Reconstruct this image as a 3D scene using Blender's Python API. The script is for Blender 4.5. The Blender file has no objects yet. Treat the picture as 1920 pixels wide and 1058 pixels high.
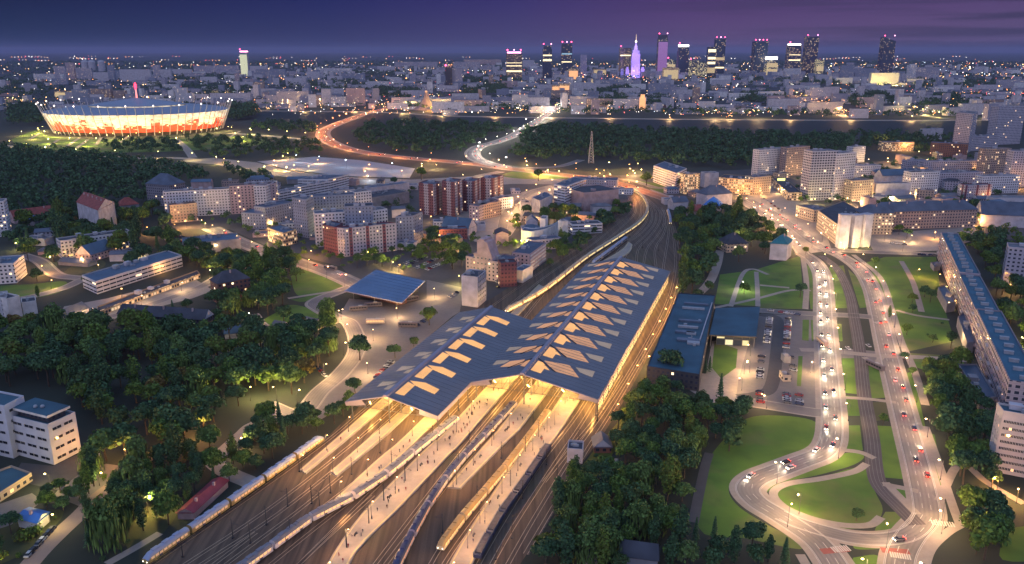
SKY_K, LAMP_K, BEAM, HAZE = 1.0, 2.3, 2500, 0.000034
import bpy, math, random
from mathutils import Vector, Matrix, noise
R = random.Random(11)
SC = bpy.context.scene
COL = SC.collection
# ------------------------------------------------------------------ camera survey: pixel of the photo -> point on the ground
F, H = 1500.0, 170.0
PIT = math.atan((529 - 94) / F)
CP, SP = math.cos(PIT), math.sin(PIT)

def G(px, py, z=0.0):
    u = (px - 960) / F
    v = (529 - py) / F
    t = (z - H) / (-SP + v * CP)
    return (u * t, (CP + v * SP) * t)

def HT(xy, top):
    v = (529 - top) / F
    return H + xy[1] * (v * CP - SP) / (CP + v * SP)

def GL(pts, z=0.0):
    return [G(p[0], p[1], z) for p in pts]

U = (.322, .947)
V = (.947, -.322)

def ST(s, t):
    return (s * U[0] + t * V[0], s * U[1] + t * V[1])

def toST(p):
    return (p[0] * U[0] + p[1] * U[1], p[0] * V[0] + p[1] * V[1])

def sub(a, b): return (a[0] - b[0], a[1] - b[1])
def add(a, b): return (a[0] + b[0], a[1] + b[1])
def mul(a, k): return (a[0] * k, a[1] * k)
def ln(a): return math.hypot(a[0], a[1])
def nrm(a):
    l = ln(a) or 1
    return (a[0] / l, a[1] / l)
def lerp(a, b, t): return (a[0] + (b[0] - a[0]) * t, a[1] + (b[1] - a[1]) * t)

def smooth(pts, n=6):
    if len(pts) < 3: return list(pts)
    out = []
    P = [add(pts[0], sub(pts[0], pts[1]))] + list(pts) + [add(pts[-1], sub(pts[-1], pts[-2]))]
    for i in range(1, len(P) - 2):
        p0, p1, p2, p3 = P[i - 1:i + 3]
        for k in range(n):
            t = k / n
            out.append(tuple(.5 * (2 * p1[j] + (p2[j] - p0[j]) * t + (2 * p0[j] - 5 * p1[j] + 4 * p2[j] - p3[j]) * t * t
                                   + (3 * p1[j] - p0[j] - 3 * p2[j] + p3[j]) * t ** 3) for j in (0, 1)))
    out.append(pts[-1])
    return out

def resample(pts, step):
    out = [(pts[0], nrm(sub(pts[1], pts[0])))]
    acc = 0.0
    for a, b in zip(pts, pts[1:]):
        d = ln(sub(b, a)); dr = nrm(sub(b, a))
        x = step - acc
        while x <= d:
            out.append((add(a, mul(dr, x)), dr)); x += step
        acc = d - (x - step)
    return out

def inside(p, poly):
    c = False
    j = len(poly) - 1
    for i in range(len(poly)):
        a, b = poly[i], poly[j]
        if (a[1] > p[1]) != (b[1] > p[1]) and p[0] < (b[0] - a[0]) * (p[1] - a[1]) / (b[1] - a[1]) + a[0]:
            c = not c
        j = i
    return c

def segdist(p, a, b):
    ab = sub(b, a); ap = sub(p, a)
    l2 = ab[0] ** 2 + ab[1] ** 2
    t = max(0, min(1, (ab[0] * ap[0] + ab[1] * ap[1]) / l2)) if l2 else 0
    return ln(sub(p, add(a, mul(ab, t))))

def area(poly):
    return .5 * sum(a[0] * b[1] - b[0] * a[1] for a, b in zip(poly, poly[1:] + poly[:1]))

def ccw(poly):
    return list(poly) if area(poly) > 0 else list(poly)[::-1]

# ------------------------------------------------------------------ mesh builder
class MB:
    def __init__(s): s.v = []; s.f = []; s.m = []; s.uv = []
    def face(s, pts, m=0, uv=None):
        i = len(s.v); s.v += [tuple(p) for p in pts]; s.f.append(tuple(range(i, i + len(pts)))); s.m.append(m)
        s.uv.append(uv or [(0.0, 0.0)] * len(pts))
    def poly(s, pts, z, m=0):
        s.face([(p[0], p[1], z) for p in ccw(pts)], m)
    def prism(s, pts, z0, z1, m=0, mt=None, top=True, bot=False):
        pts = ccw(pts); u = 0.0
        for a, b in zip(pts, pts[1:] + pts[:1]):
            d = ln(sub(b, a))
            s.face([(a[0], a[1], z0), (b[0], b[1], z0), (b[0], b[1], z1), (a[0], a[1], z1)], m, [(u, z0), (u + d, z0), (u + d, z1), (u, z1)])
            u += d
        if top: s.face([(p[0], p[1], z1) for p in pts], m if mt is None else mt)
        if bot: s.face([(p[0], p[1], z0) for p in reversed(pts)], m if mt is None else mt)
    def box(s, c, sz, rz=0.0, m=0, bot=True):
        ca, sa = math.cos(rz), math.sin(rz)
        pts = [(c[0] + x * sz[0] / 2 * ca - y * sz[1] / 2 * sa, c[1] + x * sz[0] / 2 * sa + y * sz[1] / 2 * ca) for x, y in ((-1, -1), (1, -1), (1, 1), (-1, 1))]
        s.prism(pts, c[2] - sz[2] / 2, c[2] + sz[2] / 2, m, bot=bot)
    def tube(s, p0, p1, r0, r1, n=6, m=0, cap=True):
        p0 = Vector(p0); p1 = Vector(p1); d = (p1 - p0).normalized()
        a = d.orthogonal().normalized(); b = d.cross(a)
        A = [p0 + (a * math.cos(6.2832 * i / n) + b * math.sin(6.2832 * i / n)) * r0 for i in range(n)]
        B = [p1 + (a * math.cos(6.2832 * i / n) + b * math.sin(6.2832 * i / n)) * r1 for i in range(n)]
        for i in range(n):
            j = (i + 1) % n
            s.face([A[i], A[j], B[j], B[i]], m)
        if cap: s.face(B, m); s.face(A[::-1], m)
    def ball(s, c, r, m=0, n=6, k=4):
        rr = (r, r, r) if not isinstance(r, tuple) else r
        P = lambda i, j: (c[0] + rr[0] * math.sin(math.pi * i / k) * math.cos(6.2832 * j / n), c[1] + rr[1] * math.sin(math.pi * i / k) * math.sin(6.2832 * j / n), c[2] + rr[2] * math.cos(math.pi * i / k))
        for i in range(k):
            for j in range(n):
                q = [P(i, j), P(i + 1, j), P(i + 1, j + 1), P(i, j + 1)]
                if i == 0: q = [q[0], q[1], q[2]]
                elif i == k - 1: q = [q[0], q[1], q[3]]
                s.face(q, m)
    def ribbon(s, pts, w, z, m=0, off=0.0):
        L = []
        for i, p in enumerate(pts):
            d = nrm(sub(pts[min(i + 1, len(pts) - 1)], pts[max(i - 1, 0)])); n = (-d[1], d[0])
            L.append((add(p, mul(n, off + w / 2)), add(p, mul(n, off - w / 2))))
        u = 0.0
        for (a, b), (c, d) in zip(L, L[1:]):
            l = ln(sub(a, c))
            s.face([(b[0], b[1], z), (d[0], d[1], z), (c[0], c[1], z), (a[0], a[1], z)], m, [(u, 0), (u + l, 0), (u + l, w), (u, w)])
            u += l
        return L
    def mesh(s, name, mats, weld=False):
        me = bpy.data.meshes.new(name)
        me.from_pydata(s.v, [], s.f)
        for m in mats: me.materials.append(m)
        me.polygons.foreach_set('material_index', s.m)
        uvl = me.uv_layers.new(name='UVMap')
        flat = [c for f in s.uv for p in f for c in p]
        uvl.data.foreach_set('uv', flat)
        me.update()
        return me
    def build(s, name, mats, parent=None, loc=None):
        if not isinstance(mats, (list, tuple)): mats = [mats]
        return link(name, s.mesh(name, mats), parent, loc)

def link(name, me, parent=None, loc=None, rz=0.0):
    o = bpy.data.objects.new(name, me); COL.objects.link(o)
    if parent is not None: o.parent = parent
    if loc is not None: o.location = loc
    if rz: o.rotation_euler = (0, 0, rz)
    return o

def tag(o, label=None, cat=None, group=None, kind=None):
    if label: o['label'] = label
    if cat: o['category'] = cat
    if group: o['group'] = group
    if kind: o['kind'] = kind
    return o

def empty(name, loc=(0, 0, 0), rz=0.0, label=None, cat=None, group=None, s=None):
    o = bpy.data.objects.new(name, None); COL.objects.link(o)
    o.location = loc if len(loc) == 3 else (loc[0], loc[1], 0)
    o.rotation_euler = (0, 0, rz); o.empty_display_size = 1
    if s: o.scale = s if isinstance(s, tuple) else (s, s, s)
    return tag(o, label, cat, group)

def dup(root, loc, rz=0.0, scale=None, label=None, group=None):
    r = root.copy(); COL.objects.link(r)
    r.location = loc if len(loc) == 3 else (loc[0], loc[1], 0)
    r.rotation_euler = (0, 0, rz)
    if scale: r.scale = scale if isinstance(scale, tuple) else (scale,) * 3
    if label: r['label'] = label
    if group: r['group'] = group
    for ch in root.children:
        c = ch.copy(); COL.objects.link(c); c.parent = r
        for g in ch.children:
            d = g.copy(); COL.objects.link(d); d.parent = c
    return r

_ONES = 'first second third fourth fifth sixth seventh eighth ninth tenth eleventh twelfth thirteenth fourteenth fifteenth sixteenth seventeenth eighteenth nineteenth'.split()
_TENS = {2: 'twent', 3: 'thirt', 4: 'fort', 5: 'fift', 6: 'sixt', 7: 'sevent', 8: 'eight', 9: 'ninet'}
def nth(i):
    i += 1
    if i < 20: return _ONES[i - 1]
    if i > 99: return 'hundredth'
    return _TENS[i // 10] + ('ieth' if i % 10 == 0 else 'y ' + _ONES[i % 10 - 1])

# ------------------------------------------------------------------ materials
_M = {}
def nd(t, ty, **kw):
    n = t.nodes.new(ty)
    for k, v in kw.items(): setattr(n, k, v)
    return n

def newmat(name):
    m = bpy.data.materials.new(name); m.use_nodes = True
    t = m.node_tree; b = t.nodes['Principled BSDF']
    return m, t, b

def math_(t, op, a, b=None, c=None, clamp=False):
    n = t.nodes.new('ShaderNodeMath'); n.operation = op; n.use_clamp = clamp
    for i, x in enumerate((a, b, c)):
        if x is None: continue
        if isinstance(x, (int, float)): n.inputs[i].default_value = x
        else: t.links.new(x, n.inputs[i])
    return n.outputs[0]

def mixc(t, fac, a, b):
    n = t.nodes.new('ShaderNodeMix'); n.data_type = 'RGBA'
    for s, x in ((n.inputs[0], fac), (n.inputs[6], a), (n.inputs[7], b)):
        if isinstance(x, (int, float)): s.default_value = x
        elif isinstance(x, tuple): s.default_value = (*x[:3], 1)
        else: t.links.new(x, s)
    return n.outputs[2]

def ntex(t, scale, detail=3, vec=None):
    n = t.nodes.new('ShaderNodeTexNoise'); n.inputs['Scale'].default_value = scale; n.inputs['Detail'].default_value = detail
    if vec is None:
        g = t.nodes.new('ShaderNodeNewGeometry'); vec = g.outputs['Position']
    t.links.new(vec, n.inputs['Vector'])
    return n.outputs['Fac']

def ramp(t, fac, stops):
    n = t.nodes.new('ShaderNodeValToRGB'); e = n.color_ramp.elements
    while len(e) < len(stops): e.new(.5)
    for x, (p, c) in zip(e, stops): x.position = p; x.color = (*c, 1)
    t.links.new(fac, n.inputs[0])
    return n.outputs[0]

def mat(name, col, rough=.8, var=.25, scale=.15, col2=None, metal=0.0, scale2=None):
    """a noisy Principled surface; noise in world metres"""
    if name in _M: return _M[name]
    m, t, b = newmat(name)
    f = ntex(t, scale, 4)
    f = math_(t, 'MULTIPLY_ADD', math_(t, 'SUBTRACT', f, .5), 2.2, .5, True)
    if col2 is None: a = tuple(c * (1 - var) for c in col); c2 = tuple(min(1, c * (1 + var)) for c in col)
    else: a, c2 = col, col2
    c = mixc(t, f, a, c2)
    if scale2:
        f2 = ntex(t, scale2, 2)
        c = mixc(t, math_(t, 'MULTIPLY', f2, .45), c, tuple(x * .35 for x in col))
    t.links.new(c, b.inputs['Base Color'])
    b.inputs['Roughness'].default_value = rough; b.inputs['Metallic'].default_value = metal
    _M[name] = m
    return m

def glow(name, col, st, sample=False, rnd=0.0):
    if name in _M: return _M[name]
    m, t, b = newmat(name)
    b.inputs['Base Color'].default_value = (*[min(.8, c * .5 + .2) for c in col], 1)
    b.inputs['Emission Color'].default_value = (*col, 1); b.inputs['Emission Strength'].default_value = st
    m.cycles.emission_sampling = 'AUTO' if sample else 'NONE'
    _M[name] = m
    return m

def facade(name, wall, glass=(.02, .025, .04), du=3.0, dv=3.0, a=.25, b_=.75, c=.3, d=.75, lit=.05, E=2.2, wall2=None, stripe=None, litcol=((1, .5, .18), (1, .8, .5)), band=None):
    """wall with a grid of windows (UV in metres), some of them lit; stripe = (period, width, colour) of coloured bays"""
    if name in _M: return _M[name]
    m, t, bs = newmat(name)
    uv = nd(t, 'ShaderNodeUVMap'); sx = nd(t, 'ShaderNodeSeparateXYZ'); t.links.new(uv.outputs[0], sx.inputs[0])
    u = math_(t, 'DIVIDE', sx.outputs[0], du); v = math_(t, 'DIVIDE', sx.outputs[1], dv)
    fu = math_(t, 'FRACT', u); fv = math_(t, 'FRACT', v)
    iu = math_(t, 'FLOOR', u); iv = math_(t, 'FLOOR', v)
    ins = math_(t, 'MULTIPLY', math_(t, 'MULTIPLY', math_(t, 'GREATER_THAN', fu, a), math_(t, 'LESS_THAN', fu, b_)),
                math_(t, 'MULTIPLY', math_(t, 'GREATER_THAN', fv, c), math_(t, 'LESS_THAN', fv, d)))
    oi = nd(t, 'ShaderNodeObjectInfo'); cx = nd(t, 'ShaderNodeCombineXYZ')
    t.links.new(iu, cx.inputs[0]); t.links.new(iv, cx.inputs[1]); t.links.new(math_(t, 'MULTIPLY', oi.outputs['Random'], 99), cx.inputs[2])
    wn = nd(t, 'ShaderNodeTexWhiteNoise'); t.links.new(cx.outputs[0], wn.inputs[0])
    on = math_(t, 'MULTIPLY', math_(t, 'GREATER_THAN', wn.outputs[0], 1 - lit), ins)
    w = mixc(t, ntex(t, .08, 4), tuple(x * .72 for x in wall), tuple(min(1, x * 1.2) for x in (wall2 or wall)))
    w = mixc(t, math_(t, 'MULTIPLY', math_(t, 'LESS_THAN', fv, .07), .45), w, tuple(x * .4 for x in wall))
    if stripe:
        s = math_(t, 'LESS_THAN', math_(t, 'FRACT', math_(t, 'DIVIDE', sx.outputs[0], stripe[0])), stripe[1])
        w = mixc(t, s, w, stripe[2])
    if band:
        w = mixc(t, math_(t, 'LESS_THAN', fv, band[0]), w, band[1])
    gl = mixc(t, wn.outputs[1], glass, tuple(x * 2.6 for x in glass))
    t.links.new(mixc(t, ins, w, gl), bs.inputs['Base Color'])
    t.links.new(math_(t, 'MULTIPLY_ADD', ins, -.55, .8), bs.inputs['Roughness'])
    t.links.new(mixc(t, wn.outputs[1], litcol[0], litcol[1]), bs.inputs['Emission Color'])
    t.links.new(math_(t, 'MULTIPLY', on, E), bs.inputs['Emission Strength'])
    m.cycles.emission_sampling = 'NONE'
    _M[name] = m
    return m

LIL = (.42, .40, .47); WHT = (.62, .61, .65); PNK = (.46, .35, .36); GRY = (.20, .20, .24)
F_ = {
    'panel': facade('facade_panel', LIL, du=3.2, lit=.03),
    'white': facade('facade_white', WHT, du=3.0, a=.2, b_=.72, lit=.04),
    'whiteb': facade('facade_white_band', WHT, du=6, a=.04, b_=.96, c=.32, d=.7, lit=.06),
    'pink': facade('facade_pink', PNK, du=3.6, a=.3, b_=.7, lit=.06),
    'grey': facade('facade_grey', GRY, du=3.0, lit=.05),
    'greyblue': facade('facade_grey_blue', (.25, .28, .37), du=3.0, a=.3, b_=.6, lit=.04),
    'brick': facade('facade_brick', (.17, .075, .06), du=3.0, lit=.06),
    'maroon': facade('facade_maroon', (.16, .06, .075), (.03, .02, .03), du=2.6, a=.2, b_=.8, lit=.03),
    'maroonmix': facade('facade_maroon_lilac', (.33, .31, .37), (.03, .02, .03), du=2.8, a=.25, b_=.7, lit=.04, stripe=(13, .5, (.15, .055, .07))),
    'stripe': facade('facade_striped', LIL, du=3.0, a=.28, b_=.7, lit=.03, stripe=(15, .2, (.17, .05, .07))),
    'dark': facade('facade_dark', (.05, .05, .06), du=2.5, lit=.02),
    'beige': facade('facade_beige', (.46, .38, .30), du=3.2, lit=.08),
    'lit': facade('facade_lit', (.42, .30, .20), du=2.6, a=.15, b_=.85, c=.2, d=.8, lit=.42, E=.9),
    'warm': facade('facade_warm', (.36, .27, .24), du=3.0, lit=.10, E=1.4),
    'grid': facade('facade_grid', (.46, .46, .53), (.025, .028, .045), du=3.4, a=.14, b_=.86, c=.28, d=.84, lit=.03),
    'glass': facade('facade_glass', (.03, .05, .085), (.012, .025, .05), du=4, dv=4, a=.06, b_=.94, c=.1, d=.92, lit=.035, E=1.2),
    'glasslit': facade('facade_glass_lit', (.05, .06, .09), (.02, .03, .05), du=5, dv=4, a=.06, b_=.94, c=.1, d=.9, lit=.3, E=.9, litcol=((1, .72, .3), (1, .9, .5))),
    'glassdot': facade('facade_glass_dotted', (.03, .04, .075), (.015, .02, .05), du=5, dv=4, a=.1, b_=.9, c=.15, d=.85, lit=.10, E=1.1),
    'brownlit': facade('facade_brown_lit', (.20, .14, .13), (.03, .025, .03), du=4, dv=4, a=.1, b_=.9, c=.2, d=.8, lit=.12, E=.9),
    'plain': mat('wall_plain_pale', (.44, .42, .46), scale=.2),
    'plainpink': mat('wall_plain_pink', (.40, .29, .29), scale=.2),
    'plainwhite': mat('wall_plain_white', (.62, .60, .60), scale=.2),
    'plaingrey': mat('wall_plain_grey', (.22, .22, .25), scale=.2),
}
RF = {
    'blue': mat('roof_blue_sheet', (.05, .092, .155), .45, .2, .1),
    'dark': mat('roof_dark_felt', (.045, .05, .068), .85, .35, .12),
    'slate': mat('roof_slate', (.065, .085, .13), .6, .3, .12),
    'grey': mat('roof_grey_felt', (.12, .125, .15), .85, .3, .12),
    'teal': mat('roof_teal_copper', (.02, .15, .19), .5, .2, .15),
    'red': mat('roof_red_tile', (.24, .055, .045), .8, .3, .3),
    'bluetin': mat('roof_bright_blue_tin', (.05, .17, .46), .4, .2, .15),
    'teals': mat('roof_teal_felt', (.03, .085, .125), .7, .3, .08),
}
UNIT = mat('rooftop_metal', (.30, .31, .34), .5, .2, .5)
CONC = mat('concrete', (.34, .32, .30), .85, .25, .2)
STEEL = mat('galvanised_steel', (.16, .16, .17), .5, .2, .5, metal=.4)
DKST = mat('dark_steel', (.03, .03, .035), .5, .2, .5)

BLD = []          # footprints, to keep trees off
ROADS = []        # (points, half width)

def inset(pts, d):
    pts = ccw(pts); n = len(pts); out = []
    for i in range(n):
        p0, p1, p2 = pts[i - 1], pts[i], pts[(i + 1) % n]
        a = nrm(sub(p1, p0)); b = nrm(sub(p2, p1))
        na = (-a[1], a[0]); nb = (-b[1], b[0])
        k = 1 + na[0] * nb[0] + na[1] * nb[1]
        out.append(add(p1, mul(add(na, nb), d / max(k, .3))))
    return out

def walls(mb, pts, h, par=.9, th=.35):
    mb.prism(pts, 0, h + par, 0, top=False)
    q = ccw(pts); i = inset(pts, th)
    n = len(q)
    for k in range(n):
        a, b, c, d = q[k], q[(k + 1) % n], i[(k + 1) % n], i[k]
        mb.face([(a[0], a[1], h + par), (b[0], b[1], h + par), (c[0], c[1], h + par), (d[0], d[1], h + par)], 0)
        mb.face([(d[0], d[1], h + par), (c[0], c[1], h + par), (c[0], c[1], h), (d[0], d[1], h)], 0)

def cent(pts):
    return (sum(p[0] for p in pts) / len(pts), sum(p[1] for p in pts) / len(pts))

def building(name, label, pts, h, wall, roofm, cat='building', roof='flat', huts=2, group=None, par=.9, rise=None, fine=True):
    pts = ccw(pts); BLD.append(pts)
    if roof == 'flat': h = max(3, round(h / 3) * 3)
    c = cent(pts)
    L = [sub(p, c) for p in pts]
    if not fine:                                      # far away: one mesh
        mb = MB(); mb.prism(L, 0, h, 0, mt=1)
        o = mb.build(name, [wall, roofm], None, (c[0], c[1], 0))
        return tag(o, label, cat, group)
    root = empty(name, c, 0, label, cat, group)
    mb = MB()
    if roof == 'flat':
        walls(mb, L, h, par); mb.build('wall', wall, root)
        mr = MB(); mr.poly(inset(L, .36), h + .05); ro = mr.build('roof', roofm, root)
        e = sorted(((ln(sub(b, a)), i) for i, (a, b) in enumerate(zip(L, L[1:] + L[:1]))))[-1]
        a = L[e[1]]; b = L[(e[1] + 1) % len(L)]
        ang = math.atan2(b[1] - a[1], b[0] - a[0])
        for k in range(R.randint(2, 5)):
            p = (lerp(lerp(a, b, R.uniform(.08, .92)), (0, 0), R.uniform(.45, 1.2))); s_ = R.uniform(.8, 1.7)
            m2 = MB(); m2.box((p[0], p[1], h + .06 + s_ * .4), (s_, s_ * R.uniform(.7, 1.6), s_ * .8), ang, bot=False); m2.tube((p[0], p[1], h + s_ * .8), (p[0], p[1], h + s_ * .8 + R.uniform(.4, 2.2)), .09, .07, 5); m2.build('roof_vent', UNIT, ro)
        for k in range(huts):
            t = (k + .5 + R.uniform(-.25, .25)) / huts
            p = lerp(lerp(a, b, t), mul(add(a, b), -0.5) if len(L) == 4 else (0, 0), .3 + R.uniform(0, .2))
            p = lerp(lerp(a, b, t), (0, 0), .5)
            sx = R.uniform(2.5, 5); sy = R.uniform(2.5, 4); sz = R.uniform(1.4, 2.8)
            m2 = MB(); m2.box((p[0], p[1], h + .06 + sz / 2), (sx, sy, sz), ang, bot=False)
            m2.box((p[0], p[1], h + .06 + sz + .12), (sx + .4, sy + .4, .2), ang)
            m2.build('rooftop_hut', UNIT if R.random() < .4 else wall if isinstance(wall, bpy.types.Material) and 'plain' in wall.name else F_['plain'], ro)
    else:
        mb.prism(L, 0, h, 0, top=False); mb.build('wall', wall, root)
        a, b, c2, d = L[:4]
        if ln(sub(b, a)) < ln(sub(c2, b)): a, b, c2, d = b, c2, d, a
        rise = rise or .45 * ln(sub(c2, b))
        m1 = lerp(a, d, .5); m2_ = lerp(b, c2, .5)
        if roof == 'hip':
            k = min(.48, .5 * ln(sub(d, a)) / ln(sub(b, a)))
            m1, m2_ = lerp(m1, m2_, k), lerp(m2_, m1, k)
        ov = inset([a, b, c2, d], -.6)
        if roof == 'gable':
            z = h + rise
            for tri in ([(*a, h), (*m1, z - .1), (*d, h)], [(*b, h), (*c2, h), (*m2_, z - .1)]):
                mg = MB(); mg.face(tri); mg.build('gable', F_['plain'] if not 'plain' in wall.name else wall, root)
        mr = MB(); o = ov; z = h + rise; e = h - .15
        for q in ([(*o[0], e), (*o[1], e), (*m2_, z), (*m1, z)], [(*o[2], e), (*o[3], e), (*m1, z), (*m2_, z)]): mr.face(q)
        if roof == 'hip':
            mr.face([(*o[3], e), (*o[0], e), (*m1, z)]); mr.face([(*o[1], e), (*o[2], e), (*m2_, z)])
        mr.face([(*p, e - .12) for p in reversed(o)])
        ro = mr.build('roof', roofm, root)
        for k in range(huts):
            t = (k + .5) / huts
            p = lerp(lerp(m1, m2_, t), lerp(a, b, t), .25)
            m2 = MB(); m2.box((p[0], p[1], h + rise * .9), (.9, .9, 2.2)); m2.build('chimney', F_['plainpink'], ro)
    return root

def B2(A, C, top, depth, ang=None):
    """footprint from its front ground edge A-C (pixels), the pixel row of its top at A, and a depth in metres"""
    a, c = G(*A), G(*C)
    h = HT(a, top)
    d = nrm(sub(c, a)); n = (-d[1], d[0])
    if n[1] < 0: n = mul(n, -1)
    return [a, c, add(c, mul(n, depth)), add(a, mul(n, depth))], h

def B3(A, C, E, top):
    a, c, e = G(*A), G(*C), G(*E)
    return [a, c, e, add(a, sub(e, c))], HT(c, top)
# ------------------------------------------------------------------ camera, world, dusk light
cam = bpy.data.cameras.new('camera'); co = bpy.data.objects.new('camera', cam); COL.objects.link(co)
co.location = (0, 0, H); co.rotation_euler = (math.pi / 2 - PIT, 0, 0)
cam.sensor_width = 36; cam.lens = 36 * F / 1920; cam.clip_start = 1; cam.clip_end = 120000
SC.camera = co
SC.view_settings.view_transform = 'Standard'; SC.view_settings.look = 'None'; SC.view_settings.exposure = .22; SC.view_settings.gamma = 1
SC.cycles.use_denoising = True; SC.cycles.max_bounces = 4; SC.cycles.diffuse_bounces = 2; SC.cycles.glossy_bounces = 2
SC.cycles.transmission_bounces = 2; SC.cycles.volume_bounces = 0; SC.cycles.sample_clamp_indirect = 2; SC.cycles.use_light_tree = True
SC.cycles.caustics_reflective = False; SC.cycles.caustics_refractive = False

W = bpy.data.worlds.new('World'); SC.world = W; W.use_nodes = True
t = W.node_tree; bg = t.nodes['Background']
tc = nd(t, 'ShaderNodeTexCoord'); sp = nd(t, 'ShaderNodeSeparateXYZ'); t.links.new(tc.outputs['Generated'], sp.inputs[0])
X, Y, Z = sp.outputs
az = math_(t, 'MULTIPLY_ADD', X, .92, .5, True)
hor = ramp(t, az, [(.0, (.010, .027, .078)), (.3, (.026, .034, .108)), (.5, (.056, .050, .140)), (.72, (.102, .064, .160)), (.9, (.108, .072, .165)), (1, (.092, .072, .160))])
top = ramp(t, az, [(.0, (.005, .010, .046)), (.3, (.011, .016, .095)), (.5, (.030, .024, .125)), (.68, (.064, .032, .140)), (1, (.080, .046, .142))])
el = math_(t, 'DIVIDE', Z, .062, None, True)
sky = mixc(t, el, hor, top)
mp = nd(t, 'ShaderNodeMapping'); mp.inputs['Scale'].default_value = (1.4, 1.4, 38); t.links.new(tc.outputs['Generated'], mp.inputs[0])
cl = ntex(t, 2.6, 5, mp.outputs[0])
cl = math_(t, 'MULTIPLY', math_(t, 'MULTIPLY_ADD', cl, 6, -2.7, True), math_(t, 'MULTIPLY_ADD', az, 1.6, -.75, True))
sky = mixc(t, math_(t, 'MULTIPLY', cl, .95), sky, (.036, .032, .080))
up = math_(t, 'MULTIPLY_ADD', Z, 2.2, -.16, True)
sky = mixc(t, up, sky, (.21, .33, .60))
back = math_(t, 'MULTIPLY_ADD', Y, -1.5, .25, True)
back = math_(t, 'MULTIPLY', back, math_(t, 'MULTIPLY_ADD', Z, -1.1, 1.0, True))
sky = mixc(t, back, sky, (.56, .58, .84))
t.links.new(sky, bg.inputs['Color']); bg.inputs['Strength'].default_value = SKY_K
sun = bpy.data.lights.new('dusk_glow', 'SUN'); sun.energy = .3; sun.angle = math.radians(30); sun.color = (.80, .74, 1)
so = bpy.data.objects.new('dusk_glow', sun); COL.objects.link(so); so.rotation_euler = (math.radians(58), 0, math.radians(-35))

# ------------------------------------------------------------------ ground sheets
_Z = [0]
def sheet(name, px, z, m, world=False, sm=False):
    pts = px if world else GL(px)
    if sm: pts = smooth(pts + [pts[0]], 5)[:-1]
    c = cent(pts); mb = MB(); mb.poly([sub(p, c) for p in pts], 0)
    _Z[0] += 1
    o = mb.build(name, m, None, (c[0], c[1], z + _Z[0] * .0004))
    return tag(o, kind='structure')

m_ground = mat('ground_dark_grass', (.016, .030, .022), .95, .3, .012, (.030, .036, .026), scale2=.11)
m_grass = mat('lawn_grass', (.045, .135, .012), .95, .3, .02, (.13, .225, .02), scale2=.12)
t = m_grass.node_tree; b = t.nodes['Principled BSDF']; src = b.inputs['Base Color'].links[0].from_socket
c1 = mixc(t, math_(t, 'MULTIPLY_ADD', ntex(t, .028, 5), 5, -2.6, True), src, (.13, .125, .045))
c1 = mixc(t, math_(t, 'MULTIPLY', math_(t, 'MULTIPLY_ADD', ntex(t, .05, 3), 4, -2.1, True), .7), c1, (.02, .05, .012))
t.links.new(c1, b.inputs['Base Color'])
m_grassd = mat('dry_grass', (.05, .062, .02), .95, .3, .03, (.075, .075, .03), scale2=.2)
m_asph = mat('asphalt', (.15, .135, .135), .8, .2, .06, (.20, .18, .175), scale2=.35)
m_asphd = mat('asphalt_dark', (.055, .055, .06), .8, .2, .06, (.08, .078, .08), scale2=.3)
m_pave = mat('paving', (.28, .24, .215), .85, .2, .08, (.35, .30, .26), scale2=.4)
m_ball, t, b = newmat('ballast')
gp = nd(t, 'ShaderNodeNewGeometry'); mpp = nd(t, 'ShaderNodeMapping'); mpp.vector_type = 'POINT'; mpp.inputs['Rotation'].default_value = (0, 0, math.radians(18.8)); mpp.inputs['Scale'].default_value = (.55, .014, 1)
t.links.new(gp.outputs['Position'], mpp.inputs[0])
st_ = math_(t, 'MULTIPLY_ADD', math_(t, 'SUBTRACT', ntex(t, 1.0, 4, mpp.outputs[0]), .5), 3.0, .5, True)
c1 = mixc(t, st_, (.060, .042, .032), (.165, .115, .075))
c1 = mixc(t, math_(t, 'MULTIPLY_ADD', ntex(t, .022, 4), 4, -2.2, True), c1, (.075, .085, .030))
c1 = mixc(t, math_(t, 'MULTIPLY', ntex(t, 1.6, 2), .5), c1, (.04, .03, .026))
t.links.new(c1, b.inputs['Base Color']); b.inputs['Roughness'].default_value = .95
m_plat = mat('platform_paving', (.34, .29, .24), .85, .2, .1, (.42, .36, .30), scale2=.5)
m_water = mat('river_water', (.004, .016, .019), .6, .2, .01)
m_water.node_tree.nodes['Principled BSDF'].inputs['Specular IOR Level'].default_value = .12
m_urban = mat('city_block_ground', (.045, .047, .055), .9, .3, .02, (.10, .095, .095), scale2=.12)
m_sand = mat('gravel_lot', (.28, .29, .32), .9, .12, .02)
m_far = m_ground
mk_white = mat('road_paint', (.42, .40, .37), .7, .1, .3)

g = MB()
for a in range(24):
    pass
NS = [(-60, 0), (0, 0)]
g.face([(-40000, -3000, 0), (40000, -3000, 0), (40000, 60000, 0), (-40000, 60000, 0)])
tag(g.build('ground', m_ground), kind='structure')

nb = smooth(GL([(2100, 264), (1920, 263), (1700, 262), (1400, 259), (1200, 252), (1050, 243), (900, 236), (700, 238), (480, 226), (200, 222), (-150, 215)]), 4)
fb = smooth(GL([(2100, 227), (1920, 226), (1700, 226), (1400, 225), (1100, 222), (850, 218), (720, 211), (480, 208), (200, 205), (-150, 200)]), 4)
rw = MB()
for (a, b), (c, d) in zip(zip(nb, fb), zip(nb[1:], fb[1:])):
    rw.face([(*a, .05), (*c, .05), (*d, .05), (*b, .05)])
tag(rw.build('river', m_water), kind='structure')
bank = MB(); bank.ribbon(fb, 26, .12)
tag(bank.build('embankment_road', m_pave), kind='structure')

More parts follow.
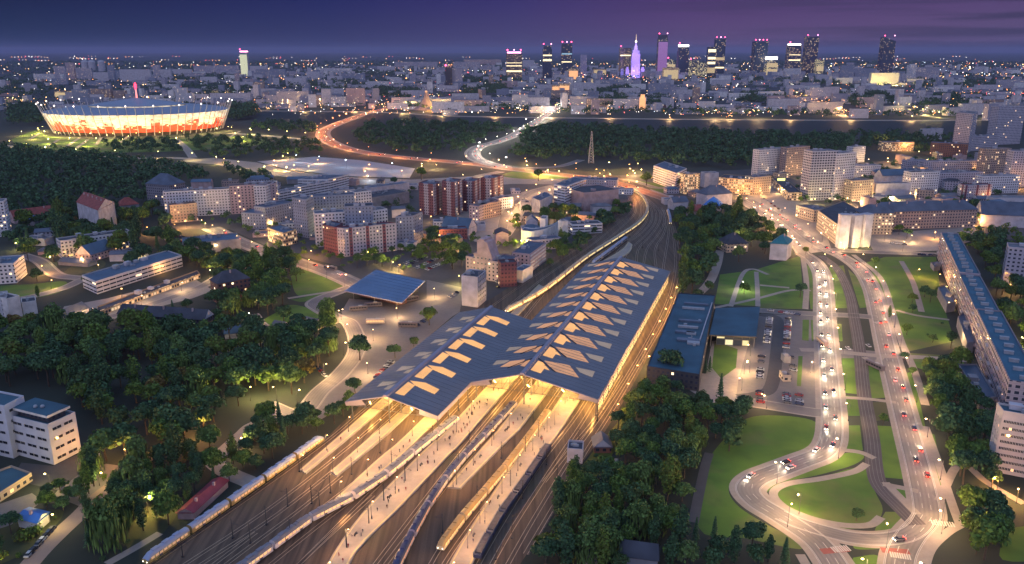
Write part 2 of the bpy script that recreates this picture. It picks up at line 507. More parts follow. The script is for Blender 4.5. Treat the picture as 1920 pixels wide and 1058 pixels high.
sheet('city_blocks_ground', [(300, 412), (420, 400), (520, 350), (780, 335), (960, 338), (1120, 340), (1165, 352), (1195, 390), (1150, 420), (1060, 490), (960, 560), (880, 590), (800, 600), (690, 560), (640, 500), (520, 470), (430, 430), (330, 430)], .015, m_urban)
sheet('city_blocks_ground', [(1140, 330), (1400, 318), (1700, 300), (2000, 290), (2000, 445), (1760, 455), (1530, 470), (1440, 420), (1390, 380), (1270, 370)], .015, m_urban)
sheet('city_blocks_ground', [(-100, 190), (480, 196), (960, 200), (1500, 214), (2050, 216), (2300, 130), (-300, 130)], .10, mat('city_ground_far', (.014, .024, .030), .95, .3, .004, (.045, .05, .06), scale2=.02))
sheet('gravel_lot', [(482, 303), (590, 294), (680, 301), (778, 316), (768, 334), (640, 330), (540, 318)], .03, m_sand)
sheet('service_road', [(400, 296), (482, 305), (540, 320), (640, 332), (770, 337), (900, 330), (1000, 332), (1080, 338), (1060, 346), (960, 345), (860, 352), (770, 348), (640, 346), (520, 330), (440, 312), (330, 302)], .02, m_pave)

# lawns and verges
def lawn(px, m=m_grass, z=.03, sm=True): return sheet('lawn', px, z, m, sm=sm)
lawn([(545, 518), (578, 505), (612, 513), (645, 533), (628, 550), (590, 556), (556, 552)])
lawn([(545, 562), (580, 556), (612, 552), (570, 566)])
lawn([(488, 603), (520, 585), (545, 572), (578, 578), (600, 592), (575, 604), (505, 614)])
lawn([(0, 536), (60, 533), (122, 528), (118, 545), (70, 558), (0, 566)])
lawn([(110, 518), (150, 490), (190, 488), (195, 500), (150, 514)], m_grassd)
lawn([(1322, 870), (1352, 830), (1400, 785), (1470, 780), (1530, 792), (1532, 826), (1505, 848), (1440, 868), (1385, 892), (1366, 918), (1385, 950), (1440, 985), (1490, 1010), (1500, 1030), (1400, 1010), (1310, 990)], m_grass, .02)
lawn([(1452, 930), (1470, 912), (1530, 898), (1600, 878), (1630, 880), (1640, 920), (1655, 955), (1640, 982), (1600, 992), (1540, 985), (1480, 965)], m_grass, .05)
lawn([(1440, 905), (1470, 893), (1540, 872), (1585, 850), (1620, 855), (1600, 872), (1530, 892), (1465, 905), (1435, 925), (1428, 915)], m_grass, .05)
lawn([(1575, 798), (1612, 798), (1618, 845), (1580, 842)], m_grass, .05, False)
lawn([(1635, 798), (1680, 800), (1708, 900), (1650, 895)], m_grass, .05, False)
lawn([(1562, 672), (1605, 672), (1612, 740), (1568, 735)], m_grass, .05, False)
lawn([(1628, 680), (1655, 675), (1672, 745), (1632, 748)], m_grass, .05, False)
lawn([(1585, 742), (1612, 744), (1618, 780), (1590, 780)], m_grass, .05, False)
lawn([(1632, 755), (1672, 752), (1680, 785), (1640, 790)], m_grassd, .05, False)
lawn([(1559, 608), (1578, 608), (1580, 640), (1560, 640)], m_grass, .05, False)
lawn([(1555, 500), (1582, 498), (1598, 578), (1556, 578)], m_grass, .05, False)
lawn([(1590, 505), (1618, 530), (1632, 576), (1612, 578)], m_grass, .05, False)
lawn([(1525, 492), (1537, 515), (1537, 580), (1520, 580), (1510, 500)], m_grass, .05, False)
lawn([(1505, 600), (1517, 600), (1516, 640), (1504, 638)], m_grass, .05, False)
lawn([(1497, 668), (1505, 668), (1502, 725), (1494, 724)], m_grass, .05, False)
lawn([(1520, 600), (1533, 600), (1532, 640), (1522, 640)], m_grass, .05, False)
lawn([(1600, 1016), (1660, 1014), (1655, 1028), (1605, 1030)], m_grass, .05)
lawn([(1600, 1046), (1645, 1042), (1645, 1075), (1590, 1075)], m_grass, .05)
lawn([(1712, 1038), (1722, 1012), (1745, 998), (1760, 995), (1735, 1030), (1715, 1042)], m_grass, .05)
lawn([(1660, 482), (1755, 482), (1765, 560), (1790, 640), (1700, 660), (1668, 600), (1650, 540), (1625, 492)], m_grass, .02, False)
lawn([(1700, 662), (1800, 668), (1830, 720), (1720, 690)], m_grass, .02, False)
lawn([(1735, 810), (1752, 815), (1775, 935), (1765, 938)], m_grass, .05, False)
lawn([(1690, 700), (1712, 698), (1735, 800), (1718, 800)], m_grass, .05, False)
lawn([(1662, 908), (1718, 920), (1722, 950), (1690, 945)], m_grass, .05)
lawn([(1660, 960), (1690, 962), (1705, 978), (1670, 1000), (1640, 998)], m_grass, .05)
lawn([(1350, 515), (1430, 505), (1430, 575), (1340, 570)], m_grass, .02, False)
lawn([(1372, 520), (1500, 480), (1508, 580), (1425, 578)], m_grass, .025, False)
lawn([(1890, 990), (2000, 985), (2000, 1040), (1880, 1050)], m_grass, .03)
lawn([(1340, 640), (1383, 655), (1380, 690), (1352, 710), (1335, 690)], m_grass, .06, False)
lawn([(225, 945), (330, 950), (300, 1005), (240, 1030)], m_grassd, .03)
lawn([(400, 835), (440, 815), (470, 800), (500, 770), (560, 765), (545, 790), (475, 800)], m_grassd, .03)
lawn([(1070, 900), (1110, 850), (1160, 790), (1220, 690), (1230, 660), (1215, 720), (1180, 810), (1150, 850), (1100, 920)], mat('verge_grass', (.07, .10, .012), .95, .3, .05, (.12, .13, .02), scale2=.2), .04, False)
lawn([(20, 262), (70, 244), (95, 256), (210, 262), (420, 256), (470, 258), (500, 270), (300, 285), (120, 283), (40, 275)], m_grass, .03)
lawn([(1073, 455), (1130, 440), (1125, 450), (1080, 470)], m_grass, .03, False)
lawn([(960, 322), (1060, 326), (1075, 334), (990, 336), (940, 330)], m_grass, .03)
lawn([(1130, 345), (1200, 340), (1260, 352), (1240, 362), (1190, 352)], m_grass, .03)
lawn([(-40, 940), (30, 960), (120, 960), (40, 1040), (-60, 1060)], m_grassd, .02)

# paved places
sheet('forecourt', [(545, 788), (575, 770), (620, 720), (655, 690), (672, 650), (650, 610), (640, 585), (655, 560), (760, 570), (800, 560), (800, 525), (870, 540), (862, 585), (850, 592), (660, 752), (640, 765), (600, 788)], .03, m_asph)
sheet('car_park', [(1405, 590), (1520, 590), (1530, 600), (1530, 770), (1400, 762), (1380, 745), (1385, 710), (1405, 640)], .03, m_asph)
sheet('square', [(1310, 700), (1385, 705), (1400, 725), (1385, 760), (1330, 755), (1290, 730)], .025, m_pave)
sheet('square', [(1335, 640), (1420, 628), (1425, 640), (1400, 730), (1320, 720)], .025, m_pave)
sheet('plaza', [(1620, 440), (1830, 425), (1830, 450), (1765, 470), (1640, 475)], .03, m_pave)
sheet('plaza', [(1395, 372), (1440, 340), (1480, 345), (1535, 400), (1560, 470), (1520, 475), (1470, 425)], .03, m_pave)
sheet('yard', [(845, 385), (980, 360), (1040, 345), (1060, 352), (1000, 380), (960, 440), (930, 465), (880, 450)], .03, m_pave)
sheet('yard', [(120, 905), (165, 880), (200, 870), (270, 880), (240, 920), (150, 950), (100, 930)], .03, m_asph)
sheet('yard', [(-60, 965), (60, 925), (80, 940), (20, 985), (-60, 1010)], .03, m_asph)
sheet('yard', [(120, 575), (200, 560), (360, 520), (400, 545), (360, 560), (240, 590), (180, 610), (110, 600)], .03, m_pave)
sheet('yard', [(1600, 655), (1655, 660), (1650, 690), (1560, 672), (1555, 655)], .03, m_asph)

# ------------------------------------------------------------------ roads
m_kerb = mat('kerb_stone', (.36, .33, .31), .8, .15, .3)
m_road, t, b = newmat('worn_asphalt')
uv = nd(t, 'ShaderNodeUVMap'); sx = nd(t, 'ShaderNodeSeparateXYZ'); t.links.new(uv.outputs[0], sx.inputs[0])
tr_ = math_(t, 'ABSOLUTE', math_(t, 'SUBTRACT', math_(t, 'FRACT', math_(t, 'DIVIDE', sx.outputs[1], 1.6)), .5))
f1 = math_(t, 'MULTIPLY_ADD', math_(t, 'SUBTRACT', ntex(t, .045, 5), .5), 2.6, .5, True)
c1 = mixc(t, f1, (.125, .112, .112), (.215, .19, .185))
c1 = mixc(t, math_(t, 'MULTIPLY', math_(t, 'MULTIPLY_ADD', tr_, -2.4, .9, True), math_(t, 'MULTIPLY', ntex(t, .3, 2), .75)), c1, (.07, .064, .066))
c1 = mixc(t, math_(t, 'MULTIPLY', math_(t, 'GREATER_THAN', ntex(t, .09, 1), .62), .4), c1, (.085, .08, .083))
t.links.new(c1, b.inputs['Base Color']); b.inputs['Roughness'].default_value = .7
def road(name, px, w, m=None, walk=0, z=.06, walkm=None, world=False, n=6):
    _Z[0] += 1; z += _Z[0] * .0004 - .03 + .03
    pts = smooth(px if world else GL(px), n)
    c = pts[len(pts) // 2]; q = [sub(p, c) for p in pts]
    mb = MB(); mb.ribbon(q, w, 0)
    o = mb.build(name, m or m_asph, None, (c[0], c[1], z)); tag(o, kind='structure')
    if m is m_asph and name == 'road': o.data.materials[0] = m_road
    if walk:
        mb = MB()
        mb.ribbon(q, w + 2 * walk, 0)
        kb = MB(); kb.ribbon(q, .3, .1, 0, w / 2 + .1); kb.ribbon(q, .3, .1, 0, -w / 2 - .1); tag(kb.build('kerb', m_kerb, None, (c[0], c[1], z)), kind='structure')
        tag(mb.build('pavement', walkm or m_pave, None, (c[0], c[1], z - .018)), kind='structure')
    ROADS.append((pts, w / 2 + walk))
    return pts

def marks(pts, off, z, dash=None, w=.22):
    mb = MB()
    if dash is None: mb.ribbon(pts, w, z, 0, off)
    else:
        rs = resample(pts, dash)
        for p, d in rs:
            n = (-d[1], d[0]); a = add(p, mul(n, off))
            mb.ribbon([a, add(a, mul(d, dash * .4))], w, z)
    tag(mb.build('road_marking', mk_white), kind='structure')

RD = {}
RD['west'] = road('road', [(1578, 1090), (1562, 1055), (1527, 1012), (1462, 968), (1420, 942), (1402, 918), (1418, 899), (1452, 885), (1500, 867), (1538, 852), (1555, 833), (1560, 800), (1557, 740), (1551, 660), (1546, 590), (1544, 540), (1540, 512), (1526, 490), (1506, 476)], 9.5, m_asph, 2.6)
RD['east'] = road('road', [(1683, 1090), (1690, 1040), (1708, 1006), (1734, 975), (1737, 950), (1722, 880), (1702, 805), (1680, 720), (1662, 650), (1648, 590), (1634, 540), (1612, 505), (1580, 482), (1548, 468), (1516, 448), (1480, 420), (1446, 397), (1405, 374)], 9.5, m_asph, 2.2)
RD['loop'] = road('road', [(1736, 968), (1722, 990), (1694, 1006), (1650, 1012), (1600, 1009), (1552, 998), (1500, 982), (1462, 966)], 7.5, m_asph, 1.6, .064)
RD['up'] = road('road', [(1506, 476), (1490, 455), (1462, 425), (1425, 398), (1390, 378)], 9, m_asph, 1.5, .062)
RD['cross'] = road('road', [(1525, 468), (1580, 470), (1640, 473), (1700, 475), (1765, 478)], 9, m_asph, 2)
RD['tram'] = road('tram_track', [(1720, 985), (1690, 955), (1652, 915), (1640, 880), (1634, 820), (1620, 740), (1612, 660), (1602, 600), (1592, 550), (1570, 505), (1540, 480)], 7, mat('tram_bed', (.08, .07, .075), .9, .2, .1), 0, .07)
RD['mid1'] = road('road', [(1420, 582), (1480, 586), (1545, 590), (1600, 592), (1645, 596)], 8, m_asph, 1, .067)
RD['mid2'] = road('path', [(1500, 656), (1550, 658), (1610, 664), (1655, 668), (1720, 670), (1810, 676)], 6, m_pave, 0, .072)
RD['lotw'] = road('road', [(1425, 590), (1458, 600), (1456, 660), (1446, 725), (1420, 740), (1385, 745)], 7, m_asphd, 0, .07)
RD['lotb'] = road('road', [(1385, 752), (1440, 760), (1500, 770), (1540, 775), (1560, 772)], 9, m_asph, 1, .068)
RD['street'] = road('road', [(395, 428), (440, 449), (480, 466), (520, 480), (562, 493), (605, 507), (645, 523), (690, 545)], 13, m_asph, 3)
RD['bus'] = road('road', [(640, 600), (600, 580), (590, 566), (640, 545), (680, 530)], 8, m_asph, 2)
RD['west_lane'] = road('road', [(-20, 570), (60, 556), (120, 540), (165, 520), (210, 512)], 7, m_asph, 1.5)
RD['west_lane2'] = road('road', [(40, 478), (75, 490), (105, 515), (150, 522)], 8, m_asph, 2)
RD['school'] = road('road', [(180, 600), (240, 585), (310, 562), (372, 540), (410, 520)], 7, m_asph, 2)
RD['alley'] = road('road', [(30, 1090), (72, 1040), (112, 1000), (150, 965), (180, 935), (225, 900)], 7, mat('alley_paving', (.26, .19, .16), .9, .15, .1), 0)
RD['walk'] = road('path', [(470, 905), (425, 885), (400, 862), (425, 842), (455, 815), (478, 797), (530, 785), (560, 780)], 8, m_pave, 0)
RD['yardway'] = road('road', [(500, 760), (560, 778), (600, 735), (640, 700), (668, 660), (664, 620), (640, 600), (560, 620), (495, 615), (470, 590)], 9, m_asph, 1)
RD['high'] = road('road', [(735, 199), (722, 204), (690, 212), (652, 225), (622, 237), (606, 248), (612, 262), (642, 276), (690, 287), (760, 296), (840, 303), (900, 309), (960, 317), (1020, 324), (1080, 331), (1130, 338), (1180, 350), (1225, 365), (1255, 375)], 21, mat('asphalt_glow_tint', (.26, .12, .06), .8, .2, .05), 5)  # the lamps' orange glow is put into the asphalt colour
RD['bridge'] = road('road', [(1045, 200), (1032, 209), (1012, 224), (985, 241), (962, 255), (930, 267), (900, 275), (886, 286), (892, 298), (915, 307), (945, 314)], 20, m_asph, 4, .3)
RD['ramp'] = road('road', [(1090, 300), (1050, 312), (1000, 315), (960, 314)], 10, m_asph, 2)
RD['ramp2'] = road('road', [(940, 322), (900, 330), (860, 342), (800, 348)], 11, m_asph, 2)
RD['ramp3'] = road('road', [(1120, 338), (1060, 345), (1010, 356), (980, 372), (950, 400), (940, 440)], 10, m_asph, 2)
RD['ramp4'] = road('road', [(1130, 334), (1180, 338), (1230, 352), (1270, 352)], 9, m_asph, 2)
RD['stad'] = road('road', [(-60, 268), (20, 275), (110, 290), (200, 294), (280, 297), (340, 297), (400, 305), (460, 318), (520, 330)], 12, m_pave, 3)
RD['stad2'] = road('road', [(330, 262), (350, 280), (362, 296)], 10, m_pave, 2)
RD['stad3'] = road('road', [(430, 250), (500, 255), (580, 262), (612, 262)], 14, m_pave, 3)
RD['far_orange'] = road('road', [(1490, 180), (1530, 195), (1560, 208), (1590, 222)], 16, m_asph, 4, .2)
RD['far_yellow'] = road('road', [(1690, 200), (1715, 212), (1750, 220), (1790, 224)], 14, m_asph, 4, .2)
RD['fence_lane'] = road('path', [(1300, 980), (1312, 920), (1322, 875), (1330, 850)], 4, m_asphd, 0, .05)
RD['park_path'] = road('path', [(1300, 560), (1330, 530), (1345, 495), (1350, 470)], 7, m_pave, 0, .05)
for pl in ([(1370, 575), (1392, 515), (1412, 505), (1440, 515)], [(1421, 575), (1420, 540), (1418, 510)], [(1330, 580), (1420, 560), (1480, 545), (1520, 545)], [(1425, 535), (1480, 540)],
           [(1505, 480), (1512, 530), (1510, 580)], [(1690, 490), (1712, 530), (1728, 585)], [(1600, 478), (1650, 520), (1672, 580), (1690, 640), (1712, 690), (1735, 760)],
           [(1680, 582), (1720, 592), (1780, 600)], [(1735, 800), (1760, 870), (1785, 945), (1800, 985)], [(1560, 843), (1610, 848), (1640, 860)], [(1625, 870), (1600, 885), (1540, 898), (1475, 908), (1450, 925), (1470, 950), (1520, 972), (1580, 985), (1630, 985), (1652, 970)],
           [(1660, 905), (1690, 935), (1720, 965)], [(1655, 908), (1690, 915), (1722, 922)], [(1560, 745), (1620, 748), (1680, 755)], [(1730, 1075), (1745, 1030), (1775, 1000), (1800, 985)], [(540, 560), (590, 552), (640, 545)], [(1500, 1040), (1520, 1075)],
           [(1100, 960), (1125, 925), (1150, 895), (1152, 860)], [(1620, 670), (1640, 682), (1655, 668)], [(1760, 940), (1800, 870), (1850, 905), (1920, 945)], [(200, 1058), (250, 1030), (300, 1000)]):
    road('path', pl, 3.4 if pl[0][1] > 560 else 4, m_pave, 0, .057 + R.random() * .006)

for k in ('west', 'east'):
    marks(RD[k], 4.4, .17); marks(RD[k], -4.4, .17); marks(RD[k], 1.5, .17, 9); marks(RD[k], -1.5, .17, 9)
marks(RD['loop'], 3.4, .174); marks(RD['loop'], -3.4, .174); marks(RD['street'], 0, .17, 10, .3); marks(RD['street'], 6, .17, None, .3); marks(RD['street'], -6, .17, None, .3)
tr_ = MB()
for o_ in (-2.2, -.8, .8, 2.2): tr_.ribbon(RD['tram'], .14, .17, 0, o_)
tag(tr_.build('tram_rails', mat('tram_rail_steel', (.14, .13, .13), .4, .1, .3)), kind='structure')
for k in ('high', 'bridge'):
    for o in (-9.5, 0, 9.5): marks(RD[k], o, .2 if k == 'high' else .42, None, .5)
# zebra crossings and hatching at the loop
zb = MB()
for a, b, n in (((1745, 980), (1790, 985), 9), ((1668, 1040), (1708, 1046), 9), ((1560, 1032), (1592, 1028), 8), ((1535, 640), (1562, 642), 8), ((1640, 606), (1662, 604), 7)):
    A, Bp = G(*a), G(*b)
    for i in range(n):
        p = lerp(A, Bp, (i + .5) / n); zb.box((p[0], p[1], .178), (.55, 3.4, .012), math.atan2(Bp[1] - A[1], Bp[0] - A[0]), 0, False)
tag(zb.build('road_marking', mk_white), kind='structure')
rc = MB()
for a, b in (((1540, 1035), (1590, 1030)), ((1652, 1032), (1705, 1036))):
    rc.ribbon([G(*a), G(*b)], 3.2, .168)
tag(rc.build('cycle_crossing', mat('red_surfacing', (.25, .07, .055), .8, .15, .3)), kind='structure')

# ------------------------------------------------------------------ railway land, tracks, platforms
yard = smooth(GL([(200, 1100), (300, 1050), (450, 945), (590, 840), (650, 785), (735, 705), (860, 600), (945, 545), (1060, 468), (1140, 410), (1180, 375), (1165, 350), (1120, 335)]), 5) + \
       smooth(GL([(1140, 326), (1195, 340), (1240, 375), (1265, 420), (1280, 490), (1272, 545), (1225, 650), (1150, 785), (1070, 900), (1000, 1020), (940, 1110)]), 5)
mb = MB(); cy = cent(yard)
# triangulated as a strip: two edges zipped
n2 = len(yard) // 2
sheet('railway_ground', yard, .04, m_ball, True)
m_rail = mat('rail_steel', (.46, .34, .22), .32, .2, .3, metal=.5)
m_sleep = facade('track_bed', (.05, .04, .034), (.12, .095, .075), du=.65, dv=99, a=.3, b_=.75, c=-1, d=2, lit=-1)
def track(px, world=False):
    pts = smooth(px if world else GL(px), 5); c = pts[len(pts) // 2]; q = [sub(p, c) for p in pts]
    root = MB(); root.ribbon(q, 2.7, .03, 0)
    for o in (-.75, .75):
        root.ribbon(q, .24, .2, 1, o)
    tag(root.build('railway_track', [m_sleep, m_rail], None, (c[0], c[1], .05)), kind='structure')
    return pts
def hallext(px_near, s_end, far):
    """near pixels, then straight along the hall, then the far pixels"""
    p = GL(px_near); s, t_ = toST(p[-1])
    q = [ST(s + (s_end - s) * k / 4, t_) for k in range(1, 5)]
    return p + q + GL(far)
HB = (345, 588, -139, -74, -112, 10.0, 18.0)
HL = (304, 446, -187, -139, -165.3, 10.0, 16.0)
TR = {}
TR['a'] = track(hallext([(200, 1120), (282, 1062), (480, 925), (610, 830), (672, 778)], 440, [(1000, 520), (1090, 462), (1150, 415), (1180, 388), (1172, 362), (1130, 342)]), True)
for off in (0,): pass
lines = [
    ([(300, 1090), (500, 958), (640, 850), (705, 795)], 450, [(1015, 525), (1100, 467), (1158, 420), (1186, 392), (1178, 364), (1140, 343)]),
    ([(330, 1090), (520, 965), (655, 858), (718, 800)], 450, [(1030, 532), (1110, 472), (1165, 427), (1192, 396), (1184, 365), (1148, 344)]),
    ([(400, 1090), (560, 985), (690, 885), (770, 815)], 450, [(1055, 512), (1120, 477), (1178, 432), (1202, 400), (1192, 368), (1152, 344)]),
    ([(470, 1090), (600, 985), (702, 905), (797, 812)], 590, [(1120, 480), (1180, 440), (1207, 405), (1200, 372), (1158, 345)]),
    ([(530, 1090), (620, 1000), (700, 920), (800, 825), (835, 790)], 590, [(1135, 480), (1190, 442), (1214, 408), (1206, 374), (1164, 347)]),
    ([(680, 1090), (760, 985), (850, 868), (905, 800)], 590, [(1160, 470), (1200, 440), (1222, 412), (1214, 380), (1176, 350)]),
    ([(700, 1090), (772, 995), (862, 880), (920, 810), (950, 770)], 590, [(1180, 470), (1212, 440), (1230, 412), (1222, 384), (1184, 352)]),
    ([(790, 1090), (842, 1005), (940, 880), (1005, 795)], 590, [(1196, 470), (1222, 440), (1238, 412), (1232, 390), (1198, 360)]),
    ([(815, 1090), (858, 1020), (955, 890), (1025, 790)], 590, [(1212, 470), (1234, 440), (1246, 415), (1240, 394)]),
    ([(880, 1090), (940, 985), (1010, 875), (1085, 775)], 590, [(1228, 470), (1244, 440), (1250, 415), (1244, 394)]),
    ([(905, 1090), (965, 985), (1040, 870), (1100, 780)], 590, [(1244, 500), (1252, 450), (1254, 420), (1248, 396)]),
]
for i, (n_, e_, f_) in enumerate(lines): TR[i] = track(hallext(n_, e_, f_), True)
for px in ([(935, 1090), (1000, 975), (1070, 860), (1130, 775), (1185, 690), (1240, 590), (1262, 530), (1266, 480), (1258, 420), (1240, 390)],
           [(985, 1040), (1050, 930), (1100, 845), (1145, 775), (1200, 682), (1252, 590), (1272, 530), (1276, 480), (1264, 425)],
           [(1020, 905), (1080, 830), (1120, 780), (1165, 705)], [(700, 930), (640, 985), (560, 1060), (530, 1090)], [(480, 1000), (420, 1045), (360, 1090)]):
    track(px)
TR['siding'] = track([(640, 893), (560, 958), (470, 1025), (390, 1085)])

def platform(left, right, s_end, h=.75):
    a = GL(left); b = GL(right)
    if s_end:
        a.append(ST(s_end, toST(a[-1])[1])); b.append(ST(s_end, toST(b[-1])[1]))
    a = smooth(a, 4); b = smooth(b, 4)
    n = max(len(a), len(b)) * 2
    def rs(p):
        L = [0]
        for x, y in zip(p, p[1:]): L.append(L[-1] + ln(sub(y, x)))
        out = []; j = 0
        for i in range(n + 1):
            d = L[-1] * i / n
            while j < len(L) - 2 and L[j + 1] < d: j += 1
            out.append(lerp(p[j], p[j + 1], (d - L[j]) / max(1e-6, L[j + 1] - L[j])))
        return out
    a, b = rs(a), rs(b)
    c = a[n // 2]; mb = MB()
    for i in range(n):
        p, q, r, s_ = sub(a[i], c), sub(a[i + 1], c), sub(b[i + 1], c), sub(b[i], c)
        mb.face([(*s_, h), (*r, h), (*q, h), (*p, h)], 0)
        mb.face([(*p, h), (*q, h), (*q, 0), (*p, 0)], 1); mb.face([(*s_, 0), (*r, 0), (*r, h), (*s_, h)], 1)
        for e, o in ((p, q), (s_, r)):
            d = .5 if e is p else -.5
            dr = nrm(sub(o, e)); nn = (dr[1] * d, -dr[0] * d)
            e1, o1 = add(e, nn), add(o, nn); e2, o2 = add(e, mul(nn, 2)), add(o, mul(nn, 2))
            mb.face([(*e1, h + .015), (*o1, h + .015), (*o2, h + .015), (*e2, h + .015)] if d < 0 else [(*e2, h + .015), (*o2, h + .015), (*o1, h + .015), (*e1, h + .015)], 2)
    p, s_ = sub(a[0], c), sub(b[0], c)
    mb.face([(*p, 0), (*s_, 0), (*s_, h), (*p, h)], 1)
    tag(mb.build('platform', [m_plat, CONC, mat('tactile_paving', (.50, .40, .20), .8, .1, .3)], None, (c[0], c[1], .05)), kind='structure')
    return a, b
PL = {}
PL[1] = platform([(562, 884), (655, 803), (690, 772)], [(574, 890), (668, 812), (712, 774)], 440)
PL[2] = platform([(620, 888), (700, 818), (742, 782)], [(632, 896), (716, 826), (760, 785)], 440, 1.1)
PL[3] = platform([(628, 938), (710, 862), (772, 808)], [(652, 938), (735, 872), (806, 806)], 445)
PL[4] = platform([(596, 1095), (620, 1050), (642, 1015), (695, 948), (812, 830), (850, 795)], [(640, 1095), (672, 1032), (752, 952), (855, 842), (892, 802)], 590)
PL[5] = platform([(838, 916), (880, 868), (930, 812), (962, 772)], [(864, 918), (950, 830), (1002, 772)], 590)
PL[6] = platform([(828, 1095), (862, 1025), (965, 865), (1042, 762)], [(870, 1095), (925, 985), (1030, 838), (1080, 765)], 590)
PL[7] = platform([(1128, 492), (1165, 470), (1178, 455)], [(1150, 492), (1180, 475), (1186, 460)], None)
PL[8] = platform([(955, 592), (985, 560), (1010, 535)], [(972, 592), (1000, 562), (1020, 540)], None)
# ------------------------------------------------------------------ station halls
m_sroof = mat('standing_seam_roof', (.15, .155, .18), .6, .14, .05)
m_ridge = mat('ridge_cap', (.26, .24, .30), .5, .1, .1)
m_soff = mat('fascia_panel', (.36, .33, .38), .7, .1, .1)
m_under = mat('roof_soffit', (.55, .47, .36), .8, .1, .1)
def skym(name, col, st):
    m, t, b = newmat(name)
    g = nd(t, 'ShaderNodeNewGeometry'); w = nd(t, 'ShaderNodeTexWave'); w.inputs['Scale'].default_value = .42; w.inputs['Distortion'].default_value = 0
    w.bands_direction = 'Y'; t.links.new(g.outputs['Position'], w.inputs[0])
    n = ntex(t, .12, 3)
    k = math_(t, 'MULTIPLY', math_(t, 'MULTIPLY_ADD', w.outputs['Fac'], .45, .6), math_(t, 'MULTIPLY_ADD', n, .7, .65))
    b.inputs['Base Color'].default_value = (.12, .09, .07, 1); b.inputs['Roughness'].default_value = .4
    b.inputs['Emission Color'].default_value = (*col, 1); t.links.new(math_(t, 'MULTIPLY', k, st), b.inputs['Emission Strength'])
    m.cycles.emission_sampling = 'NONE'
    return m
m_sky1 = skym('skylight_bright', (1, .48, .13), 1.0)
m_sky2 = skym('skylight_soft', (.98, .46, .19), .58)
m_sky3 = skym('skylight_pale', (.62, .47, .36), .40)
m_screen = glow('lit_glass_screen', (1, .70, .26), 1.5)

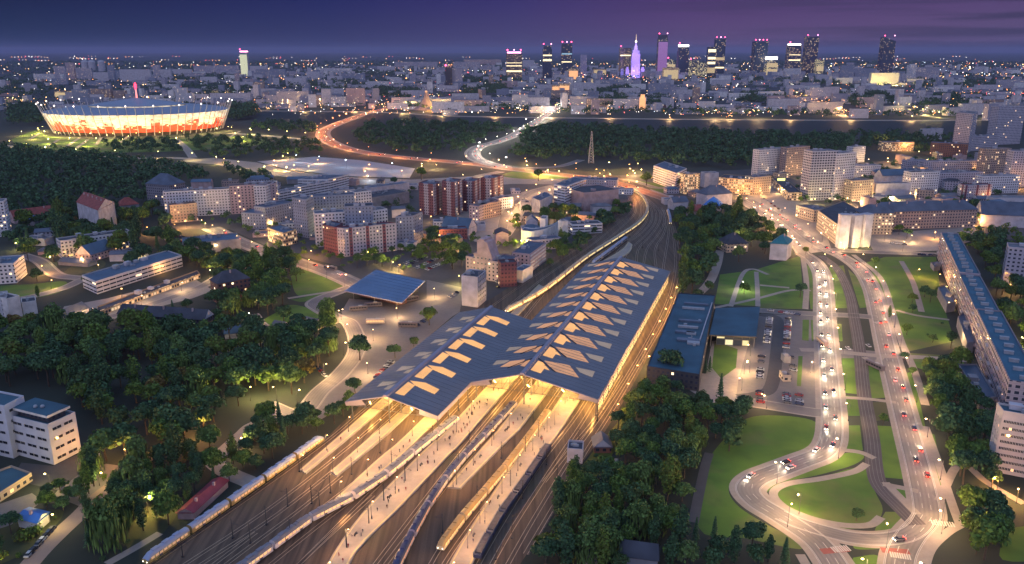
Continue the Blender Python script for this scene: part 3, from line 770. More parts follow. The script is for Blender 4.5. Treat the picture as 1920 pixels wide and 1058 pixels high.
def hall(spec, label, big):
    s0, s1, tl, tr, tm, ze, zr = spec
    c = ST((s0 + s1) / 2, tm)
    root = empty('station_hall', c, 0, label, 'station hall')
    P = lambda s, t_, z: (*sub(ST(s, t_), c), z)
    def zs(t_): return ze + (zr - ze) * ((t_ - tl) / (tm - tl) if t_ < tm else (tr - t_) / (tr - tm))
    th = .45
    for nm, ta, tb in (('roof', tl, tm), ('roof', tm, tr)):
        mb = MB()
        mb.face([P(s0, ta, zs(ta)), P(s0, tb, zs(tb)), P(s1, tb, zs(tb)), P(s1, ta, zs(ta))], 0)
        mb.face([P(s1, ta, zs(ta) - th), P(s1, tb, zs(tb) - th), P(s0, tb, zs(tb) - th), P(s0, ta, zs(ta) - th)], 1)
        for s in (s0, s1):
            mb.face([P(s, ta, zs(ta) - th), P(s, tb, zs(tb) - th), P(s, tb, zs(tb)), P(s, ta, zs(ta))], 2)
        e = ta if nm and ta != tm else tb
        mb.face([P(s0, e, zs(e) - th), P(s1, e, zs(e) - th), P(s1, e, zs(e)), P(s0, e, zs(e))], 2)
        ro = mb.build('roof', [m_sroof, m_under, m_soff], root)
        # standing seams as fine ribs running down the slope
        rb = MB(); n = int((s1 - s0) / 4)
        for i in range(n):
            s = s0 + (i + .5) * (s1 - s0) / n
            for w in (0,):
                rb.face([P(s - .06, ta, zs(ta) + .09), P(s + .06, ta, zs(ta) + .09), P(s + .06, tb, zs(tb) + .09), P(s - .06, tb, zs(tb) + .09)])
                rb.face([P(s - .06, ta, zs(ta)), P(s - .06, ta, zs(ta) + .09), P(s - .06, tb, zs(tb) + .09), P(s - .06, tb, zs(tb))])
        rb.build('roof_seams', mat('roof_seam', (.12, .125, .15), .5, .1, .1), ro)
        sk1 = MB(); per = 21.0; k = 0
        while s0 + 4 + k * per + 16 < s1 + 4:
            b = s0 + 4 + k * per; k += 1
            def pan(pts, m):
                q = [(s0 - 345 + 0 + (s - 352) + 0, t_) for s, t_ in pts]
                mb2 = MB()
                pp = [P(min(s1 - .6, b + 3 + (s - 352)), t_, zs(t_) + .12) for s, t_ in pts]
                mb2.face(pp)
                for x, y in zip(pp, pp[1:] + pp[:1]):
                    mb2.face([x, y, (y[0], y[1], y[2] - .12), (x[0], x[1], x[2] - .12)])
                mb2.build('skylight', m, ro)
            if big and ta == tm:
                pan([(365, tm + 2), (352.2, tm + 2), (352.2, tm + 7.2), (358.5, tm + 7.2), (358.5, tm + 10), (364.8, tm + 4.5)], m_sky1)
                pan([(367.5, tm + 4.5), (371, tm + 14.5), (371.5, tm + 17), (361.2, tm + 24.5), (359.4, tm + 12)], m_sky2)
                pan([(371.8, tm + 20), (374.2, tm + 29.6), (366.6, tm + 30), (367.4, tm + 23.5)], m_sky3)
                q0, q1 = (367.5, tm + 1.5), (358.5, tm + 13)
                mb2 = MB(); mb2.tube(P(min(s1 - .6, b + 3 + q0[0] - 352), q0[1], zs(q0[1]) + .35), P(b + 3 + q1[0] - 352, q1[1], zs(q1[1]) + .35), .22, .22, 4); mb2.build('truss_shadow_bar', DKST, ro)  # dark bar laid over the roof stands for the shadow of a truss
                for u_ in (362, 365.5, 369):
                    mb2 = MB(); mb2.tube(P(min(s1 - .6, b + 3 + u_ - 352), tm + 6, zs(tm + 6) + .2), P(min(s1 - .6, b + 3 + u_ - 352), tm + 22, zs(tm + 22) + .2), .1, .1, 4); mb2.build('glazing_bar', m_sroof, ro)
            elif big:
                q0, q1 = (367, tm - 1.5), (357.5, tm - 12)
                mb2 = MB(); mb2.tube(P(min(s1 - .6, b + 3 + q0[0] - 352), q0[1], zs(q0[1]) + .35), P(b + 3 + q1[0] - 352, q1[1], zs(q1[1]) + .35), .2, .2, 4); mb2.build('truss_shadow_bar', DKST, ro)  # truss shadow again, drawn as a dark bar on this slope
                pan([(374, tl + 3.2), (370.8, tl + 11.6), (367, tl + 10.2), (367.2, tl + 3.4)], m_sky3)
                pan([(368.8, tl + 12.5), (367.8, tl + 21), (361.8, tl + 21.5), (359.5, tl + 17), (362, tl + 9.5)], m_sky2)
                pan([(366.4, tm - 4.2), (365, tm - 2.2), (356, tm - 2.4), (358.8, tm - 5.6)], m_sky2)
            elif ta == tm:
                pan([(364.4, tm + 2.2), (350.4, tm + 2.2), (351.2, tm + 6.4), (363.6, tm + 6.2)], m_sky1)
                if b + 20 < s1 - 4: pan([(366.2, tm + 2.4), (369.5, tm + 9), (368, tm + 17), (362.2, tm + 17), (363.4, tm + 6.6)], m_sky1)
            else:
                pan([(367.2, tl + 8.6), (364, tl + 18.4), (360.6, tl + 15.4), (360.2, tl + 8.8)], m_sky3)
                pan([(360.4, tm - 2.6), (353.6, tm - 2.6), (355.2, tm - 6.4), (359.4, tm - 6)], m_sky3)
    mb = MB()
    q = [(tm - 1.3, zs(tm - 1.3) + .05), (tm + 1.3, zs(tm + 1.3) + .05), (tm + .9, zr + .75), (tm - .9, zr + .75)]
    for a, b2 in zip(q, q[1:] + q[:1]):
        mb.face([P(s0 - .4, a[0], a[1]), P(s0 - .4, b2[0], b2[1]), P(s1 + .4, b2[0], b2[1]), P(s1 + .4, a[0], a[1])])
    mb.face([P(s0 - .4, *x) for x in q]); mb.face([P(s1 + .4, *x) for x in q[::-1]])
    mb.build('ridge_cap', m_ridge, root)
    # corner fascias at the near end: pale panels hanging under the eaves
    for e, d in ((tl, 1), (tr, -1)):
        mb = MB(); w = 9 * d
        if not (not big and e == tr and False):
            f = [P(s0 - .05, e, zs(e)), P(s0 - .05, e + w, zs(e + w) - .2), P(s0 + 1.5, e + w * 1.15, zs(e + w) - 3.4), P(s0 + .8, e, zs(e) - 2.4)]
            mb.face(f); mb.face([P(s0 + .8, e, zs(e) - 2.4), P(s0 + 1.5, e + w * 1.15, zs(e + w) - 3.4), P(s0 + 14, e + w, zs(e + w) - .6), P(s0 + 14, e, zs(e) - .5)])
            mb.face([P(s0 - .05, e, zs(e)), P(s0 + .8, e, zs(e) - 2.4), P(s1 - .8, e, zs(e) - 1.5), P(s1, e, zs(e))])
            mb.build('eave_fascia', m_soff, root)
    # portal frames and purlin lattice at the open ends
    for s in (s0 + 2, s1 - 2):
        mb = MB()
        n = 14 if big else 10
        for i in range(n):
            a = tl + 3 + (tr - tl - 6) * i / n; b2 = tl + 3 + (tr - tl - 6) * (i + 1) / n
            mb.tube(P(s, a, zs(a) - .8), P(s, b2, zs(b2) - .8), .14, .14, 4); mb.tube(P(s, a, ze - 2.2), P(s, b2, ze - 2.2), .16, .16, 4)
            mb.tube(P(s, a, ze - 2.2), P(s, a, zs(a) - .8), .09, .09, 4)
            mb.tube(P(s, a, ze - 2.2), P(s, b2, zs(b2) - .8), .08, .08, 4)
            mb.tube(P(s, a, (ze + zs(a)) / 2 - 1.5), P(s, b2, (ze + zs(b2)) / 2 - 1.5), .08, .08, 4)
        mb.build('end_truss', STEEL, root)
    n = int((s1 - s0) / 12)
    for e in ((tl + 1.5, tm, tr - 1.5) if big else (tl + 2, tm, tr - 1.5)):
        for i in range(n + 1):
            s = s0 + 3 + (s1 - s0 - 6) * i / n
            mb = MB(); z = zs(e) - .5
            mb.tube(P(s, e, 0.05), P(s, e, z), .32, .26, 8)
            for d in (-1, 1):
                x = max(tl + .5, min(tr - .5, e + 4 * d))
                mb.tube(P(s, e, z - 4), P(s, x, zs(x) - .7), .14, .12, 5)
            mb.box(P(s, e, .5), (.9, .9, .9), 0.33)
            mb.build('column', STEEL, root)
    if big:   # lit glazed screen along the eave above the outer track
        for i in range(n):
            a = s0 + 4 + (s1 - s0 - 8) * i / n; b2 = a + (s1 - s0 - 8) / n - 1.5
            mb = MB()
            mb.face([P(a, tr - .7, 2.2), P(b2, tr - .7, 2.2), P(b2, tr - .7, 8.4), P(a, tr - .7, 8.4)], 0)
            for k in range(5):
                x = a + (b2 - a) * k / 4; mb.box(P(x, tr - .6, 5.3), (.14, .14, 6.4), .33, 1)
            for z in (2.2, 5.2, 8.5): mb.box(P((a + b2) / 2, tr - .6, z), (b2 - a, .16, .2) if False else (.18, b2 - a, .2), -.33, 1)
            mb.build('side_screen', [m_screen, STEEL], root)
    return root
hb = hall(HB, 'longer station hall with blue-grey ridge roof, rows of leaf-shaped glowing skylights and lit side', True)
hl = hall(HL, 'shorter station hall with blue-grey roof and glowing hook-shaped skylights, beside the long hall', False)

# ------------------------------------------------------------------ lamps
WARM = (1, .60, .24); SOD = (1, .46, .12); WHITE = (1, .86, .66); YEL = (1, .74, .22)
m_bulb = {c: glow('lamp_glow_%d' % i, c, 12) for i, c in enumerate((WARM, SOD, WHITE, YEL))}
_LD = {}
def ldata(col, P_):
    k = (col, P_)
    if k not in _LD:
        l = bpy.data.lights.new('lamp_light', 'POINT'); l.color = col; l.energy = P_; l.shadow_soft_size = .35
        _LD[k] = l
    return _LD[k]
_LP = {}
def lamp(xy, label, group, col=WARM, P_=2600, h=9.0, z0=0.0, name='street_lamp', arm=1.6, rz=0.0, big=1.0):
    k = (col, P_, h, name, arm, big)
    if col not in m_bulb: m_bulb[col] = glow('lamp_glow_%d' % len(m_bulb), col, 12)
    if k in _LP:
        return dup(_LP[k], (xy[0], xy[1], z0), rz, None, label, group)
    root = empty(name, (xy[0], xy[1], z0), rz, label, 'lamp', group)
    mb = MB(); mb.tube((0, 0, 0), (0, 0, .9), .16, .16, 6); mb.tube((0, 0, .9), (0, 0, h), .10, .06, 6)
    if arm: mb.tube((0, 0, h), (arm, 0, h + .25), .05, .045, 5)
    mb.build('pole', DKST, root)
    mb = MB(); r = .30 * big; mb.ball((arm, 0, h + .1), (r * 1.5, r, r * .7), 0, 8, 4)
    mb.build('lamp_head', m_bulb[col], root)
    lo = bpy.data.objects.new('lamp_light', ldata(col, P_)); COL.objects.link(lo); lo.parent = root; lo.location = (arm, 0, h - .55)
    _LP[k] = root
    return root
def lamps_along(pts, step, off, tmpl, group, start=0, both=False, **kw):
    rs = resample(pts, step)[start:]
    for i, (p, d) in enumerate(rs):
        n = (-d[1], d[0]); a = math.atan2(-n[1] * off, -n[0] * off)
        lamp(add(p, mul(n, off)), tmpl % nth(i), group, rz=a, **kw)

KL = LAMP_K; RED_O = (1, .36, .10); PEACH = (1, .53, .20); COOL = (.72, .86, 1); m_bulb[COOL] = glow('lamp_glow_cool', COOL, 12); m_bulb[RED_O] = glow('lamp_glow_red', RED_O, 12); m_bulb[PEACH] = glow('lamp_glow_peach', PEACH, 12)
lamps_along(RD['west'], 38, -7.2, '%s street lamp along the ramped carriageway, counted up from the loop road', 'lamps of the ramped carriageway', col=(1, .64, .32), P_=5000 * KL)
lamps_along(RD['east'], 40, -7.4, '%s street lamp along the wide red-lit carriageway, counted up from the loop', 'lamps of the wide carriageway', col=(1, .60, .30), P_=4200 * KL)
lamps_along(RD['loop'], 30, 5.4, '%s street lamp on the outer kerb of the loop road', 'lamps of the loop road', P_=3200 * KL)
lamps_along(RD['street'], 30, -9.5, '%s street lamp on the wide street behind the bus canopy', 'lamps of the wide street', col=PEACH, P_=3600 * KL)
lamps_along(RD['high'], 70, -13, '%s orange lamp along the curving expressway, counted from the far bend', 'lamps of the expressway', col=RED_O, P_=19000 * KL, h=13, big=1.5)
lamps_along(RD['bridge'], 55, 12, '%s lamp along the river bridge road', 'lamps of the bridge road', col=WHITE, P_=11000 * KL, h=13, z0=.3, big=1.8)
lamps_along(RD['stad'], 75, -9, '%s lamp on the road below the stadium', 'lamps of the stadium road', col=YEL, P_=9000 * KL, h=12, big=2)
lamps_along(RD['stad3'], 55, 9, '%s lamp on the road beside the stadium', 'lamps beside the stadium', col=YEL, P_=9000 * KL, h=12, big=2)
lamps_along(RD['ramp3'], 45, 6.5, '%s lamp on the street down from the expressway to the flats', 'lamps of the descending street', col=PEACH, P_=5200 * KL, h=10, big=1.4)
lamps_along(RD['ramp2'], 55, 6.5, '%s lamp on the slip road by the gravel lot', 'lamps of the slip road', P_=8000 * KL, h=10, big=1.5)
lamps_along(RD['ramp4'], 45, 6.5, '%s lamp on the side road by the offices', 'lamps of the office side road', col=PEACH, P_=6000 * KL, h=10, big=1.4)
lamps_along(RD['up'], 24, 8, '%s lamp on the avenue climbing between the lit shops', 'lamps of the avenue', col=PEACH, P_=6500 * KL, h=10, big=1.3)
lamps_along(RD['cross'], 38, 6.5, '%s lamp on the cross street to the long slab', 'lamps of the cross street', P_=3500 * KL)
lamps_along(RD['school'], 36, 5, '%s lamp on the lane in front of the long low building', 'lamps of the low building lane', P_=3200 * KL, h=7)
lamps_along(RD['west_lane'], 45, 6, '%s lamp on the lane by the lawns', 'lamps of the lawn lane', P_=2800 * KL, h=7)
lamps_along(RD['yardway'], 34, 6.5, '%s lamp on the forecourt road beside the shorter hall', 'lamps of the forecourt', P_=4600 * KL, h=8)
lamps_along(RD['alley'], 30, 5, '%s lamp on the alley with parked cars', 'lamps of the alley', col=YEL, P_=1100 * KL, h=6)
lamps_along(RD['far_orange'], 110, 9, '%s orange lamp on the far bank avenue', 'lamps of the far bank avenue', col=SOD, P_=40000 * KL, h=14, big=3)
lamps_along(RD['far_yellow'], 110, 9, '%s yellow lamp on the far bank street', 'lamps of the far bank street', col=YEL, P_=30000 * KL, h=14, big=3)
lamps_along(fb[6:-6], 150, 10, '%s lamp on the river embankment', 'lamps of the embankment', col=WARM, P_=26000 * KL, h=12, big=2.6)
lamps_along(GL([(1408, 640), (1405, 700), (1385, 745), (1440, 768), (1525, 775)]), 26, 0, '%s lamp in the car park beside the station', 'lamps of the car park', P_=2600 * KL, h=7)
SPOT = [  # px, py, colour, power, words
    (78, 515, SOD, 3400, 'orange lamp by the round bush on the lawn lane'), (95, 918, YEL, 1400, 'yellow lamp among the bushes by the low white annex'), (278, 962, YEL, 2300, 'yellow lamp in the little walled garden'),
    (372, 822, SOD, 2200, 'orange lamp under the trees by the curved path'), (470, 752, YEL, 2200, 'yellow lamp at the edge of the wood by the forecourt path'), (500, 702, YEL, 1800, 'yellow lamp inside the wood beside the forecourt'),
    (545, 735, YEL, 1800, 'yellow lamp in the bushes by the forecourt corner'), (170, 862, SOD, 900, 'orange lamp in the yard behind the white office block'), (238, 868, SOD, 1500, 'orange lamp beside the beige kiosk'),
    (490, 560, YEL, 1800, 'yellow lamp among the trees before the small lawn'), (1790, 582, SOD, 4200, 'bright orange lamp beside the middle of the long slab'), (1868, 925, SOD, 3200, 'orange lamp below the pale corner flats'),
    (1905, 945, SOD, 2600, 'orange lamp on the lane past the pale corner flats'), (1895, 552, SOD, 2200, 'orange lamp at the foot of the lilac block'), (1915, 655, YEL, 3400, 'yellow lamp in the dark wood behind the slab'),
    (1610, 372, SOD, 9000, 'orange lamp below the office tower'), (1658, 452, WARM, 1800, 'lamp on the plaza beside the white pylons'), (1706, 455, WARM, 5200, 'tall lamp in the middle of the plaza'), (1752, 448, SOD, 5200, 'orange lamp at the head of the long slab'),
    (1835, 425, SOD, 9000, 'orange lamp at the end of the long palace front'), (1880, 415, SOD, 7000, 'orange lamp by the arched hall'), (1912, 355, SOD, 9000, 'orange lamp between the tall lilac blocks'),
    (1345, 372, WARM, 6500, 'lamp in the lane by the brick offices'), (1320, 340, SOD, 9000, 'orange lamp between the narrow orange-lit blocks'), (1385, 368, SOD, 9000, 'orange lamp before the brick offices'), (1425, 368, SOD, 7000, 'orange lamp before the beige block'),
    (1390, 455, WARM, 4200, 'lamp over the villa roof in the park'), (1420, 435, SOD, 3000, 'orange lamp in the park near the teal-roofed house'), (1390, 545, WHITE, 1300, 'small white lamp on the park paths'),
    (1395, 702, WARM, 1900, 'lamp beside the slim cypress by the car park'), (1125, 402, SOD, 4200, 'orange lamp behind the brick block'), (1068, 412, SOD, 4000, 'orange lamp near the white low hall'),
    (350, 428, SOD, 9000, 'orange lamp before the pinkish low flats'), (385, 432, YEL, 7000, 'yellow lamp at the start of the wide street'), (330, 435, SOD, 7000, 'orange lamp in the car yard behind the trees'), (275, 440, SOD, 3800, 'orange lamp in the trees by the school'),
    (500, 455, WARM, 4000, 'lamp at the small blue-roofed shop'), (585, 485, SOD, 3600, 'orange lamp before the striped flats'), (760, 452, WARM, 3000, 'lamp at the end of the striped flats'), (735, 508, YEL, 2600, 'yellow lamp behind the bus canopy'),
    (862, 535, YEL, 2500, 'yellow lamp on the side of the white corner tower'), (882, 568, WHITE, 2600, 'floodlight at the foot of the white corner tower'), (935, 520, WARM, 3000, 'lamp in the court of the pink stepped building'), (850, 470, SOD, 3400, 'orange lamp in the dark trees by the car rows'),
    (925, 470, SOD, 3400, 'orange lamp behind the pink stepped building'), (965, 430, SOD, 7000, 'orange lamp at the end of the curved white hall'), (985, 392, SOD, 6000, 'orange lamp in the street behind the flats'), (930, 378, SOD, 7000, 'orange lamp by the maroon flats'), (1165, 690, YEL, 2200, 'yellow lamp on the grass by the outer tracks'),
    (1220, 690, WARM, 1700, 'lamp at the corner of the flat-roofed station building'), (1285, 700, WHITE, 900, 'wall lamp under the edge of the flat-roofed station building'), (1402, 650, WHITE, 1500, 'white lamp at the entrance pavilion'), (1520, 700, WARM, 2000, 'lamp by the two small kiosks in the car park'),
    (690, 340, COOL, 4000, 'white lamp at the front of the gravel lot'), (600, 308, COOL, 2600, 'white lamp inside the gravel lot'), (555, 306, COOL, 2600, 'second white lamp inside the gravel lot, nearer the stadium'), (650, 315, COOL, 2600, 'white lamp near the middle of the gravel lot'), (735, 322, COOL, 2600, 'white lamp at the far end of the gravel lot'),
    (1080, 322, SOD, 12000, 'orange lamp in the middle of the road junction'), (1140, 320, YEL, 8000, 'yellow lamp at the edge of the riverside wood'), (1195, 322, YEL, 8000, 'yellow lamp near the lattice tower'), (1180, 352, SOD, 9000, 'orange lamp where the railway meets the expressway'),
    (1475, 330, SOD, 9000, 'orange lamp in the street behind the lit shops'), (1700, 285, SOD, 12000, 'orange lamp among the riverside blocks'), (1760, 290, SOD, 14000, 'orange lamp beside the curved red building'), (1720, 298, YEL, 10000, 'yellow lamp in the trees behind the flats'),
    (1660, 275, SOD, 12000, 'orange lamp by the low riverside hall'), (1840, 222, YEL, 9000, 'yellow lamp behind the lit twin tower'), (500, 640, WHITE, 350, 'dim white lamp in the park wood'), (540, 650, WHITE, 350, 'second dim white lamp in the park wood'), (700, 640, WARM, 2600, 'added lamp in the middle of the forecourt'), (690, 702, WARM, 2200, 'added lamp on the forecourt near the open end of the shorter hall'), (745, 598, WARM, 2600, 'added lamp on the forecourt below the bus canopy'), (815, 560, WARM, 2600, 'added lamp on the asphalt between the canopy and the white corner tower'), (640, 600, WARM, 2200, 'added lamp at the bend of the forecourt road'), (450, 850, WARM, 1300, 'lamp on the curved path by the parked train'), (410, 650, WHITE, 500, 'small white lamp at a bend of the wood path'),  # the forecourt lamps here are added to brighten its asphalt
]
for x, y, c_, p_, w in SPOT:
    far = y < 340
    lamp(G(x, y), w, 'single lamps', c_, p_ * KL * (1 if far else 1.15 if y < 475 else 2.1), 12 if far else 7, arm=1.2, big=1.9 if far else 1.0, rz=R.uniform(0, 6))
# platform lamps on twin posts, hall lights hanging under the roofs
def mid(i, k): a, b = PL[i]; return [lerp(p, q, k) for p, q in zip(a, b)]
for i, w in ((1, 'outermost'), (2, 'narrow raised'), (3, 'short green-flanked'), (4, 'broad curving'), (5, 'middle'), (6, 'dark-train')):
    pts = mid(i, .5); lim = 440 if i < 4 else 560
    pts = [p for p in pts if toST(p)[0] < 346] if i > 3 else [p for p in pts if toST(p)[0] < 306]
    lamps_along(pts, 19, .3, '%%s lamp post on the %s platform, counted from the open end' % w, 'platform lamps', P_=round(2200 * KL), h=7.5, z0=.8, name='platform_lamp', arm=0.9, big=.6, col=PEACH)
YARD = [('among the central flats', [(440, 425), (560, 400), (700, 400), (860, 400), (960, 370), (1050, 360), (1120, 410), (1040, 480), (960, 520), (870, 560), (700, 500), (600, 490)], 34, 3600), ('among the right-hand blocks', [(1400, 340), (1520, 330), (1640, 300), (1920, 300), (1920, 425), (1640, 430), (1540, 400), (1440, 370)], 44, 5200),
        ('between the school and the low building', [(20, 460), (250, 470), (420, 440), (470, 500), (360, 560), (150, 560), (40, 520)], 16, 2600), ('around the gravel lot', [(400, 300), (480, 290), (790, 300), (900, 335), (780, 352), (520, 335)], 16, 6500), ('around the road junction', [(900, 305), (1080, 300), (1250, 320), (1250, 360), (1000, 345)], 16, 7000), ('around the long slab', [(1700, 480), (1900, 560), (1920, 760), (1830, 680), (1720, 600)], 9, 2200)]
for w, px, n_, p_ in YARD:
    poly = GL(px); xs = [p[0] for p in poly]; ys = [p[1] for p in poly]; got = []; rr_ = random.Random(n_)
    while len(got) < n_:
        p = (rr_.uniform(min(xs), max(xs)), rr_.uniform(min(ys), max(ys)))
        if inside(p, poly) and all(ln(sub(p, q)) > 14 for q in got): got.append(p)
    for i, p in enumerate(sorted(got, key=lambda q: q[0] / q[1])):
        lamp(p, '%s small yard lamp %s, counted from the left' % (nth(i), w), 'yard lamps ' + w, rr_.choice((SOD, WARM, YEL, WARM)), round(p_ * rr_.choice((.7, 1.2, 1.8)) * KL), 6.5, name='yard_lamp', arm=.8, big=1.1 if p[1] < 900 else 1.6)
def hanging(s, t_, z, label, P_):
    k = ('hang', P_)
    p = (*ST(s, t_), z)
    if k in _LP: return dup(_LP[k], p, .33, None, label, 'lamps hanging under the station roofs')
    root = empty('hanging_lamp', p, .33, label, 'lamp', 'lamps hanging under the station roofs')
    mb = MB(); mb.box((0, 0, 0), (.5, 3, .22)); mb.build('tube_light', m_bulb[YEL], root)
    mb = MB(); mb.tube((0, 1, .1), (0, 1, 2.2), .04, .04, 4); mb.tube((0, -1, .1), (0, -1, 2.2), .04, .04, 4); mb.build('hanger', STEEL, root)
    lo = bpy.data.objects.new('lamp_light', ldata((1, .54, .16), P_)); COL.objects.link(lo); lo.parent = root; lo.location = (0, 0, -.6)
    _LP[k] = root
    return root
for j, t_ in enumerate((-130, -112, -94, -79)):
    for i, s in enumerate(range(352, 585, 23)):
        hanging(s + 3, t_, 7.6, '%s lamp from the open end in the %s line under the long hall roof' % (nth(i), nth(j)), round(4200 * KL))
for j, t_ in enumerate((-178, -156, -144)):
    for i, s in enumerate(range(309, 440, 21)):
        hanging(s + 3, t_, 7.4, '%s lamp from the open end in the %s line under the shorter hall roof' % (nth(i), nth(j)), round(4000 * KL))
for i, s in enumerate(range(350, 580, 26)):
    lamp(ST(s, -66), '%s lamp beside the orange-lit outer track along the long hall' % nth(i), 'lamps of the outer track', SOD, round(2600 * KL), 6.5, arm=.8)

# catenary masts
def mast(xy, label, rz, h=8.2):
    if 'mast' in _LP: return dup(_LP['mast'], (xy[0], xy[1], .05), rz, None, label, 'catenary masts of the station throat')
    root = empty('catenary_mast', (xy[0], xy[1], .05), rz, label, 'mast', 'catenary masts of the station throat')
    mb = MB(); mb.tube((0, 0, 0), (0, 0, h), .17, .11, 6); mb.box((0, 0, .3), (.7, .7, .6)); mb.build('pole', DKST, root)
    mb = MB(); mb.tube((0, 0, 6.4), (3.0, 0, 6.0), .06, .05, 5); mb.tube((0, 0, 7.6), (3.0, 0, 6.1), .045, .04, 5); mb.tube((2.4, 0, 6.1), (2.4, 0, 5.5), .04, .04, 4); mb.build('bracket', DKST, root)
    _LP['mast'] = root
    return root
MS = [(228, 540, 950), (109, 437, 1010), (93, 343, 1045), (85, 562, 885), (0, 713, 850), (0, 735, 878), (0, 812, 828), (0, 760, 905), (0, 720, 942), (0, 692, 985), (0, 650, 1030), (0, 585, 945), (0, 600, 958), (0, 500, 985), (0, 470, 1020), (0, 860, 880),
      (0, 895, 945), (0, 856, 912), (0, 926, 828), (0, 940, 860), (0, 985, 850), (0, 957, 915), (0, 900, 985), (0, 1010, 822), (0, 830, 1000), (0, 1025, 872), (0, 980, 935), (0, 1000, 800), (0, 1040, 800), (0, 880, 838), (0, 960, 1010), (0, 930, 1050), (0, 1120, 790), (0, 1085, 835), (0, 1045, 905), (0, 545, 1010), (0, 620, 925), (0, 660, 890)]
for i, (_, x, y) in enumerate(MS):
    mast(G(x, y), '%s dark catenary mast of the station throat, counted from the outermost train' % nth(i), -.33 + (math.pi if i % 3 == 0 else 0))
for i, (x, y) in enumerate(((1050, 490), (1100, 452), (1150, 420), (1185, 395), (1235, 470), (1240, 430), (1228, 400), (1205, 465), (1180, 445), (1262, 530), (1250, 560))):
    mast(G(x, y), '%s dark catenary mast on the curve beyond the long hall' % nth(i), .4)

# ------------------------------------------------------------------ trains
def train(px, label, body, roofc, win, L=19.0, n=None, w=2.9, h=3.9, world=False, name='passenger_train', kind='emu', rail=.25, flip=False, doorc=None):
    pts = smooth(px if world else GL(px), 8)
    rs = resample(pts, .5)
    root = empty(name, (*rs[0][0], rail), 0, label, 'train')
    o = rs[0][0]; i = 0; step = int(L / .5); gap = 2; k = 0; N = (len(rs) - 1) // (step + gap)
    if n: N = min(N, n)
    while k < N:
        a = rs[i][0]; b = rs[min(len(rs) - 1, i + step)][0]; i += step + gap
        d = nrm(sub(b, a)); nn = (-d[1], d[0]); l = ln(sub(b, a))
        P = lambda x, y, z: (*sub(add(add(a, mul(d, x)), mul(nn, y)), o), z)
        first, last = k == 0, k == N - 1
        prof = [(-w / 2, .9), (-w / 2, h * .72), (-w / 2 + .35, h * .93), (-.5, h), (.5, h), (w / 2 - .35, h * .93), (w / 2, h * .72), (w / 2, .9)]
        if kind == 'wagon': prof = [(-w / 2, .9), (-w / 2, 3.0), (-w / 2 + .15, 3.0), (-w / 2 + .25, 2.2), (w / 2 - .25, 2.2), (w / 2 - .15, 3.0), (w / 2, 3.0), (w / 2, .9)]
        mb = MB()
        x0, x1 = .08, l - .08
        xs = [x0, x1]
        nose0 = 2.2 if first and kind == 'emu' else 0; nose1 = 2.2 if last and kind == 'emu' else 0
        secs = [(x0, .55 if nose0 else 1), (x0 + (nose0 or .01), 1), (x1 - (nose1 or .01), 1), (x1, .55 if nose1 else 1)]
        for (xa, ka), (xb, kb) in zip(secs, secs[1:]):
            for j in range(len(prof) - 1):
                (y0, z0), (y1, z1) = prof[j], prof[j + 1]
                f = lambda z, kk: .9 + (z - .9) * (kk if z > 2 else 1)
                mb.face([P(xa, y0, f(z0, ka)), P(xb, y0, f(z0, kb)), P(xb, y1, f(z1, kb)), P(xa, y1, f(z1, ka))], 1 if 1 <= j <= 5 else 0)
        for x, kk in ((x0, secs[0][1]), (x1, secs[-1][1])):
            mb.face([P(x, y, .9 + (z - .9) * (kk if z > 2 else 1)) for y, z in prof], 0)
        mb.face([P(x0, -w / 2, .9), P(x1, -w / 2, .9), P(x1, w / 2, .9), P(x0, w / 2, .9)], 2)
        car = mb.build('carriage', [body, roofc, DKST], root)
        mb = MB()
        for x in (l * .17, l * .83):
            for y in (-.75, .75):
                for dx in (-1.2, 1.2):
                    mb.tube(P(x + dx, y - .07, .45), P(x + dx, y + .07, .45), .44, .44, 8)
            mb.box(P(x, 0, .6), (3.4, 1.8, .4), math.atan2(d[1], d[0]))
        mb.build('bogies', DKST, car)
        if win:
            nw = int(l / 2.1)
            for y in (-w / 2 - .025, w / 2 + .025):
                mb = MB()
                for q in range(nw):
                    xa = 1.2 + (l - 2.4) * q / nw; xb = xa + (l - 2.4) / nw * .78
                    mb.face([P(xa, y, 1.75), P(xb, y, 1.75), P(xb, y, 2.72), P(xa, y, 2.72)])
                mb.build('window_band', win, car)
            for y in (-w / 2 - .018, w / 2 + .018):
                for x in (l * .3, l * .7):
                    mb = MB(); mb.face([P(x - .7, y, .95), P(x + .7, y, .95), P(x + .7, y, 2.95), P(x - .7, y, 2.95)])
                    mb.build('door', doorc or mat('train_door', (.06, .07, .12), .4, .1, .3), car)
        for x in ((l * .25, l * .5, l * .75) if kind == 'emu' else ()):
            mb = MB(); mb.box(P(x, 0, h + .16), (2.6, 1.5, .34), math.atan2(d[1], d[0])); mb.build('roof_unit', roofc, car)
        if kind == 'wagon':
            mb = MB(); mb.box(P(l / 2, 0, 2.5), (l - 2, w - .7, .8), math.atan2(d[1], d[0])); mb.build('load', mat('dark_load', (.04, .045, .07), .9, .4, .6), car)
        if kind == 'emu' and (first or last):
            mb = MB()
            for y in (-.9, .9): mb.ball(P(.15 if first else l - .15, y, 1.5), .22, 0, 6, 4)
            mb.build('headlight', glow('train_headlight', (1, .9, .7), 6), car)
        k += 1
    return root
m_ice = mat('train_pale_blue', (.46, .48, .58), .35, .08, .3); m_lil = mat('train_lilac_white', (.58, .55, .60), .35, .08, .3); m_yel = mat('train_yellow', (.36, .26, .10), .4, .1, .3)
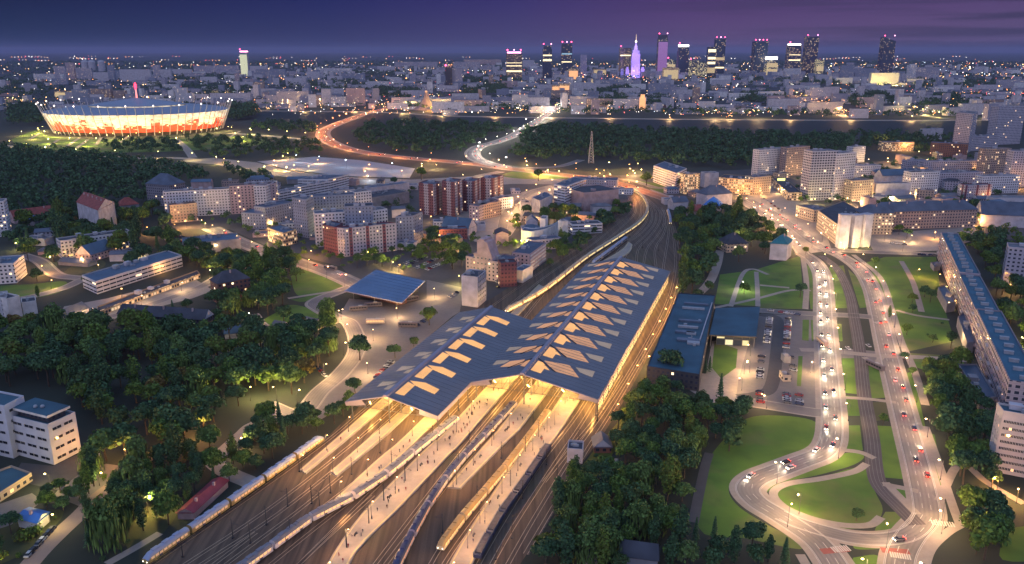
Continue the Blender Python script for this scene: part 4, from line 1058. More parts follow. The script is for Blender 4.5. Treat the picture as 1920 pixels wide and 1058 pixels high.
m_nav = mat('train_navy', (.035, .05, .12), .4, .15, .3); m_rfb = mat('train_roof_blue', (.26, .31, .44), .5, .1, .3); m_rfg = mat('train_roof_grey', (.16, .17, .21), .6, .15, .3); m_crm = mat('train_cream', (.60, .48, .30), .4, .1, .3)
wl = glow('train_window_lit', (1, .58, .2), .75); ws = glow('train_window_soft', (1, .58, .22), .32); wd = mat('train_window_dark', (.02, .025, .04), .1, .1, .3)
train([(604, 829), (475, 921), (270, 1064), (180, 1125)], 'long pale blue train with yellow sides parked along the edge of the wood', m_yel, m_rfb, ws)
train([(858, 790), (797, 838), (692, 922), (590, 976), (480, 1057), (420, 1100)], 'lilac white commuter train with lit windows leaving the shorter hall', m_lil, m_rfg, wl)
train([(965, 762), (920, 812), (866, 868), (838, 903), (795, 968), (748, 1062), (730, 1100)], 'dark blue roofed train pulling out between the two broad platforms', mat('train_lilac_side', (.34, .33, .42), .35, .1, .3), m_nav, ws)
train([(1028, 778), (955, 876), (845, 1008), (800, 1085)], 'cream and orange train beside the middle platform', m_crm, mat('train_roof_amber', (.40, .26, .10), .5, .1, .3), wl)
train([(1028, 842), (985, 908), (938, 974), (885, 1070)], 'dark freight train of open wagons beside the last platform', m_nav, m_rfg, None, 13.5, kind='wagon', name='freight_train')
train([(950, 588), (1014, 553), (1060, 518), (1102, 485), (1160, 448), (1200, 420), (1214, 396), (1206, 373), (1184, 358)], 'bright yellow-lit train rounding the curve beyond the halls', m_crm, mat('train_roof_pale', (.42, .36, .26), .5, .1, .3), glow('train_window_bright', (1, .72, .3), 1.5))
train([(1252, 398), (1256, 412), (1257, 426)], 'short yellow train on the far side of the curve', m_yel, m_rfb, wl, 16)
train([(1112, 498), (1142, 476), (1178, 448)], 'pale grey train standing beyond the far end of the long hall', mat('train_grey', (.25, .28, .33), .4, .1, .3), m_rfb, wd)
# ------------------------------------------------------------------ windows as parts, for the buildings near enough to show them
_WN = {}
def window_mesh(w, h, lit):
    k = (round(w, 1), round(h, 1), lit)
    if k not in _WN:
        mb = MB(); fr = .12
        for x0, x1, z0, z1 in ((-w / 2, w / 2, 0, fr), (-w / 2, w / 2, h - fr, h), (-w / 2, -w / 2 + fr, fr, h - fr), (w / 2 - fr, w / 2, fr, h - fr), (-fr / 2, fr / 2, fr, h - fr)):
            mb.box(((x0 + x1) / 2, -.05, (z0 + z1) / 2), (x1 - x0, .1, z1 - z0), 0, 0)
        mb.face([(-w / 2 + fr, -.02, fr), (w / 2 - fr, -.02, fr), (w / 2 - fr, -.02, h - fr), (-w / 2 + fr, -.02, h - fr)], 1)
        _WN[k] = mb.mesh('window', [mat('window_frame', (.50, .49, .50), .6, .1, .4), glow('window_warm', (1, .60, .25), 1.5) if lit else mat('window_glass', (.02, .025, .04), .08, .3, .2)])
    return _WN[k]
def windows(root, a, b, z0, nx, nz, w, h, dz=3.0, lit=.05, m0=1.0, name='window'):
    """a grid of single windows on the wall from ground point a to b (world), outward side = right of a->b"""
    c = root.location
    d = nrm(sub(b, a)); L = ln(sub(b, a)); ang = math.atan2(d[1], d[0])
    for i in range(nx):
        for k in range(nz):
            p = add(a, mul(d, m0 + (L - 2 * m0) * (i + .5) / nx))
            link(name, window_mesh(w, h, R.random() < lit), root, (p[0] - c[0], p[1] - c[1], z0 + k * dz), ang)

T = {}
# two-point blocks: key, name, label, front edge A-C (photo px), top row at A, depth m, wall, roof, roof kind, huts
D2 = [
 ('school', 'school_building', 'long pale school with a flat dark roof among the trees', (118, 486), (250, 466), 452, 14, 'white', 'dark', 'flat', 3),
 ('annexb', 'school_annex', 'low annex with a blue sloped roof in front of the long pale school', (172, 492), (216, 478), 478, 16, 'pink', 'blue', 'gable', 0),
 ('edgeL', 'office_building', 'four-storey pale building with a blue roof cut by the left frame edge', (-14, 534), (32, 531), 497, 26, 'white', 'blue', 'flat', 1),
 ('edgeT', 'apartment_tower', 'slim white tower cut by the left frame edge', (-24, 446), (18, 443), 381, 16, 'white', 'grey', 'flat', 1),
 ('slabA', 'apartment_block', 'white nine-storey slab with a full grid of windows', (311, 409), (434, 402), 359, 12, 'white', 'dark', 'flat', 4),
 ('slabB', 'apartment_block', 'pinkish slab joined to the end of the white nine-storey slab', (435, 402), (523, 396), 352, 12, 'pink', 'dark', 'flat', 3),
 ('slabC', 'apartment_block', 'grey hip-roofed block behind the white nine-storey slab', (278, 384), (322, 388), 344, 24, 'grey', 'slate', 'hip', 0),
 ('pinkl', 'apartment_block', 'small pink block with lit balconies in front of the white slab', (322, 419), (372, 414), 389, 11, 'warm', 'dark', 'flat', 1),
 ('bluel', 'shop_building', 'low hall with a pale blue roof at the start of the wide street', (346, 478), (452, 468), 460, 26, 'plaingrey', 'blue', 'flat', 3),
 ('villa1', 'house', 'dark brick villa with a steep dark roof deep among the trees', (412, 572), (472, 560), 532, 14, 'brick', 'dark', 'hip', 1),
 ('ruin', 'brick_building', 'long dark brick building with a broken roofline at the edge of the wood', (224, 612), (386, 624), 588, 11, 'dark', 'dark', 'gable', 3),
 ('rowA', 'apartment_block', 'leftmost of three stepped white flats at the edge of the wood', (-24, 606), (20, 600), 562, 16, 'white', 'dark', 'flat', 1),
 ('rowB', 'apartment_block', 'middle one of three stepped white flats at the edge of the wood', (20, 604), (44, 597), 562, 16, 'plainwhite', 'dark', 'flat', 1),
 ('rowC', 'apartment_block', 'small white gable house beside the three stepped flats', (45, 594), (72, 590), 566, 12, 'plainwhite', 'dark', 'flat', 0),
 ('whitel', 'shed', 'long white shed half hidden behind the stepped flats', (118, 612), (168, 590), 598, 9, 'plainwhite', 'grey', 'gable', 0),
 ('towB', 'apartment_block', 'white-gridded flats behind the striped maroon corner block', (594, 464), (650, 460), 402, 14, 'white', 'slate', 'flat', 2),
 ('towC', 'apartment_block', 'grey block with lit stair windows between two white-gridded flats', (650, 463), (702, 461), 392, 15, 'greyblue', 'dark', 'flat', 2),
 ('towD', 'apartment_block', 'white flats with dark window groups right of the grey lit-stair block', (702, 457), (729, 453), 398, 15, 'white', 'grey', 'flat', 1),
 ('towF', 'apartment_block', 'long grey-lilac slab behind the white-gridded flats', (592, 432), (668, 427), 372, 12, 'greyblue', 'slate', 'flat', 2),
 ('towG', 'apartment_tower', 'white tower with bold window columns behind the striped flats', (669, 416), (699, 412), 360, 13, 'white', 'grey', 'flat', 1),
 ('towH', 'apartment_block', 'grey-blue block left of the white tower with window columns', (628, 400), (668, 397), 359, 12, 'greyblue', 'slate', 'flat', 2),
 ('mark', 'market_hall', 'dark-roofed market hall with white parapets and two lit signs', (699, 392), (768, 380), 372, 30, 'plaingrey', 'dark', 'flat', 3),
 ('mark2', 'shop_building', 'long pale shop with a blue end behind the market hall', (695, 372), (768, 362), 354, 14, 'plain', 'blue', 'flat', 2),
 ('lowb', 'school_building', 'low building with a blue pitched roof before the maroon flats', (828, 437), (878, 442), 424, 18, 'plain', 'blue', 'gable', 1),
 ('lowr', 'school_building', 'low maroon building with a pale roof edge below the blue pitched roof', (824, 450), (876, 448), 432, 12, 'maroon', 'slate', 'flat', 2),
 ('zig1', 'apartment_block', 'long white band-windowed flats left of the white tower', (502, 391), (566, 378), 368, 12, 'whiteb', 'grey', 'flat', 2),
 ('zig2', 'apartment_block', 'upper white band-windowed flats stepping up behind the long ones', (566, 374), (620, 364), 352, 12, 'whiteb', 'grey', 'flat', 2),
 ('low3', 'apartment_block', 'blue-grey low flats in front of the pinkish slab', (455, 428), (500, 430), 401, 20, 'greyblue', 'blue', 'flat', 2),
 ('low4', 'apartment_block', 'blue-grey flats with a stepped roof beside the tall grey slab', (500, 430), (553, 418), 392, 16, 'greyblue', 'slate', 'flat', 2),
 ('pinkA', 'office_building', 'pink wing with small square windows at the stepped-gable building', (874, 517), (914, 524), 482, 15, 'pink', 'slate', 'flat', 0),
 ('pinkC', 'office_building', 'pink lower block between the stepped gable and the brown glass front', (914, 526), (944, 531), 489, 24, 'pink', 'slate', 'flat', 1),
 ('pinkD', 'office_building', 'brown glass front attached to the pink stepped building', (939, 539), (969, 537), 497, 10, 'maroon', 'dark', 'flat', 0),
 ('pinkF', 'office_building', 'low white wing by the tracks at the foot of the pink building', (980, 531), (999, 520), 509, 8, 'plainwhite', 'blue', 'flat', 0),
 ('brick', 'brick_building', 'broad brown brick block with a sunken roof beside the railway curve', (1094, 399), (1159, 391), 361, 38, 'plainpink', 'dark', 'flat', 1),
 ('longb', 'office_building', 'long low blue-grey office behind the brick block', (1075, 354), (1156, 357), 337, 20, 'greyblue', 'slate', 'flat', 3),
 ('lowhall', 'sports_hall', 'low white band-fronted hall with a dark roof by the green pitch', (1073, 440), (1129, 437), 425, 15, 'whiteb', 'dark', 'flat', 2),
 ('slimw', 'stair_tower', 'slim white stair tower beside the low white band-fronted hall', (1054, 453), (1065, 451), 420, 6, 'plainwhite', 'grey', 'flat', 0),
 ('sl1', 'shop_building', 'small house with a slanted blue roof in the lit street', (986, 432), (1008, 432), 416, 14, 'plain', 'blue', 'gable', 0),
 ('orA', 'apartment_block', 'narrow orange-lit block at the bend of the side road', (1284, 365), (1310, 363), 327, 12, 'lit', 'slate', 'flat', 1),
 ('orB', 'apartment_block', 'narrow lilac block next to the orange-lit narrow block', (1320, 352), (1346, 351), 328, 12, 'plain', 'slate', 'flat', 1),
 ('orC', 'office_building', 'wide brick offices with orange-lit floors', (1346, 361), (1410, 366), 334, 30, 'lit', 'dark', 'flat', 2),
 ('orD', 'office_building', 'beige lit block right of the brick offices', (1411, 366), (1444, 363), 336, 16, 'beige', 'slate', 'flat', 1),
 ('hipA', 'house', 'grey hip-roofed house behind the blue pyramid roof', (1324, 388), (1372, 384), 366, 20, 'plain', 'slate', 'hip', 1),
 ('pyr', 'pavilion', 'house under a bright blue pyramid roof', (1319, 394), (1350, 396), 384, 20, 'plain', 'bluetin', 'hip', 0),
 ('hsA', 'house', 'small grey gabled house at the edge of the park trees', (1262, 394), (1290, 392), 380, 12, 'plain', 'slate', 'gable', 1),
 ('hsB', 'house', 'small red-roofed house below the grey gabled house', (1297, 409), (1319, 407), 396, 12, 'plainpink', 'red', 'gable', 1),
 ('villa2', 'house', 'villa with a lamp-lit dark roof standing in the park', (1362, 474), (1402, 472), 458, 18, 'beige', 'dark', 'hip', 1),
 ('shopL', 'shop_building', 'long dark-roofed shop row with a lit front along the avenue', (1470, 348), (1503, 377), 336, 16, 'lit', 'dark', 'flat', 1),
 ('twr', 'office_tower', 'big grid-fronted office tower, the tallest of the right-hand blocks', (1514, 377), (1561, 375), 286, 18, 'grid', 'grey', 'flat', 2),
 ('twr2', 'office_tower', 'paler half of the big grid-fronted office tower', (1561, 376), (1596, 372), 288, 16, 'white', 'grey', 'flat', 1),
 ('sl2', 'apartment_block', 'white slab left of the big office tower', (1420, 331), (1470, 326), 284, 12, 'white', 'grey', 'flat', 2),
 ('sl3', 'apartment_block', 'white slab with lit windows right behind the big office tower', (1471, 331), (1514, 327), 279, 12, 'warm', 'grey', 'flat', 2),
 ('sl4', 'apartment_block', 'short white slab peeping out behind the office tower', (1596, 306), (1620, 304), 278, 12, 'white', 'grey', 'flat', 1),
 ('orE', 'apartment_block', 'orange-lit corner block under the office tower', (1596, 379), (1634, 376), 339, 14, 'beige', 'slate', 'flat', 1),
 ('whE', 'apartment_block', 'blank white wall block beside the orange-lit corner block', (1640, 374), (1705, 373), 346, 12, 'plain', 'slate', 'flat', 1),
 ('lit1', 'bank_building', 'amber floodlit corner building at the plaza edge', (1491, 407), (1524, 417), 385, 20, 'beige', 'slate', 'flat', 1),
 ('pal', 'palace_building', 'very long lilac palace with a hipped slate roof', (1640, 432), (1828, 426), 398, 18, 'warm', 'slate', 'hip', 5),
 ('pal2', 'palace_building', 'short front wing of the long palace nearer the pylons', (1612, 440), (1672, 440), 400, 16, 'beige', 'slate', 'hip', 1),
 ('arch', 'sports_hall', 'arched grey hall at the end of the long palace', (1838, 424), (1925, 428), 402, 26, 'plain', 'slate', 'gable', 0),
 ('m1', 'apartment_block', 'white flats above the orange-lit corner block', (1594, 333), (1650, 331), 312, 14, 'white', 'grey', 'flat', 2),
 ('m2', 'shop_building', 'wide flats under a pale blue pitched roof', (1652, 352), (1702, 350), 330, 16, 'plain', 'blue', 'gable', 0),
 ('m3', 'apartment_block', 'white flats with dark window columns before the two long rows', (1703, 366), (1757, 364), 326, 14, 'white', 'dark', 'flat', 2),
 ('m4', 'apartment_block', 'upper long lilac row behind the white flats', (1730, 328), (1838, 326), 306, 12, 'panel', 'slate', 'flat', 3),
 ('m5', 'apartment_block', 'lower long lilac row behind the white flats', (1757, 352), (1840, 350), 325, 12, 'panel', 'slate', 'flat', 3),
 ('m6', 'apartment_block', 'pale block with three dark window stripes', (1806, 378), (1856, 376), 348, 12, 'stripe', 'grey', 'flat', 1),
 ('m7', 'apartment_block', 'long white row at the right above the arched hall', (1838, 364), (1908, 362), 330, 12, 'white', 'grey', 'flat', 2),
 ('m8', 'apartment_tower', 'tall lilac tower with many lit windows near the right frame edge', (1842, 334), (1888, 332), 281, 14, 'warm', 'grey', 'flat', 1),
 ('m9', 'apartment_tower', 'tall lilac tower cut by the right frame edge', (1890, 350), (1940, 350), 283, 14, 'panel', 'grey', 'flat', 1),
 ('m10', 'apartment_block', 'low white block on the river side of the flats', (1734, 264), (1766, 262), 244, 14, 'plain', 'slate', 'flat', 1),
 ('m11', 'apartment_block', 'low lilac block between the two river-side towers', (1812, 284), (1870, 280), 258, 16, 'panel', 'slate', 'flat', 2),
 ('m12', 'office_building', 'curved-looking red-brown block with scattered lights', (1742, 292), (1812, 296), 270, 24, 'brick', 'slate', 'flat', 2),
 ('m13', 'apartment_tower', 'pale tower behind the low lilac block', (1862, 272), (1912, 270), 201, 18, 'panel', 'grey', 'flat', 2),
 ('m14', 'apartment_tower', 'small pale tower left of the tall pale tower', (1850, 226), (1868, 225), 197, 14, 'panel', 'grey', 'flat', 1),
 ('m15', 'shop_building', 'low lit hall near the river trees', (1655, 284), (1712, 284), 268, 20, 'lit', 'slate', 'flat', 1),
 ('m16', 'office_building', 'big dark-roofed office before the tall lilac towers', (1838, 312), (1930, 312), 288, 20, 'greyblue', 'teals', 'flat', 2),
 ('m17', 'apartment_block', 'low pale row at the foot of the tall lilac tower', (1700, 322), (1736, 320), 304, 12, 'panel', 'slate', 'flat', 1),
 ('m18', 'apartment_block', 'pale flats at the right end of the long lilac rows', (1858, 392), (1930, 392), 372, 12, 'plain', 'teals', 'flat', 1),
 ('rE', 'apartment_block', 'lilac block with an orange glow at its foot, at the right frame edge', (1878, 538), (1950, 546), 462, 16, 'panel', 'grey', 'flat', 2),
 ('t15', 'apartment_block', 'small white flats behind the lit yard of the maroon flats', (934, 394), (962, 390), 373, 12, 'white', 'grey', 'flat', 1),
 ('t16', 'apartment_block', 'small pink flats in the lit yard beside the maroon flats', (905, 412), (940, 404), 384, 12, 'warm', 'grey', 'flat', 1),
 ('t17', 'school_building', 'low grey school roof left of the pink stepped building', (830, 462), (868, 460), 450, 16, 'plaingrey', 'slate', 'flat', 1),
 ('k1', 'kiosk', 'beige kiosk in the orange-lit yard', (254, 872), (273, 874), 860, 5, 'beige', 'grey', 'flat', 0),
 ('k2', 'kiosk', 'dark-roofed kiosk in the car park beside the lamp', (1470, 681), (1482, 681), 668, 6, 'plaingrey', 'dark', 'flat', 0),
 ('k3', 'kiosk', 'pale-roofed kiosk in the car park below the dark-roofed one', (1468, 716), (1483, 716), 706, 7, 'beige', 'grey', 'flat', 0),
 ('dk1', 'signal_house', 'small signal house with a dark blue roof between the tracks and the bushes', (1063, 868), (1092, 870), 850, 8, 'plain', 'dark', 'flat', 0),
 ('dk2', 'shed', 'brown-roofed shed on the grass by the wood', (1114, 850), (1146, 850), 838, 9, 'brick', 'grey', 'gable', 0),
 ('bt1', 'house', 'small house with a blue roof half hidden at the bottom of the wood', (1096, 1062), (1124, 1066), 1046, 7, 'plainpink', 'blue', 'gable', 0),
 ('bt2', 'house', 'low dark house at the bottom edge of the wood', (1160, 1056), (1232, 1066), 1040, 8, 'plaingrey', 'dark', 'gable', 0),
 ('vl3', 'cottage', 'tiny cottage with a pale roof in the trees before the small lawn', (508, 622), (530, 626), 614, 8, 'plain', 'grey', 'gable', 0),
 ('vl4', 'cottage', 'tiny cottage with a pinkish roof in the trees beside the small lawn', (566, 616), (590, 622), 606, 8, 'plainpink', 'grey', 'gable', 0),
 ('vl5', 'cottage', 'bluish tin-roofed hut in the middle of the wood', (422, 637), (456, 634), 626, 8, 'plaingrey', 'blue', 'gable', 0),
 ('gr1', 'house', 'low red-roofed row of houses in the dark park', (28, 420), (110, 408), 410, 16, 'plainpink', 'red', 'gable', 2),
 ('gr2', 'house', 'house under a dark purple roof in the trees right of the red-roofed gabled house', (225, 398), (262, 394), 386, 16, 'plaingrey', 'red', 'hip', 0),
 ('gr3', 'shed', 'blue-roofed shed in front of the red-roofed row', (46, 424), (66, 424), 414, 10, 'plaingrey', 'bluetin', 'gable', 0),
]
D3 = [
 ('gabl', 'apartment_house', 'tall white gabled house with a dormered red roof', (151, 428), (191, 446), (221, 428), 394, 'plain', 'red', 'gable5', 5),
 ('str1', 'apartment_block', 'maroon-banded left face of the striped corner flats', (608, 473), (630, 479), (646, 470), 428, 'maroon', 'slate', 'flat', 1),
 ('str2', 'apartment_block', 'lilac flats with dark red vertical stripes on the corner of the wide street', (630, 479), (648, 482), (745, 470), 432, 'stripe', 'slate', 'flat', 4),
 ('towE', 'apartment_block', 'blue-lilac flats with a dark blue roof at the right end of the striped flats', (744, 463), (777, 461), (794, 453), 409, 'greyblue', 'dark', 'flat', 2),
 ('towT', 'apartment_tower', 'tall grey blank-walled slab left of the white-gridded flats', (553, 442), (579, 447), (592, 440), 377, 'greyblue', 'grey', 'flat', 1),
 ('mar1', 'apartment_tower', 'leftmost tower of the maroon and lilac cluster', (787, 401), (815, 405), (829, 399), 346, 'maroonmix', 'slate', 'flat', 2),
 ('mar2', 'apartment_tower', 'second tower of the maroon and lilac cluster', (830, 403), (853, 407), (868, 400), 343, 'maroonmix', 'slate', 'flat', 2),
 ('mar3', 'apartment_tower', 'third tower of the maroon and lilac cluster', (866, 396), (889, 398), (902, 391), 340, 'maroonmix', 'slate', 'flat', 2),
 ('mar4', 'apartment_tower', 'rightmost tower of the maroon and lilac cluster', (900, 390), (924, 391), (944, 384), 338, 'maroonmix', 'slate', 'flat', 2),
 ('mar5', 'apartment_block', 'lower pink block in front of the maroon cluster', (880, 413), (898, 415), (936, 400), 386, 'pink', 'slate', 'flat', 1),
 ('long2', 'school_building', 'wide flat-roofed school behind the white band-windowed flats', (560, 360), (617, 360), (655, 350), 336, 'whiteb', 'slate', 'flat', 3),
 ('zig0', 'apartment_block', 'white flats at the right end of the pinkish slab', (480, 402), (502, 401), (524, 390), 349, 'white', 'grey', 'flat', 1),
 ('pinkE', 'office_building', 'pink building with pale striped floors facing the tracks', (960, 509), (993, 513), (1023, 489), 478, 'pink', 'slate', 'flat', 1),
 ('tow9', 'office_tower', 'white corner tower by the railway with banded windows and a dark sloped top', (866, 573), (896, 577), (912, 563), 524, 'plain', 'dark', 'flat', 1),
 ('wh1', 'office_building', 'white office with window bands behind the brick block', (1038, 392), (1060, 397), (1098, 380), 352, 'whiteb', 'slate', 'flat', 2),
 ('wh2', 'apartment_block', 'small white block at the lit street corner', (997, 403), (1012, 410), (1036, 397), 376, 'plain', 'slate', 'flat', 1),
 ('off1', 'office_building', 'long white band-windowed offices beside the side road', (1224, 341), (1266, 357), (1286, 347), 324, 'whiteb', 'slate', 'flat', 2),
 ('teal', 'house', 'pale villa with a teal hipped roof in the park', (1442, 487), (1474, 489), (1483, 480), 458, 'plain', 'teal', 'hip', 1),
 ('dome', 'church_building', 'big dark-roofed hall with an orange-lit side behind the white pylons', (1530, 430), (1572, 464), (1622, 440), 426, 'beige', 'dark', 'flat', 0),
 ('tw1', 'apartment_tower', 'white tower with a lit side by the river', (1783, 284), (1812, 288), (1823, 282), 214, 'panel', 'grey', 'flat', 1),
]
for k, nm, lab, A, C, top, dep, wl_, rf_, rk, hu in D2:
    pts, h = B2(A, C, top, dep)
    T[k] = building(nm, lab, pts, max(h, 3), F_[wl_], RF[rf_], 'building', rk, hu)
for k, nm, lab, A, C, E_, top, wl_, rf_, rk, hu in D3:
    pts, h = B3(A, C, E_, top)
    T[k] = building(nm, lab, pts, max(h, 3), F_[wl_], RF[rf_], 'building', rk.rstrip('5'), hu, rise=6.5 if rk[-1] == '5' else None)

# extra parts on some of them ------------------------------------------------
def local(root, xy): return sub(xy, (root.location.x, root.location.y))
# stepped gable in front of the pink building
a, c = G(884, 520), G(924, 526); h1 = HT(a, 474); h2 = HT(lerp(a, c, .5), 449)
root = empty('gable_house', a, 0, 'tall pink stepped gable rising over the pink wing with square windows', 'building')
d = sub(c, a); n_ = nrm((-d[1], d[0])); n_ = n_ if n_[1] > 0 else mul(n_, -1)
prof = [(0, 0), (0, h1 * .8), (.12, h1 * .8), (.12, h1), (.28, h1), (.28, h2 * .96), (.36, h2 * .96), (.36, h2), (.62, h2), (.62, h2 * .96), (.74, h2 * .94), (1, h1 * .82), (1, 0)]
mb = MB(); fr = [(d[0] * x, d[1] * x, z) for x, z in prof]; bk = [(d[0] * x + n_[0] * 12, d[1] * x + n_[1] * 12, z) for x, z in prof]
mb.face(fr); mb.face(bk[::-1])
mb.build('wall', F_['plainpink'], root)
mb = MB()
for i in range(len(prof) - 1): mb.face([fr[i], bk[i], bk[i + 1], fr[i + 1]])
mb.build('roof', F_['plainpink'], root)
windows(root, a, c, 3, 5, 4, 1.5, 1.6, 4.2, .03)
BLD.append([a, c, add(c, mul(n_, 12)), add(a, mul(n_, 12))])
# windows of the corner tower and school, striped floors of the pink building
def face3(A, C, E_): return G(*A), G(*C), G(*E_)
a, c, e = face3((866, 573), (896, 577), (912, 563)); windows(T['tow9'], c, e, 3.5, 5, 7, 2.0, 1.6, 3.3, .04, .8)
a, c = G(118, 486), G(250, 466); windows(T['school'], a, c, 1.6, 22, 2, 2.0, 1.6, 3.6, .08)
a, c, e = face3((960, 509), (993, 513), (1023, 489))
mb = MB(); r0 = T['pinkE']
d = nrm(sub(e, c)); o_ = (d[1] * .25, -d[0] * .25); L_ = ln(sub(e, c))
for k in range(5):
    mb = MB(); p = local(r0, add(add(c, mul(d, L_ / 2)), o_)); mb.box((p[0], p[1], 2.2 + k * 2.9), (L_ - 1.5, .4, 1.1), math.atan2(d[1], d[0]))
    mb.build('balcony_band', F_['plainwhite'], r0)
# dormers on the red roof, pylons by the plaza, billboard
PY = [((1571, 466), (1589, 466), 404, 'leftmost'), ((1597, 465), (1611, 464), 405, 'middle'), ((1617, 464), (1631, 462), 404, 'rightmost')]
for A, C, top, w in PY:
    pts, h = B2(A, C, top, 7)
    mb = MB(); cc = cent(pts); L_ = [sub(p, cc) for p in pts]; mb.prism(L_, 0, h, 0)
    rt = empty('pylon', cc, 0, '%s of the three tall white lit pylons at the plaza' % w, 'pylon', 'white pylons')
    mb.build('shaft', F_['plainwhite'], rt)
    mb = MB(); mb.prism(inset(L_, -.3), h, h + .5, 0); mb.build('coping', F_['plain'], rt); BLD.append(pts)
    q = lerp(pts[0], pts[1], .5)
    lamp((q[0], q[1] - 4), 'ground floodlight before the %s white pylon' % w, 'pylon floodlights', YEL, round(1500 * KL), .8, name='floodlight', arm=0, big=.7)
pts, h = B2((1456, 352), (1471, 352), 334, .8); cc = cent(pts)
rt = empty('billboard', cc, 0, 'glowing yellow-green billboard at the end of the lit shop row', 'billboard')
mb = MB(); mb.box((0, 0, h * .65), (ln(sub(pts[1], pts[0])), .7, h * .7)); mb.build('screen_box', DKST, rt)
mb = MB(); w = ln(sub(pts[1], pts[0])) / 2 - .3; mb.face([(-w, -.4, h * .33), (w, -.4, h * .33), (w, -.4, h * .97), (-w, -.4, h * .97)]); mb.build('screen', glow('billboard_screen', (.9, .95, .25), 1.8), rt)
mb = MB(); mb.tube((0, 0, 0), (0, 0, h * .3), .5, .5, 6); mb.build('post', DKST, rt)
# curved white hall with dark windows standing in for its lettering
arc = smooth(GL([(977, 458), (996, 460), (1018, 456), (1036, 449), (1047, 441)]), 4); back_ = [add(p, (3, 14)) for p in arc[::-1]]
pts = arc + back_; h = HT(arc[0], 434)
T['curv'] = building('curved_hall', 'curved white hall with dark windows standing in for lettering along its front', pts, h, F_['plainwhite'], RF['slate'], 'building', 'flat', 0)
r0 = T['curv']
for i in range(1, len(arc) - 3, 1):
    p, q = arc[i], arc[i + 1]
    windows(r0, p, q, 2.6 + i * .12, 1, 1, 1.6, 1.7, 3, 0, .2)
pts, h = B3((1012, 446), (1022, 447), (1027, 441), 412); building('stair_tower', 'pale angular stair tower standing on the curved white hall', pts, h, F_['plainwhite'], RF['slate'], 'building', 'flat', 0)

# the small blue-roofed shop with a lit ground floor
pts, h = B3((503, 452), (533, 463), (558, 456), 438); T['shop'] = building('shop_building', 'two-storey shop with a bright blue flat roof and lit front on the wide street', pts, h, F_['lit'], RF['blue'], 'building', 'flat', 1)
# white house with a blue roof, white annex, low red row, bottom left
pts, h = B3((36, 988), (72, 997), (94, 978), 974); building('house', 'small white house with a bright blue roof in the garden', pts, 4, F_['plainwhite'], RF['bluetin'], 'building', 'gable', 1, rise=1.2)
pts = GL([(334, 974), (364, 974), (428, 914), (402, 912)]); building('row_house', 'long low house with a dark red roof beside the parked train', pts, 3.2, F_['plainpink'], mat('roof_dark_red', (.20, .03, .045), .7, .2, .3), 'building', 'gable', 2, rise=1.4)
# ---- white office block at the left frame edge
def office(lab, A, C, E_, top, nzl, nl, nr, setback, nm='office_building'):
    pts, h = B3(A, C, E_, top); h = round(h / 3) * 3
    r = building(nm, lab, pts, h, mat('office_panel_white', (.50, .51, .57), .7, .1, .2), RF['teals'], 'building', 'flat', 0)
    a, c, e = G(*A), G(*C), G(*E_)
    for (p, q, n_) in ((a, c, nl), (c, e, nr)):
        L_ = ln(sub(q, p)); d = nrm(sub(q, p))
        for k in range(nzl):
            for i in range(n_):
                x0 = add(p, mul(d, 1.2 + (L_ - 2.4) * (i + .06) / n_)); x1 = add(p, mul(d, 1.2 + (L_ - 2.4) * (i + .94) / n_))
                windows(r, x0, x1, 1.5 + k * h / nzl, 1, 1, ln(sub(x1, x0)) * .9, 1.5, 3, 0, 0)
    if setback:
        q = inset(pts, 2.6); c0 = (r.location.x, r.location.y); q = [sub(p, c0) for p in q]
        mb = MB(); mb.prism(q, h, h + 3, 0, top=False); mb.build('top_storey', F_['dark'], r)
        mb = MB(); q2 = inset(q, -1.5); mb.prism(q2, h + 3, h + 4.1, 0, 1, bot=True); ro = mb.build('top_roof', [F_['plainwhite'], RF['teals']], r)
        for dx in (-1.6, 1.4):
            mb = MB(); mb.ball((dx, -1, h + 4.7), (.9, .9, .8), 0, 8, 5); mb.build('roof_dome', UNIT, ro)
    return r
office('white office block with window bands and a set-back top floor under a dark flat roof', (30, 852), (102, 872), (153, 846), 798, 4, 3, 2, True)
office('taller pale office block behind, cut by the left frame edge', (-70, 838), (26, 860), (62, 838), 764, 5, 4, 1, False)
pts = GL([(-20, 955), (62, 902), (24, 888), (-60, 920)]); building('annex', 'low white annex with an amber-lit wall in front of the office block', pts, 4.2, F_['beige'], RF['teals'], 'building', 'flat', 2)
pts = GL([(20, 900), (110, 920), (160, 880), (150, 850), (100, 874), (40, 868)]); sheet('yard', pts, .035, m_asphd, True)
# ---- long low building with a blue roof and a lit glazed front
pts, h = B3((157, 540), (183, 552), (343, 500), 531); building('clinic_building', 'long low building with a blue flat roof and a strip of lit windows', pts, 9, F_['whiteb'], RF['blue'], 'building', 'flat', 4)
a, c = G(186, 594), G(376, 522)
pts = [a, c, add(c, (-6, 10)), add(a, (-6, 10))]; building('glazed_wing', 'low wing with a brightly lit glazed front along the long blue-roofed building', pts, 4, F_['lit'], RF['dark'], 'building', 'flat', 3)

